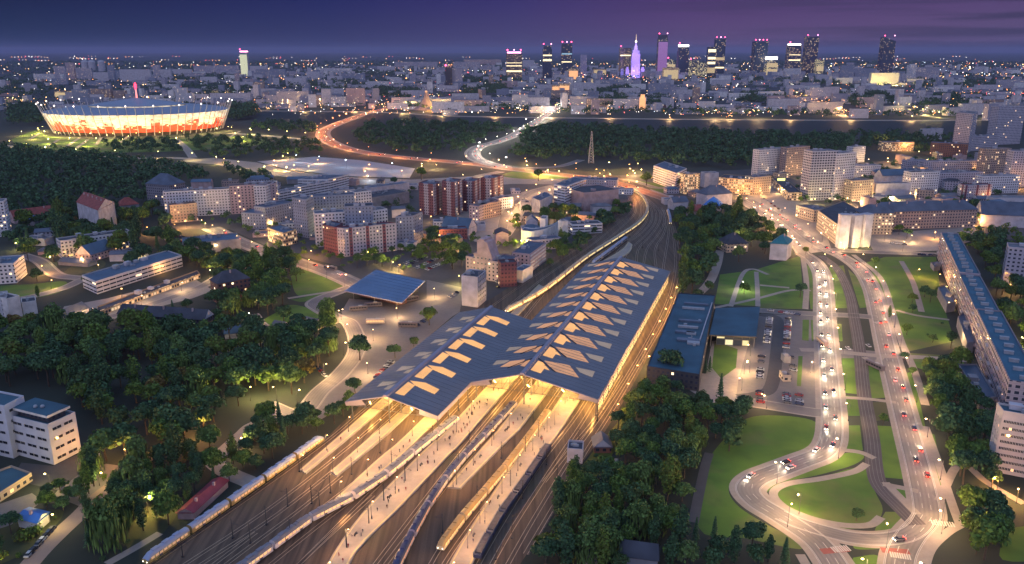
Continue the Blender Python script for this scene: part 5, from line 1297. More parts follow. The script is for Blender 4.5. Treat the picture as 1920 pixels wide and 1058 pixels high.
# ---- bus canopy
cz = 8.0
q = [G(*p, cz) for p in ((645, 543), (753, 566), (797, 530), (705, 509))]; cc = cent(q); L_ = [sub(p, cc) for p in q]
rt = empty('bus_canopy', cc, 0, 'big tilted blue canopy over the bus station', 'canopy')
zs_ = [7.2, 7.2, 9.4, 9.4]
mb = MB()
mb.face([(*p, z) for p, z in zip(L_, zs_)]); mb.face([(*p, z - .6) for p, z in list(zip(L_, zs_))[::-1]], 1)
for i in range(4):
    a, b = L_[i], L_[(i + 1) % 4]; za, zb_ = zs_[i], zs_[(i + 1) % 4]; mb.face([(*a, za - .6), (*b, zb_ - .6), (*b, zb_), (*a, za)], 1)
ro = mb.build('roof', [mat('canopy_blue', (.095, .17, .29), .45, .12, .08), m_soff], rt)
for i in range(1, 9):
    mb = MB(); t_ = i / 9; a = lerp(L_[0], L_[3], t_); b = lerp(L_[1], L_[2], t_); z = 7.2 + 2.2 * t_
    dd = nrm(sub(b, a)); mb.box((*lerp(a, b, .5), z + .1), (ln(sub(b, a)), .22, .2), math.atan2(dd[1], dd[0])); mb.build('roof_rib', mat('canopy_rib', (.08, .145, .25), .5, .1, .1), ro)
for i in range(4):
    for k in (.12, .5, .88):
        p = lerp(lerp(L_[0], L_[3], .08 + .28 * i), lerp(L_[1], L_[2], .08 + .28 * i), k)
        mb = MB(); mb.tube((*p, 0), (*p, 6.7 + 2 * (.08 + .28 * i)), .25, .2, 7); mb.build('column', STEEL, rt)
mb = MB(); p, q2 = lerp(L_[0], L_[3], .35), lerp(L_[1], L_[2], .35); dd = nrm(sub(q2, p)); mb.box((*lerp(p, q2, .5), 2), (ln(sub(q2, p)) * .75, 7, 4), math.atan2(dd[1], dd[0])); mb.build('waiting_room', F_['brick'], rt)
BLD.append([G(*p) for p in ((645, 560), (755, 585), (797, 545), (705, 520))])

# ---- flat-roofed station building and entrance pavilion
q = [G(*p, 8.5) for p in ((1213, 690), (1312, 706), (1341, 556), (1272, 552))]
T['stb'] = r = building('station_building', 'big dark blue flat-roofed station building with rooflights beside the tracks', q, 8.5, F_['dark'], RF['teals'], 'building', 'flat', 0, par=.6)
cx_ = (r.location.x, r.location.y)
for i, (x, y, w_, l_) in enumerate(((1305, 572, 22, 2), (1300, 580, 20, 2.2), (1294, 604, 20, 2.4), (1290, 615, 17, 2), (1284, 625, 16, 3), (1296, 627, 8, 3), (1290, 640, 18, 4), (1300, 645, 10, 4))):
    p = sub(G(x, y, 9), cx_); mb = MB(); mb.box((p[0], p[1], 9.7), (w_ * .7, l_, 1.2), -.25); mb.build('rooflight', UNIT if i % 2 else mat('rooflight_glass', (.10, .13, .18), .2, .2, .2), r)
p0, p1 = sub(G(1335, 570, 9), cx_), sub(G(1312, 640, 9), cx_); p2 = sub(G(1290, 636, 9), cx_)
for a, b in ((p0, p1), (p1, p2)):
    dd = nrm(sub(b, a)); mb = MB(); mb.box((*lerp(a, b, .5), 9.6), (ln(sub(b, a)), .5, 1), math.atan2(dd[1], dd[0])); mb.build('roof_kerb', F_['plain'], r)
q = [G(*p, 7.6) for p in ((1330, 628), (1418, 632), (1425, 576), (1342, 578))]; cc = cent(q); L_ = [sub(p, cc) for p in q]
rt = empty('entrance_pavilion', cc, 0, 'dark blue flat-roofed entrance pavilion with a deep overhang and lit doors', 'pavilion')
mb = MB(); mb.prism(L_, 6.8, 7.7, 0, 1, bot=True); mb.build('roof', [DKST, RF['teals']], rt)
mb = MB(); mb.prism(inset(L_, 4), 0, 6.8, 0, top=False); mb.build('glazed_wall', F_['glasslit'], rt)
for p in inset(L_, 1):
    mb = MB(); mb.tube((*p, 0), (*p, 6.8), .25, .25, 6); mb.build('column', STEEL, rt)
for x in (1398, 1408):
    p = sub(G(x, 640, 4), cc); mb = MB(); mb.box((p[0], p[1] + 3, 5.8), (2.6, .3, .9)); mb.build('lit_sign', glow('sign_red', (1, .16, .08), 5) if x == 1398 else glow('sign_white', (1, .85, .6), 5), rt)
BLD.append(GL([(1325, 650), (1420, 652), (1428, 585), (1338, 588)]))

# ---- long slab on the right: three joined sections under one stepped roof
base = [G(*p) for p in ((1757, 482), (1795, 575), (1824, 652), (1878, 795))]
hgt = [18, 18, 18]
A0, A3 = base[0], base[3]
d = nrm(sub(A3, A0)); n_ = (-d[1], d[0]); n_ = n_ if n_[0] > 0 else mul(n_, -1)
Ltot = ln(sub(A3, A0)); cuts = [0, .40, .66, 1.0]
rt = empty('long_slab', lerp(A0, A3, .5), 0, 'very long slab of flats with a teal vent-dotted roof at the right frame edge', 'building')
cc = (rt.location.x, rt.location.y)
wallm = facade('facade_long_slab', (.36, .29, .33), du=3.4, a=.22, b_=.78, c=.3, d=.78, lit=.035, wall2=(.40, .36, .40))
for i in range(3):
    a = sub(add(A0, mul(d, Ltot * cuts[i])), cc); b = sub(add(A0, mul(d, Ltot * cuts[i + 1] - .05)), cc); h = (21, 20, 21.5)[i]
    q = [a, b, add(b, mul(n_, 13)), add(a, mul(n_, 13))]
    mb = MB(); walls(mb, q, h, .9); mb.build('wall', wallm, rt)
    mb = MB(); mb.poly(inset(q, .36), h + .05); ro = mb.build('roof', mat('slab_roof_teal', (.022, .10, .16), .6, .25, .1), rt)
    k = 0; L_ = ln(sub(b, a)); nv = int(L_ / 11)
    for k in range(nv):
        p = add(add(a, mul(d, (k + .5) * L_ / nv)), mul(n_, 6.5 + R.uniform(-1, 1))); mb = MB(); mb.box((p[0], p[1], h + .8), (1.6, 4.2, 1.5), math.atan2(d[1], d[0])); mb.box((p[0], p[1], h + 1.65), (1.9, 4.5, .2), math.atan2(d[1], d[0])); mb.build('roof_vent', UNIT, ro)
        for zz in range(3):
            p = add(add(a, mul(d, (k + .5) * L_ / nv)), mul(n_, -.55))
            mb = MB(); mb.box((p[0], p[1], 5.1 + zz * 6), (4.2, 1.1, 1.0), math.atan2(d[1], d[0])); mb.build('balcony', F_['plainpink'] if (k + zz) % 3 else F_['plain'], rt)
BLD.append([A0, A3, add(A3, mul(n_, 13)), add(A0, mul(n_, 13))])
for lab, px, h in (('flat teal-roofed shop at the foot of the long slab, nearest the corner flats', [(1795, 690), (1838, 755), (1868, 752), (1830, 690)], 4.5), ('small blue-roofed shop at the foot of the long slab, by the parked van', [(1795, 600), (1812, 650), (1826, 648), (1806, 592)], 4.5),
                 ('narrow blue-roofed annex at the far foot of the long slab', [(1758, 545), (1775, 575), (1792, 572), (1772, 540)], 4.5), ('tiny pale-roofed annex behind the plaza end of the long slab', [(1745, 492), (1752, 500), (1764, 498), (1758, 490)], 4)):
    building('shop_annex', lab, [G(*p, h) for p in px], h, F_['plaingrey'], RF['blue'], 'building', 'flat', 1)
# ---- corner flats, bottom right
pts, h = B3((1849, 866), (1860, 884), (1950, 902), 779); h = round(h / 3) * 3
r = building('apartment_tower', 'pale corner flats with rows of small windows, at the near end of the long slab', pts, h, mat('corner_flats_wall', (.50, .46, .46), .8, .12, .15), RF['teals'], 'building', 'flat', 2)
a, c, e = face3((1849, 866), (1860, 884), (1950, 902)); nf = int(h / 3) - 1
windows(r, c, e, 1.6, 14, nf, 1.3, 1.4, 3, .04, .8); windows(r, a, c, 1.6, 3, nf, 1.2, 1.4, 3, .04, .6)

# ---- small low buildings and garages filling the courts between the blocks
def free(p, r):
    return not any(inside(p, q) or any(segdist(p, a, b) < r for a, b in zip(q, q[1:] + q[:1])) for q in BLD) and not any(any(segdist(p, a, b) < hw + r for a, b in zip(pts, pts[1:])) for pts, hw in ROADS)
RAILP = yard
for w, px, n_, hs in (('in the courts among the central flats', [(440, 425), (560, 400), (700, 385), (780, 410), (880, 440), (960, 400), (1060, 370), (1130, 400), (1040, 470), (960, 470), (850, 450), (700, 480), (560, 470)], 26, (3, 6, 6, 9)),
                      ('in the courts among the right-hand blocks', [(1400, 345), (1500, 310), (1700, 300), (1920, 300), (1920, 400), (1640, 395), (1600, 400), (1440, 372)], 26, (6, 9, 9, 12)),
                      ('beside the road junction', [(1140, 350), (1225, 348), (1330, 362), (1260, 385), (1160, 362), (1060, 352), (1000, 352), (960, 362)], 9, (3, 6, 6)),
                      ('between the park and the gravel lot', [(280, 392), (300, 360), (480, 340), (640, 340), (780, 350), (760, 372), (560, 352)], 12, (6, 9)),
                      ('beyond the long palace', [(1600, 395), (1830, 390), (1925, 400), (1925, 375), (1600, 375)], 8, (6, 9)),
                      ('in the grounds around the long pale school', [(20, 450), (110, 440), (330, 440), (420, 480), (330, 478), (140, 505), (40, 500)], 7, (3, 6))):
    poly = GL(px); xs = [p[0] for p in poly]; ys = [p[1] for p in poly]; got = []; rr_ = random.Random(n_ * 3); tries = 0
    while len(got) < n_ and tries < 3000:
        tries += 1; p = (rr_.uniform(min(xs), max(xs)), rr_.uniform(min(ys), max(ys)))
        if not inside(p, poly) or inside(p, RAILP): continue
        wid = rr_.uniform(12, 30); dp = rr_.uniform(8, 14)
        if not free(p, 8.5) or any(ln(sub(p, q[0])) < 30 for q in got): continue
        an = rr_.choice((.15, -.25, .4, 1.65)); ca, sa = math.cos(an), math.sin(an)
        pts = [(p[0] + i * wid / 2 * ca - j * dp / 2 * sa, p[1] + i * wid / 2 * sa + j * dp / 2 * ca) for i, j in ((-1, -1), (1, -1), (1, 1), (-1, 1))]
        if not all(free(q, 1.5) for q in pts): continue
        got.append((p, pts, rr_.choice(hs)))
    for i, (p, pts, h) in enumerate(sorted(got, key=lambda q: q[0][0] / q[0][1])):
        wk = rr_.choice(('panel', 'plain', 'plainpink', 'beige', 'white', 'warm', 'plaingrey')); rk = rr_.choice(('dark', 'slate', 'blue', 'grey', 'slate'))
        kd = rr_.choice(('flat', 'flat', 'gable', 'hip'))
        building('low_building', '%s small %s-roofed building %s, counted from the left' % (nth(i), {'dark': 'black', 'slate': 'slate', 'blue': 'blue', 'grey': 'grey'}[rk], w), pts, h, F_[wk], RF[rk], 'building', kd, 1 if kd == 'flat' else 0, 'small buildings ' + w, rise=2.6 if kd != 'flat' else None)
# ------------------------------------------------------------------ stadium
C0 = G(264, 243)
RA, RB = 184, 160
rt = empty('stadium', C0, 0, 'oval stadium with a glowing red and white lattice facade and a pale roof', 'stadium')
def E_(a, k, z): return (RA * k * math.cos(a), RB * k * math.sin(a), z)
NST = 96
ms, t, b = newmat('stadium_mesh_panels')
uv = nd(t, 'ShaderNodeUVMap'); sx = nd(t, 'ShaderNodeSeparateXYZ'); t.links.new(uv.outputs[0], sx.inputs[0])
row = math_(t, 'FLOOR', math_(t, 'MULTIPLY', sx.outputs[1], 16)); colm = math_(t, 'FLOOR', math_(t, 'MULTIPLY_ADD', sx.outputs[0], 170, math_(t, 'MULTIPLY', row, .5)))
cx2 = nd(t, 'ShaderNodeCombineXYZ'); t.links.new(row, cx2.inputs[0]); t.links.new(colm, cx2.inputs[1]); wn = nd(t, 'ShaderNodeTexWhiteNoise'); t.links.new(cx2.outputs[0], wn.inputs[0])
cx3 = nd(t, 'ShaderNodeCombineXYZ'); t.links.new(math_(t, 'MULTIPLY', math_(t, 'FLOOR', math_(t, 'MULTIPLY', sx.outputs[0], 64)), .9), cx3.inputs[0]); t.links.new(math_(t, 'MULTIPLY', math_(t, 'FLOOR', math_(t, 'MULTIPLY', sx.outputs[1], 5)), .35), cx3.inputs[1])
nz = ntex(t, 1.0, 2, cx3.outputs[0])
redp = math_(t, 'ADD', math_(t, 'MULTIPLY', math_(t, 'SUBTRACT', .62, sx.outputs[1]), 1.3), math_(t, 'MULTIPLY', math_(t, 'SUBTRACT', nz, .5), 2.2))
red = math_(t, 'GREATER_THAN', math_(t, 'ADD', redp, math_(t, 'MULTIPLY', wn.outputs[0], .5)), .55)
colr = mixc(t, red, (1, .86, .64), (.80, .085, .035))
t.links.new(colr, b.inputs['Base Color']); t.links.new(colr, b.inputs['Emission Color'])
fade = math_(t, 'MULTIPLY_ADD', wn.outputs[0], .95, .10)
t.links.new(math_(t, 'MULTIPLY', fade, .95), b.inputs['Emission Strength']); ms.cycles.emission_sampling = 'NONE'
mb = MB()
for i in range(NST):
    a0, a1 = 6.28319 * i / NST, 6.28319 * (i + 1) / NST; u0, u1 = i / NST, (i + 1) / NST
    for k in range(4):
        f = lambda t_: .945 + .095 * t_
        t0, t1 = k / 4, (k + 1) / 4
        mb.face([E_(a0, f(t0), 7 + 36 * t0), E_(a1, f(t0), 7 + 36 * t0), E_(a1, f(t1), 7 + 36 * t1), E_(a0, f(t1), 7 + 36 * t1)], 0, [(u0, t0), (u1, t0), (u1, t1), (u0, t1)])
mb.build('facade', ms, rt)
mb = MB()
for i in range(NST):
    a0, a1 = 6.28319 * i / NST, 6.28319 * (i + 1) / NST
    mb.face([E_(a0, .88, 0), E_(a1, .88, 0), E_(a1, .90, 7), E_(a0, .90, 7)]); mb.face([E_(a0, .90, 7), E_(a1, .90, 7), E_(a1, .93, 7), E_(a0, .93, 7)])
mb.build('base_ring', mat('stadium_base', (.10, .07, .055), .8, .2, .1), rt)
mr = mat('roof_membrane', (.20, .25, .34), .6, .12, .02)
mb = MB()
prof = [(1.04, 43), (.99, 45.5), (.80, 50), (.55, 53)]
for (k0, z0), (k1, z1) in zip(prof, prof[1:]):
    for i in range(NST):
        a0, a1 = 6.28319 * i / NST, 6.28319 * (i + 1) / NST
        mb.face([E_(a0, k0, z0), E_(a1, k0, z0), E_(a1, k1, z1), E_(a0, k1, z1)])
mb.build('roof', mr, rt)
mb = MB()
for (k0, z0), (k1, z1) in zip([(.54, 55), (.30, 62), (.06, 68)], [(.30, 62), (.06, 68), (.0, 69)]):
    for i in range(48):
        a0, a1 = 6.28319 * i / 48, 6.28319 * (i + 1) / 48
        mb.face([E_(a0, k0, z0), E_(a1, k0, z0), E_(a1, k1, z1), E_(a0, k1, z1)])
mb.build('central_roof', mr, rt)
for i in range(72):
    a = 6.28319 * i / 72
    mb = MB(); mb.tube(E_(a, .955, 0), E_(a, 1.09, 61), .9, .5, 5); pm = mb.build('mast', mat('stadium_mast', (.50, .48, .52), .5, .1, .1), rt)
    if i % 3 == 0:
        mb = MB(); mb.ball(E_(a, 1.09, 61.5), 1.3, 0, 6, 4); mb.build('mast_light', glow('mast_light', (1, .80, .70), 6), pm)
zsp = HT(C0, 153)
mb = MB(); mb.tube((0, 0, 67), (0, 0, zsp - 14), 2.2, 1.2, 8); sp_ = mb.build('spire', glow('spire_white', (1, .25, .22), 1.6), rt)
mb = MB(); mb.ball((0, 0, zsp - 10), (3, 3, 8), 0, 8, 5); mb.build('spire_tip', glow('spire_red', (1, .02, .06), 5), sp_)
for i in range(14):
    a = math.pi * (1.05 + .9 * i / 13)
    lamp((C0[0] + RA * 1.12 * math.cos(a), C0[1] + RB * 1.12 * math.sin(a)), '%s lamp on the terrace around the front of the stadium' % nth(i), 'stadium terrace lamps', YEL, round(15000 * KL), 9, big=1.8)
for i, (x, y) in enumerate(((60, 262), (90, 270), (130, 268), (160, 275), (200, 262), (240, 264), (40, 255), (110, 258), (180, 268), (440, 258), (470, 252), (455, 265), (230, 270), (330, 268))):
    lamp(G(x, y), '%s yellow lamp on the terraced lawns before the stadium' % nth(i), 'lamps of the terraced lawns', YEL, round(15000 * KL), 9, big=1.8)
for i, l in enumerate((((55, 262), (75, 250)), ((90, 275), (110, 262)), ((125, 275), (150, 258)), ((95, 268), (60, 268)), ((180, 272), (190, 258)), ((430, 258), (450, 246)), ((140, 280), (165, 262)), ((225, 268), (240, 256)))):
    road('path', list(l), 6, m_pave, 0, .08)

# ------------------------------------------------------------------ skyline towers
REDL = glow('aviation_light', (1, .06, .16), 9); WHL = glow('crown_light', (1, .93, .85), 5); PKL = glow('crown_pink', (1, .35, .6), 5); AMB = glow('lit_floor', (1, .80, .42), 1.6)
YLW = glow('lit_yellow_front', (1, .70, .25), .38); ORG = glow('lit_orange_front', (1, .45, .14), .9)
def tower(lab, x0, x1, ytop, D, wall='glass', slant=0.0, crown=None, floors=(), red=2, depth=None, setb=None, nm='skyscraper'):
    """x0..x1 photo columns, ytop photo row of the roof, D distance"""
    xa, xb = (x0 - 960) / F * D * CP, (x1 - 960) / F * D * CP
    w = xb - xa; h = HT((0, D), ytop); dp = depth or w * .8
    rt = empty(nm, ((xa + xb) / 2, D + dp / 2), 0, lab, 'skyscraper' if nm == 'skyscraper' else 'building')
    P_ = [(-w / 2, -dp / 2), (w / 2, -dp / 2), (w / 2, dp / 2), (-w / 2, dp / 2)]
    mb = MB()
    if slant:
        hs = [h - max(0, -slant), h - max(0, slant), h - max(0, slant), h - max(0, -slant)]
        u = 0
        for i in range(4):
            a, b = P_[i], P_[(i + 1) % 4]; d_ = ln(sub(b, a)); mb.face([(*a, 0), (*b, 0), (*b, hs[(i + 1) % 4]), (*a, hs[i])], 0, [(u, 0), (u + d_, 0), (u + d_, hs[(i + 1) % 4]), (u, hs[i])]); u += d_
        mb.face([(*p, z) for p, z in zip(P_, hs)], 1)
    elif setb:
        zz = 0
        for f0, k in setb:
            mb.prism([mul(p, k) for p in P_], zz, h * f0, 0, 1); zz = h * f0
    else: mb.prism(P_, 0, h, 0, 1)
    body = mb.build('shaft', [F_[wall], RF['dark']], rt)
    for z0, z1, m_ in floors:
        mb = MB(); mb.box((0, -dp / 2 - .4, h * (z0 + z1) / 2), (w * .96, 1, h * (z1 - z0))); mb.build('lit_floors_or_wash', m_, rt)
    if crown:
        mb = MB(); mb.prism([mul(p, .86) for p in P_], h + .1, h + crown[1], 0); mb.build('crown', crown[0], rt)
    for k in range(red):
        mb = MB(); x = (-.42 + .84 * k / max(1, red - 1)) * w; top_ = h + (crown[1] if crown else 0); mb.tube((x, -dp * .3, h - 4), (x, -dp * .3, top_ + 10), .8, .5, 5); ant = mb.build('antenna', DKST, rt)
        mb = MB(); mb.ball((x, -dp * .3, top_ + 11), 4.2, 0, 6, 4); mb.build('red_light', RED_ if False else RED_L[k % 3], ant)
    return rt
RED_L = [RED_ for RED_ in (REDL, PKL, REDL)]
tower('broad brown tower with lit bands and pink crown lights, leftmost of the skyline group', 949, 979, 100, 5000, 'brownlit', crown=(PKL, 8), floors=((.28, .34, AMB), (.5, .53, AMB), (.62, .64, AMB)), red=3)
tower('slim dark tower with a lit waist and red antenna lights, left of its twin', 1018, 1035, 86, 5300, 'glass', floors=((.52, .58, AMB), (.68, .72, AMB)), red=2, setb=((.9, 1), (1, .85)))
tower('slim dark tower with a lit ring, right of its twin', 1053, 1073, 84, 5350, 'glass', floors=((.46, .49, AMB), (.7, .74, glow('lit_teal', (.5, .9, 1), .35))), red=3, crown=(RF['dark'], 6))
tower('pale narrow tower standing alone before the palace tower', 1089, 1101, 103, 5600, 'panel', red=0)
tower('brown hotel tower with a lit ring left of the purple spire tower', 1163, 1184, 90, 5500, 'brownlit', floors=((.72, .76, AMB),), red=1)
tower('tall purple-lit tower with a dark cap right of the spire tower', 1234, 1252, 72, 5900, 'pink' if False else 'glass', floors=((.05, .9, glow('purple_wash', (.36, .12, .42), .42)),), crown=(RF['dark'], 22), red=2)  # purple wash is a glowing panel: light put into the front, not floors
tower('small yellow-lit stepped tower right of the purple tower', 1253, 1268, 112, 5300, 'glasslit', floors=((.2, .5, YLW), (.6, .75, YLW)), red=1, setb=((.6, 1), (.85, .75), (1, .45)))
tower('grey tower with a white glowing crown', 1273, 1293, 88, 5600, 'glass', crown=(WHL, 14), red=1, setb=((.85, 1), (1, .9)))
tower('low cluster tower with many lit windows', 1296, 1312, 114, 5500, 'glasslit', red=1)
tower('second low cluster tower with many lit windows', 1312, 1328, 118, 5450, 'glasslit', red=0)
tower('square tower with three lit blocks stacked down its front', 1328, 1343, 88, 5500, 'glass', floors=((.12, .3, YLW), (.42, .5, AMB), (.58, .66, AMB), (.82, .92, AMB)), red=0)
tower('tall blue-grey tower with red lights beside the stacked-lit tower', 1342, 1360, 73, 5700, 'glass', floors=((.2, .24, AMB), (.42, .5, YLW)), red=3)
tower('wide dark blue tower with a flat red-lit top', 1415, 1440, 78, 5600, 'glass', red=4)
tower('yellow floodlit pyramid-topped tower', 1440, 1461, 112, 5500, 'glasslit', floors=((.1, .45, YLW), (.55, .8, YLW)), red=0, setb=((.55, 1), (.75, .8), (.9, .6), (1, .3)), crown=(WHL, 18))
tower('dark tower with a bright white sign along its top', 1480, 1503, 85, 5600, 'glassdot', crown=(WHL, 9), floors=((.5, .54, AMB), (.68, .7, AMB)), red=1)
tower('tall dark purple tower with scattered lit windows', 1512, 1534, 69, 5700, 'glassdot', red=2)
tower('low glowing tower at the foot of the tall dark purple tower', 1534, 1548, 112, 5600, 'glasslit', floors=((.3, .6, YLW),), red=0)
tower('lone dark tower with a slanted top at the right', 1656, 1678, 70, 5800, 'glass', slant=26, red=2)
tower('tall white-lit tower standing alone behind the stadium', 448, 462, 98, 5600, 'panel', floors=((.02, .9, glow('tower_wash', (.85, .85, .45), .55)),), crown=(PKL, 8), red=1)  # pale wash panel glows by itself, light put into the tower front
tower('dark tower block with a pale side, in the middle distance', 834, 846, 127, 3900, 'dark', red=1)
tower('pale lilac tower block joined to the dark one, in the middle distance', 846, 866, 128, 3920, 'panel', red=0)
# spire tower: stepped palace with wings, floodlit violet
D = 5400; xc = (1192 - 960) / F * D * CP; hh = HT((0, D), 64); k = hh / 237
rt = empty('spire_tower', (xc, D), 0, 'stepped stone palace tower with a tall lit spire, washed in violet light', 'skyscraper')
stone = mat('violet_lit_stone', (.50, .44, .56), .8, .1, .01); stf = facade('facade_palace', (.50, .44, .56), (.16, .10, .25), du=6, dv=9, a=.35, b_=.65, c=.1, d=.85, lit=.02)  # the violet of the floodlight is put into the stone colour too
mb = MB(); mb.prism([(-24 * k, -20 * k), (24 * k, -20 * k), (24 * k, 20 * k), (-24 * k, 20 * k)], 0, 128 * k, 0, 1); mb.prism([(-19 * k, -15 * k), (19 * k, -15 * k), (19 * k, 15 * k), (-19 * k, 15 * k)], 128 * k, 150 * k, 0, 1); mb.build('shaft', [stf, stone], rt)
for x in (-1, 1):
    mb = MB(); mb.prism([(x * 44 * k - 10 * k, -12 * k), (x * 44 * k + 10 * k, -12 * k), (x * 44 * k + 10 * k, 12 * k), (x * 44 * k - 10 * k, 12 * k)], 0, 45 * k, 0, 1); mb.prism([(x * 44 * k - 6 * k, -8 * k), (x * 44 * k + 6 * k, -8 * k), (x * 44 * k + 6 * k, 8 * k), (x * 44 * k - 6 * k, 8 * k)], 45 * k, 56 * k, 0, 1); mb.build('wing', [stf, stone], rt)
    for y in (-1,):
        mb = MB(); mb.tube((x * 13 * k, -13 * k, 128 * k), (x * 13 * k, -13 * k, 142 * k), 2.5 * k, .6 * k, 6); mb.build('pinnacle', stone, rt)
mb = MB(); mb.tube((0, 0, 150 * k), (0, 0, 172 * k), 11 * k, 9 * k, 8); mb.tube((0, 0, 172 * k), (0, 0, 190 * k), 6 * k, 3 * k, 8); cr = mb.build('crown', glow('violet_crown', (.75, .5, 1), .45), rt)
mb = MB(); mb.tube((0, 0, 190 * k), (0, 0, 237 * k), 2.6 * k, .6 * k, 6); sp_ = mb.build('spire', glow('spire_gold', (1, .70, .35), 1.0), rt)
mb = MB(); mb.ball((0, 0, 196 * k), 5.5 * k, 0, 8, 5); mb.build('clock_light', glow('clock_glow', (1, .85, .55), 4), sp_)
for i, (x, y, z, p_) in enumerate(((0, -110, 30, 4.2e6), (0, -90, 150, 2.2e6), (-60, -90, 14, 1.2e6), (60, -90, 14, 1.2e6))):
    l = bpy.data.lights.new('violet_flood', 'POINT'); l.color = (.42, .26, 1); l.energy = p_ * .17; l.shadow_soft_size = 3
    lo = bpy.data.objects.new('violet_flood', l); COL.objects.link(lo); lo.parent = rt; lo.location = (x, y, z)
# lit low landmarks
def lm(nm, lab, x0, x1, yt, yb, wall, rf_='slate', roof='flat', fine=True, dep=30):
    pts, h = B2((x0, yb), (x1, yb), yt, dep); return building(nm, lab, pts, h, wall, RF[rf_], 'building', roof, 0, None, fine=fine)
lm('opera_building', 'pale block floodlit from below before the lone slanted tower', 1632, 1684, 137, 159, mat('floodlit_pale', (.6, .56, .5), .8, .1, .01), 'grey')
pq = G(1655, 161)
for i in range(5):
    q = G(1636 + i * 11, 160.5); lamp((q[0], q[1] - 10), '%s floodlight at the foot of the pale block' % nth(i), 'floodlights of the pale block', YEL, 190000 * KL, 3, name='floodlight', arm=0, big=2.5)
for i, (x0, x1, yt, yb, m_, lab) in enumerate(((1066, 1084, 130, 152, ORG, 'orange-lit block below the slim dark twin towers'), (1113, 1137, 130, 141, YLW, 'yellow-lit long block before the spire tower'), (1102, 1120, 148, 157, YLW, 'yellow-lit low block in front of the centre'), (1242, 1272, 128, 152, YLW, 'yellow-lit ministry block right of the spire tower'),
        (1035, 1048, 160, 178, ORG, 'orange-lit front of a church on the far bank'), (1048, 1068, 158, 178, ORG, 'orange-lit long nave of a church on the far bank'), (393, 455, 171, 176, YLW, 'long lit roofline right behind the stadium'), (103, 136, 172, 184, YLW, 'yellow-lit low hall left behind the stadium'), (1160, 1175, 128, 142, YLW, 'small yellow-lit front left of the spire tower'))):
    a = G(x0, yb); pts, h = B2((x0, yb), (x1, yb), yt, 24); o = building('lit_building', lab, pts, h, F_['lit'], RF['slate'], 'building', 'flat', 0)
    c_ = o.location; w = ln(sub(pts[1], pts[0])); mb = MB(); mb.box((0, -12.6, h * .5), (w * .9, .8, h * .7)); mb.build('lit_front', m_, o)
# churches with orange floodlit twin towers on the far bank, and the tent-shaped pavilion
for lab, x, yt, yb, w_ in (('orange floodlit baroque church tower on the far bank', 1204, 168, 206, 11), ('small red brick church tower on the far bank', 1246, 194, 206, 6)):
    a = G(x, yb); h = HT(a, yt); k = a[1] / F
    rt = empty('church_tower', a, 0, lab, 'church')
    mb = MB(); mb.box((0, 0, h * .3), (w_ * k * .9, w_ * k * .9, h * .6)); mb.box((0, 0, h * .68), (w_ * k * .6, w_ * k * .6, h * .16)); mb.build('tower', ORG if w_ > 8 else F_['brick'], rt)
    mb = MB(); mb.tube((0, 0, h * .76), (0, 0, h * .86), w_ * k * .3, w_ * k * .12, 8); mb.tube((0, 0, h * .86), (0, 0, h), w_ * k * .1, .2, 6); mb.build('spire', RF['dark'], rt)
a = G(800, 206); h = HT(a, 172); k = a[1] / F
rt = empty('tent_roof_hall', a, 0, 'pointed tent-shaped hall with a lit orange apex on the far bank', 'hall')
mb = MB(); W_ = 26 * k
prof = [(1, 0), (.55, .22), (.3, .5), (.14, .8), (.08, 1)]
for (r0, z0), (r1, z1) in zip(prof, prof[1:]):
    for i in range(8):
        a0, a1 = 6.2832 * i / 8, 6.2832 * (i + 1) / 8
        mb.face([(W_ * r0 * math.cos(a0), W_ * r0 * .7 * math.sin(a0), h * z0), (W_ * r0 * math.cos(a1), W_ * r0 * .7 * math.sin(a1), h * z0), (W_ * r1 * math.cos(a1), W_ * r1 * .7 * math.sin(a1), h * z1), (W_ * r1 * math.cos(a0), W_ * r1 * .7 * math.sin(a0), h * z1)])
mb.build('roof', mat('tent_roof', (.30, .22, .20), .8, .1, .02), rt)
mb = MB(); mb.ball((0, 0, h), (4, 4, 3), 0, 8, 4); mb.build('apex_light', ORG, rt)
lamp((a[0] + 20, a[1] - 60), 'orange lamp before the pointed tent-shaped hall', 'single far lamps', SOD, 160000 * KL, 14, big=3)
# lattice tower in the riverside wood
a = G(1108, 306); h = HT(a, 246); k = a[1] / F
rt = empty('lattice_tower', a, 0, 'slim steel lattice tower in the riverside wood', 'tower'); mb = MB()
for x, y in ((-1, -1), (1, -1), (1, 1), (-1, 1)):
    mb.tube((x * 5 * k, y * 5 * k, 0), (x * .6 * k, y * .6 * k, h), .5, .35, 4)
mb.build('tower_leg_frame', mat('pylon_steel', (.22, .24, .28), .5, .1, .1), rt)
mb = MB()
for q in range(12):
    z0, z1 = h * q / 12, h * (q + 1) / 12; w0, w1 = (5 - 4.4 * q / 12) * k, (5 - 4.4 * (q + 1) / 12) * k
    for s_ in (-1, 1):
        mb.tube((-w0, s_ * w0, z0), (w1, s_ * w1, z1), .25, .25, 4); mb.tube((w0, s_ * w0, z0), (-w1, s_ * w1, z1), .25, .25, 4); mb.tube((s_ * w0, -w0, z0), (s_ * w1, w1, z1), .25, .25, 4)
mb.build('bracing', mat('pylon_steel', (.22, .24, .28)), rt)
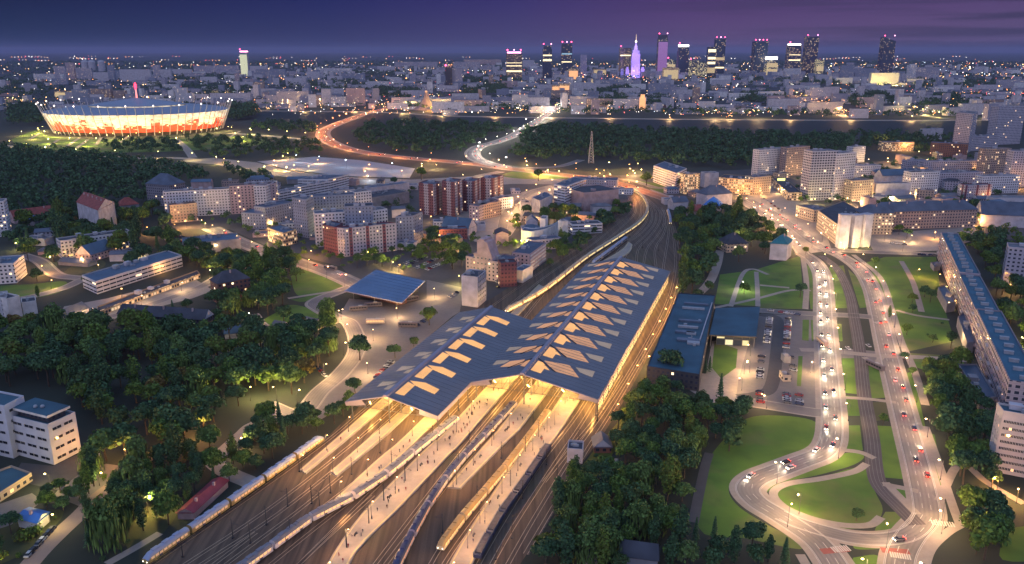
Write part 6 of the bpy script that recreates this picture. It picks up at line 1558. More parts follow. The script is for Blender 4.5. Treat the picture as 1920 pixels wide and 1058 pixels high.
# gas-holder silos far left
for i, x in enumerate((161, 174, 192)):
    a = G(x, 134); h = HT(a, 113); r_ = 6 * a[1] / F
    rt = empty('silo', a, 0, '%s of the three rounded pale silos far behind the stadium' % ('leftmost', 'middle', 'rightmost')[i], 'silo')
    mb = MB(); mb.tube((0, 0, 0), (0, 0, h * .85), r_, r_, 14); mb.build('drum', F_['plain'], rt); mb = MB(); mb.ball((0, 0, h * .85), (r_, r_, h * .15), 0, 14, 6); mb.build('dome', F_['plain'], rt)

# ------------------------------------------------------------------ the city between the river and the skyline
FW = [F_[k] for k in ('panel', 'plain', 'greyblue', 'plain', 'warm', 'pink', 'white', 'plain', 'panel', 'white')]
FRF = [RF[k] for k in ('slate', 'grey', 'dark', 'slate')]
far_hand = [  # x0, x1, top, base
    (64, 104, 139, 153), (104, 126, 124, 153), (126, 142, 118, 150), (144, 174, 127, 150), (176, 204, 136, 152), (204, 216, 122, 152), (218, 236, 132, 150), (226, 284, 130, 153), (288, 302, 122, 146), (302, 322, 130, 150), (326, 360, 130, 144), (346, 384, 138, 148), (364, 448, 123, 138), (460, 500, 124, 140),
    (137, 168, 168, 192), (168, 210, 166, 190), (214, 236, 170, 190), (246, 258, 160, 184), (232, 250, 176, 190), (330, 352, 164, 192), (352, 362, 175, 192), (395, 470, 174, 194), (476, 496, 155, 178), (500, 520, 178, 196), (520, 580, 172, 196), (586, 604, 178, 198), (604, 621, 168, 198), (622, 648, 182, 200), (650, 684, 166, 198),
    (536, 574, 146, 162), (575, 600, 134, 150), (600, 660, 128, 140), (690, 730, 152, 168), (730, 756, 158, 172), (752, 780, 170, 184), (480, 536, 130, 146), (640, 684, 138, 152), (708, 740, 124, 136), (740, 820, 116, 128), (850, 900, 116, 130), (870, 940, 112, 124), (980, 1002, 113, 130),
    (1060, 1075, 145, 176), (1075, 1118, 156, 178), (1120, 1160, 150, 168), (1160, 1200, 165, 182), (1215, 1256, 156, 180), (1256, 1275, 163, 178), (1310, 1340, 190, 208), (1340, 1376, 196, 208), (1376, 1398, 198, 206), (1268, 1300, 168, 182), (1100, 1148, 185, 202), (1150, 1196, 185, 205), (990, 1030, 182, 206), (960, 990, 178, 202), (1200, 1250, 196, 206),
    (1474, 1508, 160, 172), (1520, 1546, 165, 185), (1546, 1572, 162, 185), (1440, 1470, 180, 200), (1626, 1660, 180, 190), (1690, 1712, 178, 190), (1658, 1690, 170, 182), (1470, 1500, 128, 150), (1700, 1716, 122, 150), (1716, 1760, 126, 148), (1575, 1600, 122, 150), (1600, 1640, 128, 148), (1760, 1800, 160, 172), (1840, 1880, 186, 204), (1870, 1920, 150, 166), (1595, 1628, 205, 222), (1480, 1500, 200, 216),
]
band = lambda y: 'far behind the river bank' if y > 165 else 'on the far edge of the city'
lmk = [(258, 'behind the stadium'), (455, 'near the lone white-lit tower'), (640, 'beyond the orange road bend'), (800, 'near the pointed tent-shaped hall'), (965, 'below the broad brown tower'), (1060, 'below the slim dark twin towers'), (1192, 'below the violet spire tower'), (1340, 'below the stacked-lit tower'), (1425, 'below the wide dark blue tower'), (1520, 'below the dark purple tower'), (1660, 'around the slanted tower'), (1850, 'towards the right edge')]
def where(x): return min(lmk, key=lambda q: abs(q[0] - x))[1]
tone = {'facade_panel': 'lilac', 'facade_grey_blue': 'grey-blue', 'wall_plain_pale': 'blank pale', 'facade_warm': 'warm-lit', 'facade_pink': 'pinkish', 'facade_white': 'white', 'facade_beige': 'beige', 'facade_grey': 'grey'}
size = lambda w, h: 'tall' if h > w * 1.1 else 'long' if w > 2.6 * h else 'squat'
cnt = {}
def farblock(pts, h, px):
    w_ = R.choice(FW); wd = ln(sub(pts[1], pts[0]))
    b_ = 'near row' if pts[0][1] < 3000 else 'middle row' if pts[0][1] < 4300 else 'back row'
    lab = '%s %s block %s, %s' % (size(wd, h), tone[w_.name], where(px), b_)
    return building('city_block', lab, pts, h, w_, R.choice(FRF), 'building', 'flat', 0, 'blocks of the far city: ' + lab, fine=False)
for x0, x1, yt, yb in far_hand:
    pts, h = B2((x0, yb), (x1, yb), yt, R.uniform(12, 22)); farblock(pts, h, (x0 + x1) / 2)
def boxpts(x, y, w, d, a):
    ca, sa = math.cos(a), math.sin(a)
    return [(x + i * w / 2 * ca - j * d / 2 * sa, y + i * w / 2 * sa + j * d / 2 * ca) for i, j in ((-1, -1), (1, -1), (1, 1), (-1, 1))]
nfar = len(far_hand); placed = []
stf_ = MB(); nst = 0
m_stuff = [F_['plain'], RF['slate'], F_['greyblue'], F_['panel'], F_['plainwhite']]
clus = [(R.uniform(-.66, .66), R.uniform(2250, 7500)) for _ in range(70)]
for it in range(2000):
    if R.random() < .5:
        c_ = R.choice(clus); uu = c_[0] + R.gauss(0, .05); y = c_[1] + R.gauss(0, 260)
    else: y = 2200 + 6800 * R.random() ** 1.2; uu = R.uniform(-.68, .68)
    if y < 2200: continue
    x = uu * y
    if uu < -.1 and y < 2350 + (0 if uu < -.4 else 0): continue
    px = 960 + uu * F * 1.04
    if px < 430 and (y < 2250 or R.random() < .45): continue
    if px < 260 and y > 4600: continue
    w = R.choice((18, 26, 40, 60, 75, 90)); d_ = R.uniform(12, 18); h = R.choice((9, 12, 12, 15, 15, 18, 21, 24, 30, 33)) * (1.25 if abs(px - 1300) < 420 and y > 4300 else .95)
    if R.random() < .07: w, h = 22, R.uniform(36, 54)
    if any(abs(x - q[0]) < 45 and abs(y - q[1]) < 45 for q in placed): continue
    placed.append((x, y)); a = R.choice((0.15, -.2, .35, 1.7, .02)) + R.gauss(0, .06)
    pts = boxpts(x, y, w, d_, a)
    if nfar < 222 and y < 5200 and R.random() < .45:
        farblock(pts, h, px); nfar += 1
    else:
        c1 = R.choice((0, 0, 2, 3, 4)); stf_.prism(pts, 0, round(h / 3) * 3, c1, 1); nst += 1
tag(stf_.build('distant_rooftops', m_stuff), kind='stuff')
# lights of the far city
mb = MB(); Lm = [glow('city_light_warm', (1, .58, .22), 8), glow('city_light_white', (1, .9, .75), 9), glow('city_light_red', (1, .12, .10), 7), glow('city_light_orange', (1, .34, .06), 9), glow('city_light_cool', (.72, .86, 1), 6)]
for i in range(3000):
    y = 2150 + 9000 * R.random() ** 1.7; uu = R.uniform(-.67, .67)
    px = 960 + uu * F * 1.04
    if px < 420 and R.random() < .5: continue
    m_ = R.choice((0, 0, 0, 0, 1, 3, 3, 3, 4, 2)) if px > 1500 or R.random() < .8 else 1
    r_ = R.uniform(.55, 1.35) * y / 3400
    if R.random() < .06: r_ *= 1.9
    mb.ball((uu * y, y, R.uniform(6, 14)), r_, m_, 5, 3)
for i in range(130):    # long far strings of lights near the horizon
    y = R.uniform(9000, 22000); uu = R.uniform(-.66, .66); n_ = R.choice((1, 1, 2, 3, 5))
    for k in range(n_): mb.ball((uu * y + k * y * .004, y, 14), R.uniform(.9, 1.9) * y / 4600, R.choice((0, 1, 1, 2, 3)), 5, 3)
for cx_, cy_, n_, s_, cols in ((1520, 200, 30, 26, (3, 0, 3)), (1580, 218, 22, 18, (0, 3)), (1720, 215, 34, 34, (0, 3, 0)), (1870, 178, 60, 55, (2, 3, 2, 0)), (1000, 206, 36, 40, (0, 0, 1)), (1090, 208, 30, 40, (0, 0)), (1160, 208, 10, 20, (2, 0)), (770, 200, 40, 50, (0, 3, 0)), (520, 202, 40, 45, (0, 1, 0)), (620, 196, 30, 50, (0, 0, 1)), (250, 188, 26, 60, (1, 0)), (430, 186, 26, 30, (0, 0, 1)),
                           (1300, 145, 50, 60, (0, 3, 0)), (1200, 150, 36, 50, (0, 0, 3)), (1080, 165, 30, 30, (3, 3, 0)), (1850, 140, 60, 60, (1, 0, 4)), (1600, 150, 40, 70, (0, 1)), (965, 160, 24, 30, (0, 0)), (860, 205, 30, 50, (0, 1)), (1380, 220, 24, 50, (0, 3)), (20, 190, 24, 20, (0, 0)), (160, 150, 16, 50, (3, 0)), (800, 185, 24, 40, (3, 2)), (1560, 125, 30, 60, (0, 1)), (1760, 130, 30, 60, (0, 1, 4))):
    for i in range(n_):
        p = G(cx_ + R.gauss(0, s_), min(224, cy_ + R.gauss(0, 4))); mb.ball((*p, R.uniform(5, 12)), R.uniform(.5, 1.2) * p[1] / 3000, R.choice(cols), 5, 3)
tag(mb.build('city_lights', Lm), kind='stuff')
for i, (x, y, c_, p_) in enumerate(((1015, 214, WARM, .6), (985, 240, WHITE, .35), (1090, 206, WARM, 1.6), (1180, 150, SOD, 8), (1060, 165, SOD, 5), (1250, 150, YEL, 7), (1520, 198, SOD, 1.4), (1575, 216, WARM, 1.2), (1735, 216, YEL, 1.4), (1870, 178, SOD, 4), (760, 204, YEL, 1.6), (830, 207, YEL, 1.4), (530, 200, WARM, 1.5), (600, 198, WARM, 1.2), (800, 184, SOD, 3), (420, 188, WARM, 1.6), (1300, 145, WARM, 8), (130, 150, SOD, 4), (1340, 222, WARM, 1.2), (1420, 222, WARM, 1.0), (1820, 210, WARM, .5), (960, 160, WARM, 4), (25, 195, YEL, 1.2), (1590, 146, SOD, 5), (1360, 140, SOD, 7), (1090, 148, SOD, 7))):
    lamp(G(x, y), '%s added glow lamp of the far bank, counted from the bridge head' % nth(i), 'added glow lamps of the far bank', c_, round(120000 * p_ * .8 * KL), 20 if y > 180 else 34, name='added_glow_lamp', arm=1.5, big=3.2 if y > 180 else 5)  # strong lamps added to cast warm patches over the far city
# ------------------------------------------------------------------ trees
def leafmat(name, c1, c2, c3):
    c1, c2, c3 = (tuple(x * q for x, q in zip(c, (1.3, 1.42, 1.1))) for c in (c1, c2, c3))
    m, t, b = newmat(name)
    oi = nd(t, 'ShaderNodeObjectInfo'); g = nd(t, 'ShaderNodeNewGeometry')
    base = ramp(t, oi.outputs['Random'], [(0, c1), (.5, c2), (1, c3)])
    k = g.outputs['Random Per Island']
    c = mixc(t, k, base, tuple(x * 1.9 for x in c2)); c = mixc(t, math_(t, 'GREATER_THAN', k, .5), base, c)
    t.links.new(c, b.inputs['Base Color']); b.inputs['Roughness'].default_value = .75
    b.inputs['Specular IOR Level'].default_value = .15
    return m
LF = leafmat('foliage', (.030, .060, .026), (.050, .078, .020), (.072, .070, .022))
LFd = leafmat('foliage_dark', (.020, .044, .032), (.028, .054, .030), (.040, .056, .024))
LFw = leafmat('foliage_willow', (.045, .075, .028), (.055, .085, .03), (.06, .08, .04))
LFa = leafmat('foliage_autumn', (.10, .055, .03), (.08, .06, .02), (.12, .05, .03))
BARK = mat('bark', (.06, .045, .035), .9, .3, 1)
class LB:   # leaf builder: many small quads
    def __init__(s): s.v = []; s.f = []
    def leaf(s, p, n, sz, rr, long=1.0):
        n = Vector(n).normalized(); a = n.orthogonal().normalized(); a.rotate(Matrix.Rotation(rr.uniform(0, 6.28), 3, n)); b = n.cross(a)
        i = len(s.v); p = Vector(p)
        s.v += [tuple(p + a * sz * .5), tuple(p + b * sz * .42 * long), tuple(p - a * sz * .5), tuple(p - b * sz * .42 * long)]; s.f.append((i, i + 1, i + 2, i + 3))
    def mesh(s, name, m):
        me = bpy.data.meshes.new(name); me.from_pydata(s.v, [], s.f); me.materials.append(m); me.update(); return me
def rdir(rr):
    z = rr.uniform(-1, 1); a = rr.uniform(0, 6.2832); q = math.sqrt(1 - z * z)
    return Vector((q * math.cos(a), q * math.sin(a), z))
def blobs(lb, rr, blist, dens, sz):
    for c, r in blist:
        n = int(dens * r * r)
        for _ in range(n):
            d = rdir(rr)
            if d.z < -.35: d.z = -d.z * .5
            d.normalize(); rad = r * (.62 + .56 * rr.random() ** 1.3)
            lb.leaf(Vector(c) + d * rad, d + rdir(rr) * .75, sz * rr.uniform(.55, 1.4), rr)
def trunk_mesh(h, r, rr, limbs=5, spread=3.0):
    mb = MB(); mb.tube((0, 0, 0), (.15, .1, h * .45), r, r * .72, 7, cap=False); mb.tube((.15, .1, h * .45), (.1, 0, h * .8), r * .72, r * .25, 6)
    for i in range(limbs):
        a = 6.28 * i / limbs + rr.random(); z = h * rr.uniform(.38, .6); mb.tube((.15, .1, z), (spread * math.cos(a), spread * math.sin(a), z + h * rr.uniform(.15, .28)), r * .45, r * .12, 5)
    return mb.mesh('trunk', [BARK])
PROTO = {}
def tree_proto(name, crown, trunk):
    rt = empty(name, (0, 0, -500)); link('trunk', trunk, rt); link('crown', crown, rt)
    return rt
def mk_broad(seed, m, hh=12, rad=5.2, squash=.78):
    rr = random.Random(seed); lb = LB(); bl = []
    for i in range(21):
        d = rdir(rr); d.z = abs(d.z) * 1.15 - .45; k = rad * .72 * (.5 + .5 * rr.random())
        bl.append(((d.x * k * 1.05, d.y * k * 1.05, hh * .56 + d.z * k * squash * 1.2), rad * rr.uniform(.20, .42)))
    bl.append(((0, 0, hh * .55), rad * .62))
    blobs(lb, rr, bl, 17, 1.1)
    return tree_proto('dark_broadleaf_tree' if m is LFd else 'broadleaf_tree', lb.mesh('crown', m), trunk_mesh(hh * .9, .32, rr))
def mk_poplar(seed, m):
    rr = random.Random(seed); lb = LB(); bl = []
    for i in range(13):
        z = 3 + 14 * i / 12; r = 2.2 * math.sin(math.pi * (.16 + .78 * (i / 12))) + .35; a = rr.uniform(0, 6.28)
        bl.append(((.5 * math.cos(a), .5 * math.sin(a), z), r))
    blobs(lb, rr, bl, 17, .9)
    return tree_proto('poplar_tree', lb.mesh('crown', m), trunk_mesh(16, .3, rr, 3, 1.2))
def mk_willow(seed, m):
    rr = random.Random(seed); lb = LB(); bl = []
    for i in range(12):
        a = 6.28 * i / 12 + rr.uniform(-.2, .2); k = rr.uniform(1.6, 3.8)
        bl.append(((k * math.cos(a), k * math.sin(a), 10.5 + rr.uniform(-1, 1.4) - k * .25), rr.uniform(1.5, 2.1)))
    bl.append(((0, 0, 11.5), 2.6)); blobs(lb, rr, bl, 15, .9)
    for i in range(330):
        a = rr.uniform(0, 6.28); k = rr.uniform(2.2, 5.4); z = 10.5 - k * .3 - rr.random() * 7.2
        lb.leaf((k * math.cos(a), k * math.sin(a), z), (math.cos(a), math.sin(a), rr.uniform(-.2, .3)), .6, rr); v = lb.v[-4:]
        p = Vector((k * math.cos(a), k * math.sin(a), z)); tx = Vector((-math.sin(a), math.cos(a), 0)) * .32; up = Vector((0, 0, 1.5))
        lb.v[-4:] = [tuple(p + tx), tuple(p + up), tuple(p - tx), tuple(p - up)]
    return tree_proto('willow_tree', lb.mesh('crown', m), trunk_mesh(10.5, .45, rr, 6, 3))
def mk_conifer(seed, m):
    rr = random.Random(seed); lb = LB()
    for i in range(640):
        t_ = rr.random() ** .75; z = 1 + 11 * t_; r = 2.3 * (1 - t_) * (.75 + .3 * math.sin(z * 5)) + .15; a = rr.uniform(0, 6.28); k = r * math.sqrt(rr.uniform(.4, 1))
        lb.leaf((k * math.cos(a), k * math.sin(a), z), (math.cos(a), math.sin(a), .9), .8, rr)
    return tree_proto('conifer_tree', lb.mesh('crown', m), trunk_mesh(11, .22, rr, 2, .5))
def mk_bush(seed, m):
    rr = random.Random(seed); lb = LB(); bl = [((rr.uniform(-1.3, 1.3), rr.uniform(-1.3, 1.3), rr.uniform(.7, 1.6)), rr.uniform(.8, 1.3)) for _ in range(7)]
    blobs(lb, rr, bl, 26, .6)
    mb = MB(); mb.tube((0, 0, 0), (.2, 0, 1.2), .12, .06, 5); return tree_proto('bush', lb.mesh('crown', m), mb.mesh('stem', [BARK]))
PROTO['b'] = [mk_broad(s, m, hh, rd) for s, m, hh, rd in ((1, LF, 12, 5.2), (2, LF, 14, 5.6), (3, LFd, 13, 5.4), (4, LFd, 11, 5.9), (5, LFd, 15, 5.4), (6, LFw, 12, 5.4))]
PROTO['a'] = [mk_broad(21, LFa, 11, 4.4), mk_broad(22, LFa, 12, 4)]
PROTO['p'] = [mk_poplar(7, LF), mk_poplar(8, LFd)]
PROTO['w'] = [mk_willow(9, LFw), mk_willow(10, LFw)]
PROTO['c'] = [mk_conifer(11, LFd), mk_conifer(12, LFd)]
PROTO['s'] = [mk_bush(13, LF), mk_bush(14, LFd)]
for o in PROTO['a']: o.name = 'autumn_tree'
ALLP = [o for v in PROTO.values() for o in v]
USED = []
PL_ALL = [BLD]
bboxes = [(min(p[0] for p in q), max(p[0] for p in q), min(p[1] for p in q), max(p[1] for p in q), q) for q in BLD]
def clear(p, rad, road_k=1.0):
    for x0, x1, y0, y1, q in bboxes:
        if x0 - rad < p[0] < x1 + rad and y0 - rad < p[1] < y1 + rad:
            if inside(p, q) or any(segdist(p, a, b) < rad for a, b in zip(q, q[1:] + q[:1])): return False
    for pts, hw, bb in RBB:
        w = hw + rad * .55 * road_k
        if bb[0] - w < p[0] < bb[1] + w and bb[2] - w < p[1] < bb[3] + w:
            if any(segdist(p, a, b) < w for a, b in zip(pts, pts[1:])): return False
    return True
RBB = [(pts, hw, (min(p[0] for p in pts), max(p[0] for p in pts), min(p[1] for p in pts), max(p[1] for p in pts))) for pts, hw in ROADS]
NAMES = {'b': 'round leafy tree', 'a': 'reddish autumn tree', 'p': 'tall narrow poplar', 'w': 'drooping willow', 'c': 'dark pointed conifer', 's': 'low bush'}
GRID = {}
def near(p, d):
    gx, gy = int(p[0] // 12), int(p[1] // 12)
    for i in range(gx - 1, gx + 2):
        for j in range(gy - 1, gy + 2):
            for q in GRID.get((i, j), ()):
                if ln(sub(p, q)) < d: return True
    return False
def put(p, kind, label, group, s):
    pr = R.choice(PROTO[kind]); GRID.setdefault((int(p[0] // 12), int(p[1] // 12)), []).append(p)
    o = dup(pr, (p[0], p[1], 0), R.uniform(0, 6.28), (s * R.uniform(.9, 1.1), s * R.uniform(.9, 1.1), s * R.uniform(.88, 1.15)), label, group)
    o['category'] = 'bush' if kind == 's' else 'tree'
    return o
NT = {k: 0 for k in NAMES}
def scatter(px, n, mind, mix, where_, s=(.8, 1.25), rad=3.2, road_k=1.0):
    poly = GL(px); xs = [p[0] for p in poly]; ys = [p[1] for p in poly]; k = 0; tries = 0
    while k < n and tries < n * 40:
        tries += 1; p = (R.uniform(min(xs), max(xs)), R.uniform(min(ys), max(ys)))
        if not inside(p, poly) or near(p, mind) or not clear(p, rad, road_k): continue
        kind = R.choice(mix); sc = R.uniform(*s)
        put(p, kind, '%s %s' % (NAMES[kind], where_), 'trees ' + where_, sc); NT[kind] += 1; k += 1
    return k
single = [  # px, py(base), kind, scale, words
 (675, 676, 'b', 1.25, 'big tree at the inner corner of the forecourt'), (741, 672, 'b', .85, 'lone tree in the forecourt beside the shorter hall'), (776, 650, 'b', .6, 'small round tree at the edge of the shorter hall roof'), (805, 610, 'b', 1.25, 'broad lit tree behind the shorter hall'), (1500, 558, 'b', .95, 'dark round tree on the park lawn by the ramped carriageway'),
 (1395, 552, 'b', .85, 'dark spreading tree in the middle of the park lawns'), (1510, 478, 'b', .6, 'small round tree at the street junction'), (1605, 978, 'b', .5, 'thin young tree on the lawn inside the loop road'), (1655, 798, 'b', .55, 'small tree on the tram reservation lawn'),
 (1667, 598, 'p', .5, 'small dark columnar tree at the kerb of the wide carriageway'), (1694, 680, 'b', .5, 'small tree at the kerb below the bus bay'), (1710, 705, 'b', .55, 'small lit tree beside the footpath'), (1700, 628, 'b', .7, 'dark tree by the footpath crossing'), (1330, 698, 'c', .75, 'dark cypress at the corner of the station building'), (1322, 700, 'c', .7, 'second dark cypress at the corner of the station building'),
 (1350, 748, 'c', 1.05, 'slim dark cypress by the car park'), (1255, 712, 'b', 1.4, 'very big broad tree at the end of the station building'), (1500, 380, 'b', .01 + .6, 'tree before the lit shop row'), (70, 528, 'b', .9, 'round brownish tree on the lawn lane'), (72, 560, 'p', .6, 'dark columnar tree on the lawn'), (158, 532, 'b', .4, 'tiny round tree by the blue-roofed low building'),
 (325, 590, 'c', .9, 'dark conifer in front of the lit glazed wing'), (352, 585, 'b', .8, 'round tree in front of the lit glazed wing'), (205, 1030, 'w', 1.35, 'large willow by the alley with parked cars'), (232, 990, 'w', 1.1, 'second willow by the walled garden'), (62, 1006, 's', 1.6, 'yellow-lit bush in front of the small blue-roofed house'), (45, 1012, 's', 1.4, 'second yellow-lit bush by the small blue-roofed house'),
 (1685, 440, 'b', 1.0, 'dark tree between the pylons and the palace'), (1700, 448, 'b', .95, 'second dark tree between the pylons and the palace'), (1674, 365, 'a', .9, 'reddish tree before the blank white wall block'), (1440, 1054, 'p', .6, 'dark pointed tree at the bottom edge'), (1470, 1062, 'c', 1.0, 'conifer at the bottom edge below the ramp'), (1845, 1050, 'b', 1.35, 'large dark tree at the bottom right crossing'), (1830, 1040, 'p', .7, 'narrow tree at the bottom right crossing'),
 (610, 345, 'b', 1.2, 'round tree at the edge of the gravel lot'), (790, 338, 'b', 1.7, 'big dark tree at the end of the gravel lot'), (740, 350, 'b', 1.0, 'small tree before the slip road'), (1010, 340, 'b', 1.5, 'dark round tree inside the road junction'), (1212, 348, 'b', 1.6, 'dark tree in front of the white offices'), (1275, 355, 'b', 1.2, 'dark tree beside the orange-lit narrow block'), (1640, 500, 'b', .7, 'dark tree on the lawn behind the wide carriageway'),
 (1100, 1058, 'w', 1.0, 'willow at the bottom of the big wood'), (1140, 1050, 'w', 1.0, 'second willow at the bottom of the big wood'), (1128, 420, 'a', .9, 'orange-lit tree behind the low white hall')]
for x, y, k, s_, w in single:
    p = G(x, y); put(p, k, w, None, s_); NT[k] += 1
scatter([(-10, 620), (60, 625), (170, 622), (225, 625), (390, 632), (420, 575), (480, 560), (520, 590), (560, 612), (650, 605), (672, 650), (600, 690), (575, 745), (490, 755), (435, 795), (385, 835), (300, 860), (190, 870), (165, 800), (150, 752), (60, 735), (-10, 735)], 165, 7.4, 'bbbbbbbbbbpwa', 'in the wood behind the white office block', (.95, 1.5), 2.5, .5)
scatter([(165, 890), (250, 885), (380, 845), (500, 800), (585, 800), (470, 895), (400, 945), (290, 1000), (200, 1062), (165, 1030), (165, 960)], 74, 5.6, 'bbbbwppccs', 'between the office yard and the parked train', (.6, 1.1), 2.5, .7)
scatter([(-20, 985), (40, 990), (60, 1060), (-20, 1075)], 8, 6, 'bbs', 'in the garden at the lower left corner', (.5, .9))
scatter([(300, 870), (395, 845), (480, 860), (470, 900), (380, 950), (300, 960)], 14, 5, 'pcaps', 'around the curved path by the red-roofed row', (.6, 1.0), 2)
scatter([(80, 925), (160, 912), (170, 950), (120, 985), (80, 960)], 12, 5, 'bbss', 'in the bushes beside the low white annex', (.4, .75), 2)
scatter([(1195, 735), (1285, 745), (1305, 805), (1318, 872), (1300, 985), (1292, 1075), (1000, 1075), (1025, 990), (1068, 905), (1095, 895), (1165, 885), (1160, 850), (1185, 790)], 96, 5.6, 'bbbbbbwwpp', 'in the dark wood right of the tracks', (.62, 1.1), 2.5, .6)
scatter([(1310, 775), (1395, 775), (1400, 800), (1365, 850), (1325, 860)], 12, 6, 'bb', 'on the lawn edge below the car park', (.7, 1.1))
scatter([(1300, 1000), (1400, 1025), (1480, 1040), (1490, 1075), (1300, 1075)], 16, 7, 'bbpc', 'below the lawn at the bottom edge', (.6, 1))
scatter([(1735, 700), (1800, 690), (1845, 770), (1845, 860), (1870, 930), (1790, 905), (1765, 810)], 36, 6.5, 'bbbb', 'between the wide carriageway and the long slab', (.7, 1.2), 2.5, .6)
scatter([(1810, 950), (1870, 975), (1880, 1060), (1815, 1040)], 8, 6, 'bb', 'at the crossing below the corner flats', (.7, 1.2))
scatter([(1700, 560), (1760, 520), (1790, 590), (1800, 660), (1730, 650)], 9, 11, 'bbs', 'on the lawn before the long slab', (.5, .9))
scatter([(1830, 470), (1875, 475), (1885, 540), (1930, 565), (1930, 700), (1880, 600)], 26, 7, 'bbbb', 'in the dark wood behind the long slab', (.9, 1.4))
scatter([(1275, 600), (1275, 480), (1268, 420), (1300, 400), (1345, 412), (1385, 405), (1420, 420), (1405, 445), (1350, 470), (1335, 520), (1300, 580)], 56, 7.5, 'bbbbbp', 'in the park beside the railway curve', (1.0, 1.6), 2.5, .6)
scatter([(1400, 400), (1440, 430), (1490, 470), (1480, 490), (1440, 495), (1340, 500), (1380, 460)], 14, 9, 'bbb', 'around the teal-roofed villa', (.85, 1.35))
scatter([(20, 470), (110, 440), (150, 430), (230, 440), (270, 450), (330, 455), (340, 480), (250, 480), (120, 510), (60, 500)], 36, 8, 'bbbbpc', 'around the long pale school', (1.2, 1.75), 2.5, .6)
scatter([(260, 495), (330, 478), (440, 480), (480, 520), (420, 525), (345, 490), (260, 515), (210, 520)], 20, 7.5, 'bbbb', 'behind the long blue-roofed building', (1.0, 1.45))
scatter([(395, 545), (450, 500), (540, 480), (575, 495), (550, 540), (540, 575), (480, 590), (400, 590)], 38, 7, 'bbbbbp', 'before the small lawn', (1.0, 1.5), 2.5, .6)
scatter([(630, 495), (700, 485), (800, 470), (800, 490), (720, 505), (650, 510)], 18, 6.5, 'bbbs', 'behind the bus canopy', (.6, 1.05))
scatter([(800, 440), (850, 455), (872, 480), (862, 520), (835, 500), (800, 470)], 16, 7, 'bbb', 'around the car rows left of the pink building', (.85, 1.3))
scatter([(1030, 470), (1060, 452), (1070, 480), (1040, 500), (1020, 505)], 12, 6, 'bbbp', 'between the pink building and the railway curve', (.6, 1), 2, .5)
scatter([(1130, 400), (1160, 390), (1180, 395), (1150, 410), (1120, 425)], 10, 8, 'bb', 'inside the railway curve', (.7, 1.1))
scatter([(560, 800), (640, 770), (655, 745), (680, 735), (640, 790), (600, 812)], 10, 5, 'bbs', 'at the open end of the shorter hall', (.5, .9), 1.5, .5)
scatter([(20, 395), (150, 395), (250, 405), (300, 400), (320, 420), (240, 440), (120, 440), (20, 440)], 26, 9, 'bbbbpa', 'around the tall red-roofed gabled house', (1.15, 1.7))
scatter([(560, 465), (600, 478), (690, 490), (800, 455), (810, 465), (720, 492), (640, 492), (560, 480)], 12, 6, 'bss', 'at the foot of the striped flats', (.45, .8), 2)
scatter([(1560, 385), (1600, 390), (1700, 385), (1820, 390), (1920, 400), (1925, 430), (1840, 430), (1700, 400)], 10, 12, 'bb', 'around the long palace', (.9, 1.4))
scatter([(960, 400), (1040, 395), (1090, 405), (1100, 430), (1040, 425), (1000, 425)], 12, 8, 'bb', 'between the white blocks and the low hall', (.8, 1.3))
scatter([(1070, 900), (1110, 850), (1155, 800), (1180, 740), (1195, 760), (1165, 850), (1100, 900)], 10, 5, 'ssb', 'on the verge beside the outer track', (.5, .9), 1.5)
for o in ALLP:                                   # the pattern trees leave the stage
    for c_ in list(o.children): bpy.data.objects.remove(c_)
    bpy.data.objects.remove(o)

# woods that read as one mass: low, merged crowns
def wood(name, px, n, mat_, s=(1.0, 1.6), world=None, leaves=64, rad=5, check=True):
    poly = GL(px) if world is None else world; xs = [p[0] for p in poly]; ys = [p[1] for p in poly]; lb = LB(); k = tries = 0; n = int(n * 1.35); rr = random.Random(len(px) * 7 + n)
    while k < n and tries < n * 12:
        tries += 1; p = (rr.uniform(min(xs), max(xs)), rr.uniform(min(ys), max(ys)))
        if not inside(p, poly) or (check and not clear(p, 4, .6)): continue
        k += 1; s_ = rr.uniform(*s)
        for b_ in range(3):
            c = (p[0] + rr.uniform(-2.6, 2.6) * s_, p[1] + rr.uniform(-2.6, 2.6) * s_, (5.5 + rr.uniform(-1.5, 2.5)) * s_); r = rr.uniform(2.4, 3.8) * s_
            for _ in range(leaves // 3):
                d = rdir(rr); d.z = abs(d.z) * 1.1 - .3; d.normalize()
                lb.leaf(Vector(c) + d * r * rr.uniform(.8, 1.05), d + rdir(rr) * .6, 2.0 * s_ * rr.uniform(.7, 1.3), rr)
    return tag(link(name, lb.mesh(name, mat_)), kind='stuff')
wood('park_wood', [(-120, 285), (60, 280), (200, 296), (330, 318), (420, 335), (300, 350), (275, 392), (150, 405), (-120, 415)], 620, LFd, (1.1, 1.7))
wood('roadside_wood', [(200, 270), (330, 268), (345, 288), (200, 292)], 60, LFd, (1.0, 1.5))
wood('roadside_wood', [(345, 262), (480, 262), (600, 268), (605, 290), (540, 296), (400, 300), (375, 290)], 120, LFd, (1.0, 1.5))
wood('roadside_wood', [(420, 310), (500, 330), (520, 345), (440, 340)], 26, LFd, (.8, 1.2))
wood('riverside_wood', [(660, 262), (690, 236), (900, 235), (960, 246), (885, 272), (880, 292), (800, 292), (690, 280)], 280, LFd, (1.2, 1.9))
wood('riverside_wood', [(950, 300), (990, 248), (1060, 240), (1200, 249), (1400, 257), (1720, 262), (1730, 285), (1640, 280), (1560, 285), (1420, 300), (1410, 318), (1280, 318), (1100, 300), (1000, 306)], 720, LFd, (1.3, 2.1))
wood('riverside_wood', [(480, 232), (600, 240), (600, 255), (470, 248)], 50, LFd, (1.2, 1.8))
wood('riverside_wood', [(1400, 300), (1430, 285), (1600, 275), (1650, 282), (1590, 292), (1440, 306)], 50, LFd, (1.0, 1.5))
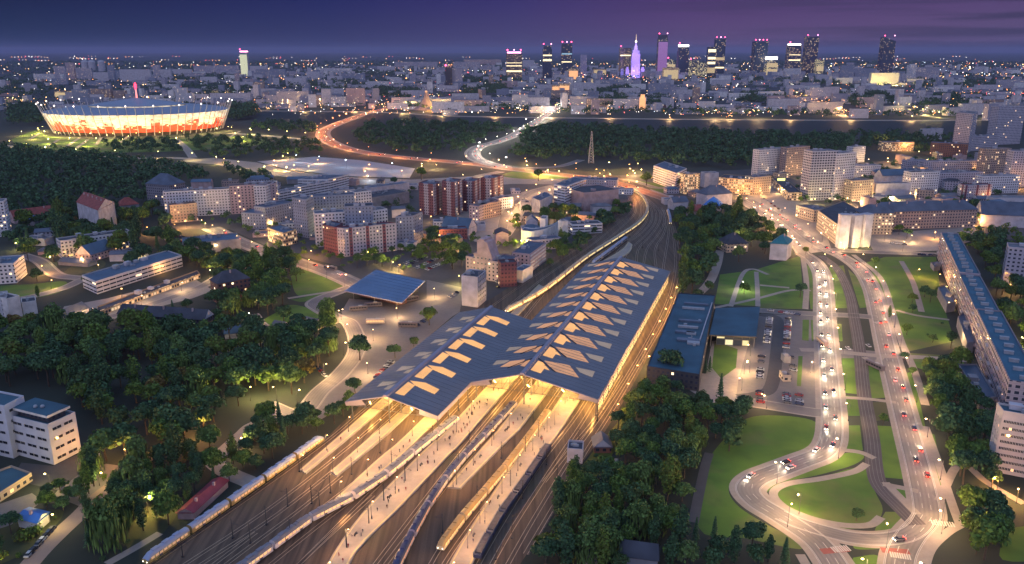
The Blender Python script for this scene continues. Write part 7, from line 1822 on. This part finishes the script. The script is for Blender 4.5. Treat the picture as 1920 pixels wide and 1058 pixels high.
wood('riverside_wood', [(1740, 250), (1780, 258), (1780, 285), (1720, 292), (1700, 285)], 40, LFd, (1.0, 1.5))
wood('far_bank_wood', [(870, 208), (1100, 216), (1500, 222), (1790, 222), (1790, 216), (1500, 214), (1100, 208), (900, 202)], 150, LFd, (1.4, 2.2), leaves=30)
wood('far_bank_wood', [(730, 205), (780, 208), (860, 212), (840, 206), (760, 200)], 24, LFd, (1.4, 2), leaves=30)
for px in ([(280, 160), (480, 165), (520, 176), (390, 186), (270, 172)], [(520, 160), (660, 150), (740, 165), (690, 178), (560, 172)], [(700, 168), (790, 172), (770, 190), (700, 184)], [(870, 168), (950, 162), (940, 180), (870, 182)], [(1080, 168), (1180, 165), (1200, 185), (1100, 182)], [(1390, 175), (1470, 182), (1460, 200), (1380, 196)], [(1500, 150), (1560, 148), (1580, 160), (1500, 162)], [(1570, 180), (1660, 178), (1690, 195), (1600, 205)], [(1715, 185), (1840, 182), (1850, 205), (1730, 208)], [(-60, 150), (60, 155), (110, 175), (60, 185), (-60, 180)], [(20, 205), (80, 206), (85, 235), (20, 240)], [(430, 200), (480, 205), (480, 222), (430, 230)], [(840, 150), (940, 146), (1000, 154), (900, 162)], [(600, 132), (760, 136), (740, 142), (600, 140)], [(1110, 190), (1250, 186), (1260, 200), (1120, 204)], [(1380, 150), (1480, 148), (1490, 156), (1390, 160)], [(1700, 158), (1900, 152), (1900, 166), (1720, 170)], [(300, 145), (440, 142), (450, 152), (320, 156)]):
    wood('far_wood', px, 200, LFd, (1.6, 2.6), leaves=24, check=False)
lb = LB(); rr = random.Random(5)
for i in range(5200):
    y = 2500 + 9500 * rr.random() ** 1.3; uu = rr.uniform(-.7, .7)
    c = Vector((uu * y, y, 6))
    for _ in range(9):
        d = rdir(rr); d.z = abs(d.z); lb.leaf(c + Vector((d.x * 14, d.y * 9, d.z * 8)) * (y / 4000), d + rdir(rr) * .5, 7 * y / 4000, rr)
tag(link('distant_greenery', lb.mesh('distant_greenery', LFd)), kind='stuff')

wood('street_greenery', [(440, 425), (560, 410), (700, 440), (800, 420), (880, 440), (960, 410), (1060, 400), (1140, 410), (1060, 480), (960, 470), (870, 480), (820, 520), (700, 500), (600, 480), (500, 465)], 110, LF, (.45, .8), leaves=80)
wood('street_greenery', [(300, 405), (440, 405), (540, 385), (660, 365), (780, 350), (780, 410), (600, 400), (460, 425), (300, 425)], 60, LFd, (.5, .9), leaves=80)
wood('street_greenery', [(1400, 335), (1520, 340), (1700, 300), (1920, 300), (1920, 400), (1830, 400), (1600, 395), (1500, 385)], 120, LFd, (.6, 1.1), leaves=70)
wood('street_greenery', [(1740, 445), (1900, 430), (1930, 470), (1880, 480), (1800, 470)], 26, LF, (.5, .9), leaves=80)
wood('park_greenery', [(15, 395), (150, 400), (300, 405), (330, 440), (270, 470), (120, 450), (20, 470)], 46, LFd, (.9, 1.4), leaves=150)
wood('park_greenery', [(260, 500), (330, 480), (400, 482), (450, 500), (400, 520), (345, 495), (270, 520)], 16, LF, (.7, 1.1), leaves=150)
wood('park_greenery', [(1265, 400), (1340, 395), (1420, 405), (1430, 440), (1350, 480), (1330, 560), (1285, 590), (1280, 480)], 60, LFd, (.7, 1.2), leaves=150)
wood('park_greenery', [(1790, 450), (1880, 440), (1880, 470), (1835, 480)], 22, LFd, (.7, 1.1), leaves=120)
wood('park_greenery', [(1130, 400), (1180, 385), (1185, 400), (1130, 440), (1080, 480), (1060, 470)], 24, LFd, (.6, 1.0), leaves=120)
wood('park_greenery', [(1960, 480), (2350, 470), (2500, 900), (2100, 1000), (1980, 800)], 170, LFd, (.9, 1.5), leaves=60)
wood('park_greenery', [(-30, 620), (-500, 640), (-600, 1000), (-120, 1040), (-90, 900)], 120, LFd, (.9, 1.5), leaves=60)
# ------------------------------------------------------------------ cars
CARC = {'silver': (.42, .43, .45), 'white': (.70, .70, .70), 'black': (.02, .02, .025), 'dark blue': (.03, .05, .12), 'red': (.30, .03, .03), 'grey': (.14, .14, .15)}
m_cg = mat('car_glass', (.015, .018, .025), .1, .1, .5); m_ty = mat('tyre_rubber', (.02, .02, .02), .9, .1, 1)
HLm = glow('headlight_glow', (1, .86, .62), 16); TLm = glow('taillight_glow', (1, .06, .03), 12)
def carmesh(col):
    m = mat('car_paint_' + col.replace(' ', '_'), CARC[col], .25, .06, .5, metal=.2)
    mb = MB(); W_ = .88
    prof = [(-2.15, .35), (-2.15, .78), (-1.95, .95), (-.95, 1.0), (1.15, 1.0), (2.05, .92), (2.2, .7), (2.2, .35)]
    L_ = [(x, -W_ if z < .9 else -W_ + .06, z) for x, z in prof]; Rr = [(x, -y, z) for x, y, z in L_]
    for i in range(len(prof) - 1): mb.face([L_[i], L_[i + 1], Rr[i + 1], Rr[i]])
    mb.face(L_); mb.face(Rr[::-1]); mb.face([L_[0], Rr[0], Rr[-1], L_[-1]])
    q = [(-.75, -.6, 1.46), (1.0, -.6, 1.46), (1.0, .6, 1.46), (-.75, .6, 1.46)]; mb.face(q)
    return mb.mesh('body', [m])
cb = MB(); lo_ = [(-1.35, -.78, .98), (1.75, -.78, .98), (1.75, .78, .98), (-1.35, .78, .98)]; hi_ = [(-.72, -.6, 1.45), (1.0, -.6, 1.45), (1.0, .6, 1.45), (-.72, .6, 1.45)]
for i in range(4): cb.face([lo_[i], lo_[(i + 1) % 4], hi_[(i + 1) % 4], hi_[i]])
cabin = cb.mesh('cabin', [m_cg])
wb = MB(); wb.tube((0, -.1, 0), (0, .1, 0), .33, .33, 10); wheel = wb.mesh('wheel', [m_ty])
hb_ = MB(); hb_.box((0, 0, 0), (.1, .42, .24)); hlm = hb_.mesh('headlight', [HLm]); tb_ = MB(); tb_.box((0, 0, 0), (.1, .42, .22)); tlm = tb_.mesh('taillight', [TLm])
tll = bpy.data.lights.new('taillight_glow', 'POINT'); tll.energy = 90; tll.color = (1, .09, .05); tll.shadow_soft_size = .2
spl = bpy.data.lights.new('headlight_beam', 'SPOT'); spl.energy = BEAM; spl.spot_size = math.radians(75); spl.spot_blend = .6; spl.color = (1, .85, .62); spl.shadow_soft_size = .2
_CM = {}
def car(xy, ang, label, group, col=None, lights=False, z=.07):
    """front of the car looks along -x of the body (low bonnet at -x)"""
    col = col or R.choice(list(CARC))
    if col not in _CM: _CM[col] = carmesh(col)
    rt = empty('car', (xy[0], xy[1], z), ang + math.pi, label, 'car', group)
    link('body', _CM[col], rt); link('cabin', cabin, rt)
    for x in (-1.35, 1.35):
        for y in (-.8, .8): link('wheel', wheel, rt, (x, y, .33))
    if lights:
        for y in (-.58, .58):
            link('headlight', hlm, rt, (-2.17, y, .7)); link('taillight', tlm, rt, (2.22, y, .78))
        l = bpy.data.objects.new('headlight_beam', spl); COL.objects.link(l); l.parent = rt; l.location = (-2.4, 0, 1.0); l.rotation_euler = (math.radians(72), 0, math.radians(90))
        l = bpy.data.objects.new('taillight_glow', tll); COL.objects.link(l); l.parent = rt; l.location = (2.7, 0, .9)
    return rt
def traffic(pts, step, off, sgn, tmpl, group, jit=3.0, start=3):
    rs = resample(pts, step)[start:-1]
    for i, (p, d) in enumerate(rs):
        n = (-d[1], d[0]); q = add(add(p, mul(n, off)), mul(d, R.uniform(-jit, jit))); col = R.choice(('silver', 'white', 'black', 'grey', 'dark blue', 'red'))
        car(q, math.atan2(d[1] * sgn, d[0] * sgn), tmpl % (nth(i), col), group, col, True)
traffic(RD['west'], 23, 2.6, -1, '%s car up the outer lane of the ramped carriageway with headlights on, %s', 'cars on the ramped carriageway')
traffic(RD['west'], 31, -1.6, -1, '%s car up the inner lane of the ramped carriageway with headlights on, %s', 'cars on the ramped carriageway')
traffic(RD['east'], 26, -2.8, 1, '%s car up the kerb lane of the wide carriageway showing red taillights, %s', 'cars on the wide carriageway', 6)
traffic(RD['east'], 48, .2, 1, '%s car up the middle lane of the wide carriageway showing red taillights, %s', 'cars on the wide carriageway', 8, 2)
traffic(RD['loop'], 24, 1.5, 1, '%s car along the loop road with headlights on, %s', 'cars on the loop road', 2, 1)
traffic(RD['up'], 30, -2, -1, '%s car coming down the avenue between the shops, %s', 'cars on the avenue', 4, 1)
traffic(RD['street'], 34, 3, -1, '%s car along the wide street behind the bus canopy, %s', 'cars on the wide street', 5, 1)
traffic(RD['high'], 85, 5, 1, '%s car heading out along the expressway with red taillights, %s', 'cars on the expressway', 9, 1)
traffic(RD['high'], 85, -5, -1, '%s car heading in along the expressway with headlights on, %s', 'cars on the expressway', 9, 1)
traffic(RD['bridge'], 44, 4, -1, '%s car coming off the river bridge with headlights on, %s', 'cars on the river bridge', 6, 1)
def row(a, b, n, ang_off, words, group, skip=.12):
    A, Bq = G(*a), G(*b); d = nrm(sub(Bq, A)); an = math.atan2(d[1], d[0]) + ang_off
    for i in range(n):
        if R.random() < skip: continue
        col = R.choice(('silver', 'silver', 'white', 'black', 'grey', 'dark blue', 'red'))
        car(lerp(A, Bq, (i + .5) / n), an + R.uniform(-.04, .04), '%s %s car %s' % (nth(i), col, words), group, col)
PK = 'cars parked by the station'
row((1443, 597), (1437, 645), 15, 1.5, 'in the inner row of the car park', PK); row((1478, 597), (1474, 655), 17, 1.5, 'in the outer row of the car park', PK)
row((1428, 668), (1424, 712), 9, 1.5, 'from the far end of the shaded row by the paved square', PK, .45); row((1474, 735), (1476, 758), 6, 1.45, 'in the lower right car park row', PK, .05); row((1424, 735), (1426, 758), 5, 1.5, 'in the lower left row of the car park', PK, .1)
row((1498, 740), (1499, 762), 4, 1.45, 'in the short row beside the lower right row', PK, .2); row((1440, 583), (1500, 592), 6, 0, 'along the road above the car park', PK, .2); row((1483, 668), (1488, 700), 4, 1.2, 'beside the two kiosks in the car park', PK, .3)
row((596, 690), (610, 708), 5, .2, 'from the top of the row under the forecourt trees', 'cars parked in the forecourt', .1); row((705, 712), (735, 678), 8, 1.3, 'from the open end of the row along the shorter hall', 'cars parked in the forecourt', .1); row((780, 612), (800, 600), 4, 1.2, 'in the corner behind the shorter hall', 'cars parked in the forecourt', .1)
row((760, 500), (800, 482), 9, 1.2, 'from the canopy end of the first row behind the bus canopy', 'cars parked behind the bus canopy', .1); row((778, 505), (820, 485), 9, 1.2, 'from the canopy end of the second row behind the bus canopy', 'cars parked behind the bus canopy', .1); row((798, 508), (838, 490), 8, 1.2, 'from the canopy end of the third row behind the bus canopy', 'cars parked behind the bus canopy', .1); row((740, 502), (780, 488), 7, 1.2, 'in the row against the trees behind the bus canopy', 'cars parked behind the bus canopy', .2)
row((52, 1045), (100, 992), 8, 0, 'from the bottom edge along the alley', 'cars parked along the alley', .2); row((150, 905), (140, 930), 3, .7, 'in the yard before the white office block', 'cars parked in the office yard', 0); row((160, 848), (182, 858), 3, .7, 'behind the corner of the white office block', 'cars parked in the office yard', 0)
row((1715, 478), (1755, 480), 6, 0, 'along the cross street at the head of the long slab', 'cars parked on the cross street', .1); row((1660, 455), (1700, 460), 5, .3, 'on the plaza beside the white pylons', 'cars parked on the plaza', .1); row((1430, 372), (1470, 400), 6, .2, 'parked on the avenue plaza', 'cars parked on the plaza', .1)
row((960, 392), (985, 372), 7, .1, 'parked in the lit street behind the maroon flats', 'cars parked behind the maroon flats', .1); row((300, 442), (345, 446), 7, 1.4, 'from the trees in the lit yard by the pinkish low flats', 'cars parked in the lit yard', .1); row((310, 450), (350, 455), 6, 1.4, 'in the second row of the yard by the pinkish flats', 'cars parked in the lit yard', .1)
row((930, 525), (935, 545), 2, .5, 'in the court before the pink building', 'cars parked in the court', 0); row((840, 560), (860, 548), 3, .9, 'beside the white corner tower', 'cars parked in the court', 0)
car(G(1590, 655), 1.6, 'white van standing in the bus bay between the carriageways', None, 'white'); car(G(1628, 650), 1.6, 'silver car standing in the bus bay between the carriageways', None, 'silver')
# buses: long boxes with windows
def bus(px, ang, label, lit=True):
    rt = empty('bus', (*G(*px), .07), ang, label, 'bus', 'buses at the station')
    mb = MB(); mb.prism([(-6, -1.25), (6, -1.25), (6, 1.25), (-6, 1.25)], .4, 3.0, 0, bot=True); mb.prism([(-5.8, -1.05), (5.8, -1.05), (5.8, 1.05), (-5.8, 1.05)], 3.0, 3.2, 0); mb.build('body', mat('bus_cream', (.42, .34, .30), .4, .1, .3) if 'crossing' in label or 'bright' in label else mat('bus_dark', (.10, .09, .12), .4, .2, .3), rt)
    for s_ in (-1.27, 1.27):
        mb = MB()
        for k in range(6): mb.face([(-5.5 + k * 1.85, s_, 1.4), (-3.85 + k * 1.85, s_, 1.4), (-3.85 + k * 1.85, s_, 2.5), (-5.5 + k * 1.85, s_, 2.5)])
        mb.build('window_band', ws if lit else wd, rt)
    for x in (-4, 3.6):
        for y in (-1.05, 1.05): link('wheel', wheel, rt, (x, y, .45)).scale = (1.35, 1.35, 1.35)
    mb = MB(); mb.box((1.5, 0, 3.35), (2.6, 1.5, .35)); mb.build('roof_unit', UNIT, rt)
for px, a, w in (((704, 607), .05, 'bus crossing the forecourt in front of the bus canopy'), ((765, 613), -.1, 'bus waiting at the kerb behind the shorter hall'), ((672, 582), .3, 'bus under the near edge of the bus canopy'), ((700, 575), .2, 'second bus under the near edge of the bus canopy'), ((770, 565), .6, 'bus at the right corner of the bus canopy'), ((1541, 645), 1.6, 'brightly lit bus on the ramped carriageway'), ((620, 506), -.5, 'bus on the wide street'), ((1640, 690), -1.2, 'bus at the stop of the wide carriageway')):
    bus(px, a, w, 'crossing' in w or 'bright' in w)

# ------------------------------------------------------------------ people on the platforms
def person_mesh(seed):
    rr = random.Random(seed)
    V_ = []; E2 = []; RAD = []
    def vtx(p, r, par=None):
        V_.append(p); RAD.append(r)
        if par is not None: E2.append((par, len(V_) - 1))
        return len(V_) - 1
    st = rr.uniform(.05, .3)
    hip = vtx((0, 0, .95), .15); ch = vtx((0, 0, 1.32), .17, hip); nk = vtx((.02, 0, 1.5), .065, ch); hd = vtx((.03, 0, 1.66), .105, nk)
    for s_ in (-1, 1):
        a = vtx((0, s_ * .1, .88), .095, hip); k_ = vtx((s_ * st * .5 + .03, s_ * .11, .5), .07, a); f = vtx((s_ * st, s_ * .11, .07), .05, k_); vtx((s_ * st + .16, s_ * .12, .04), .04, f)
        sh = vtx((0, s_ * .2, 1.4), .075, ch); e = vtx((-s_ * st * .4, s_ * .25, 1.12), .05, sh); vtx((-s_ * st * .6 + .08, s_ * .24, .88), .04, e)
    me = bpy.data.meshes.new('person'); me.from_pydata(V_, E2, []); o = bpy.data.objects.new('person', me); COL.objects.link(o)
    md = o.modifiers.new('skin', 'SKIN')
    for i, r in enumerate(RAD): me.skin_vertices[0].data[i].radius = (r, r)
    me.skin_vertices[0].data[0].use_root = True
    o.modifiers.new('s', 'SUBSURF').levels = 1
    dg = bpy.context.evaluated_depsgraph_get(); m2 = bpy.data.meshes.new_from_object(o.evaluated_get(dg)); bpy.data.objects.remove(o); return m2
cols = [('dark', (.02, .02, .025)), ('navy', (.02, .03, .07)), ('brown', (.09, .05, .03)), ('red', (.22, .03, .03)), ('grey', (.12, .12, .13))]
PM = []
for i, (w, c) in enumerate(cols):
    me = person_mesh(i + 3); me.materials.clear(); me.materials.append(mat('clothes_' + w, c, .9, .2, 3)); me.name = 'person'; PM.append((w, me))
pc = 0
for i, n_, w in ((4, 110, 'broad curving platform'), (5, 60, 'middle platform'), (6, 50, 'dark-train platform'), (3, 14, 'short green-flanked platform'), (1, 9, 'outermost platform')):
    lim = (440 if i < 4 else 560)
    for k in range(n_):
        j = R.randrange(1, len(PL[i][0]) - 1); a, b = PL[i][0][j], PL[i][1][j]; p = lerp(a, b, R.uniform(.2, .8)); p = add(p, mul(nrm(sub(PL[i][0][j + 1], a)), R.uniform(0, 6)))
        if toST(p)[0] > (312 if i < 4 else 360): continue
        c_, me = R.choice(PM)
        o = link('person', me, None, (p[0], p[1], .84), R.uniform(0, 6.28)); tag(o, 'person in %s clothes standing on the %s' % (c_, w), 'person', 'people in %s on the %s' % (c_, w))
# benches and timetable boxes on the platforms
for i, w in ((4, 'broad curving platform'), (5, 'middle platform'), (6, 'dark-train platform')):
    pts = [p for p in mid(i, .42) if toST(p)[0] < 345]
    for k, (p, d) in enumerate(resample(pts, 27)[1:]):
        rt = empty('bench', (*p, .8), math.atan2(d[1], d[0]), '%s bench on the %s, counted from the open end' % (nth(k), w), 'bench', 'platform benches')
        mb = MB(); mb.box((0, 0, .45), (2, .5, .08)); mb.build('seat', DKST, rt); mb = MB(); mb.box((0, .24, .75), (2, .06, .45)); mb.build('backrest', DKST, rt)
        for x in (-.8, .8): mb = MB(); mb.box((x, 0, .22), (.08, .45, .42)); mb.build('leg', DKST, rt)

# ------------------------------------------------------------------ evening haze
if HAZE > 0:
    hz, t, b = newmat('haze_air'); t.nodes.remove(b)
    pv = nd(t, 'ShaderNodeVolumePrincipled'); pv.inputs['Density'].default_value = HAZE; pv.inputs['Color'].default_value = (.47, .46, .74, 1); pv.inputs['Anisotropy'].default_value = .1
    t.links.new(pv.outputs[0], t.nodes['Material Output'].inputs['Volume'])
    mb = MB(); mb.prism([(-41000, -3200), (41000, -3200), (41000, 61000), (-41000, 61000)], -1.0, 322, 0, bot=True)
    tag(mb.build('haze', hz), kind='stuff')
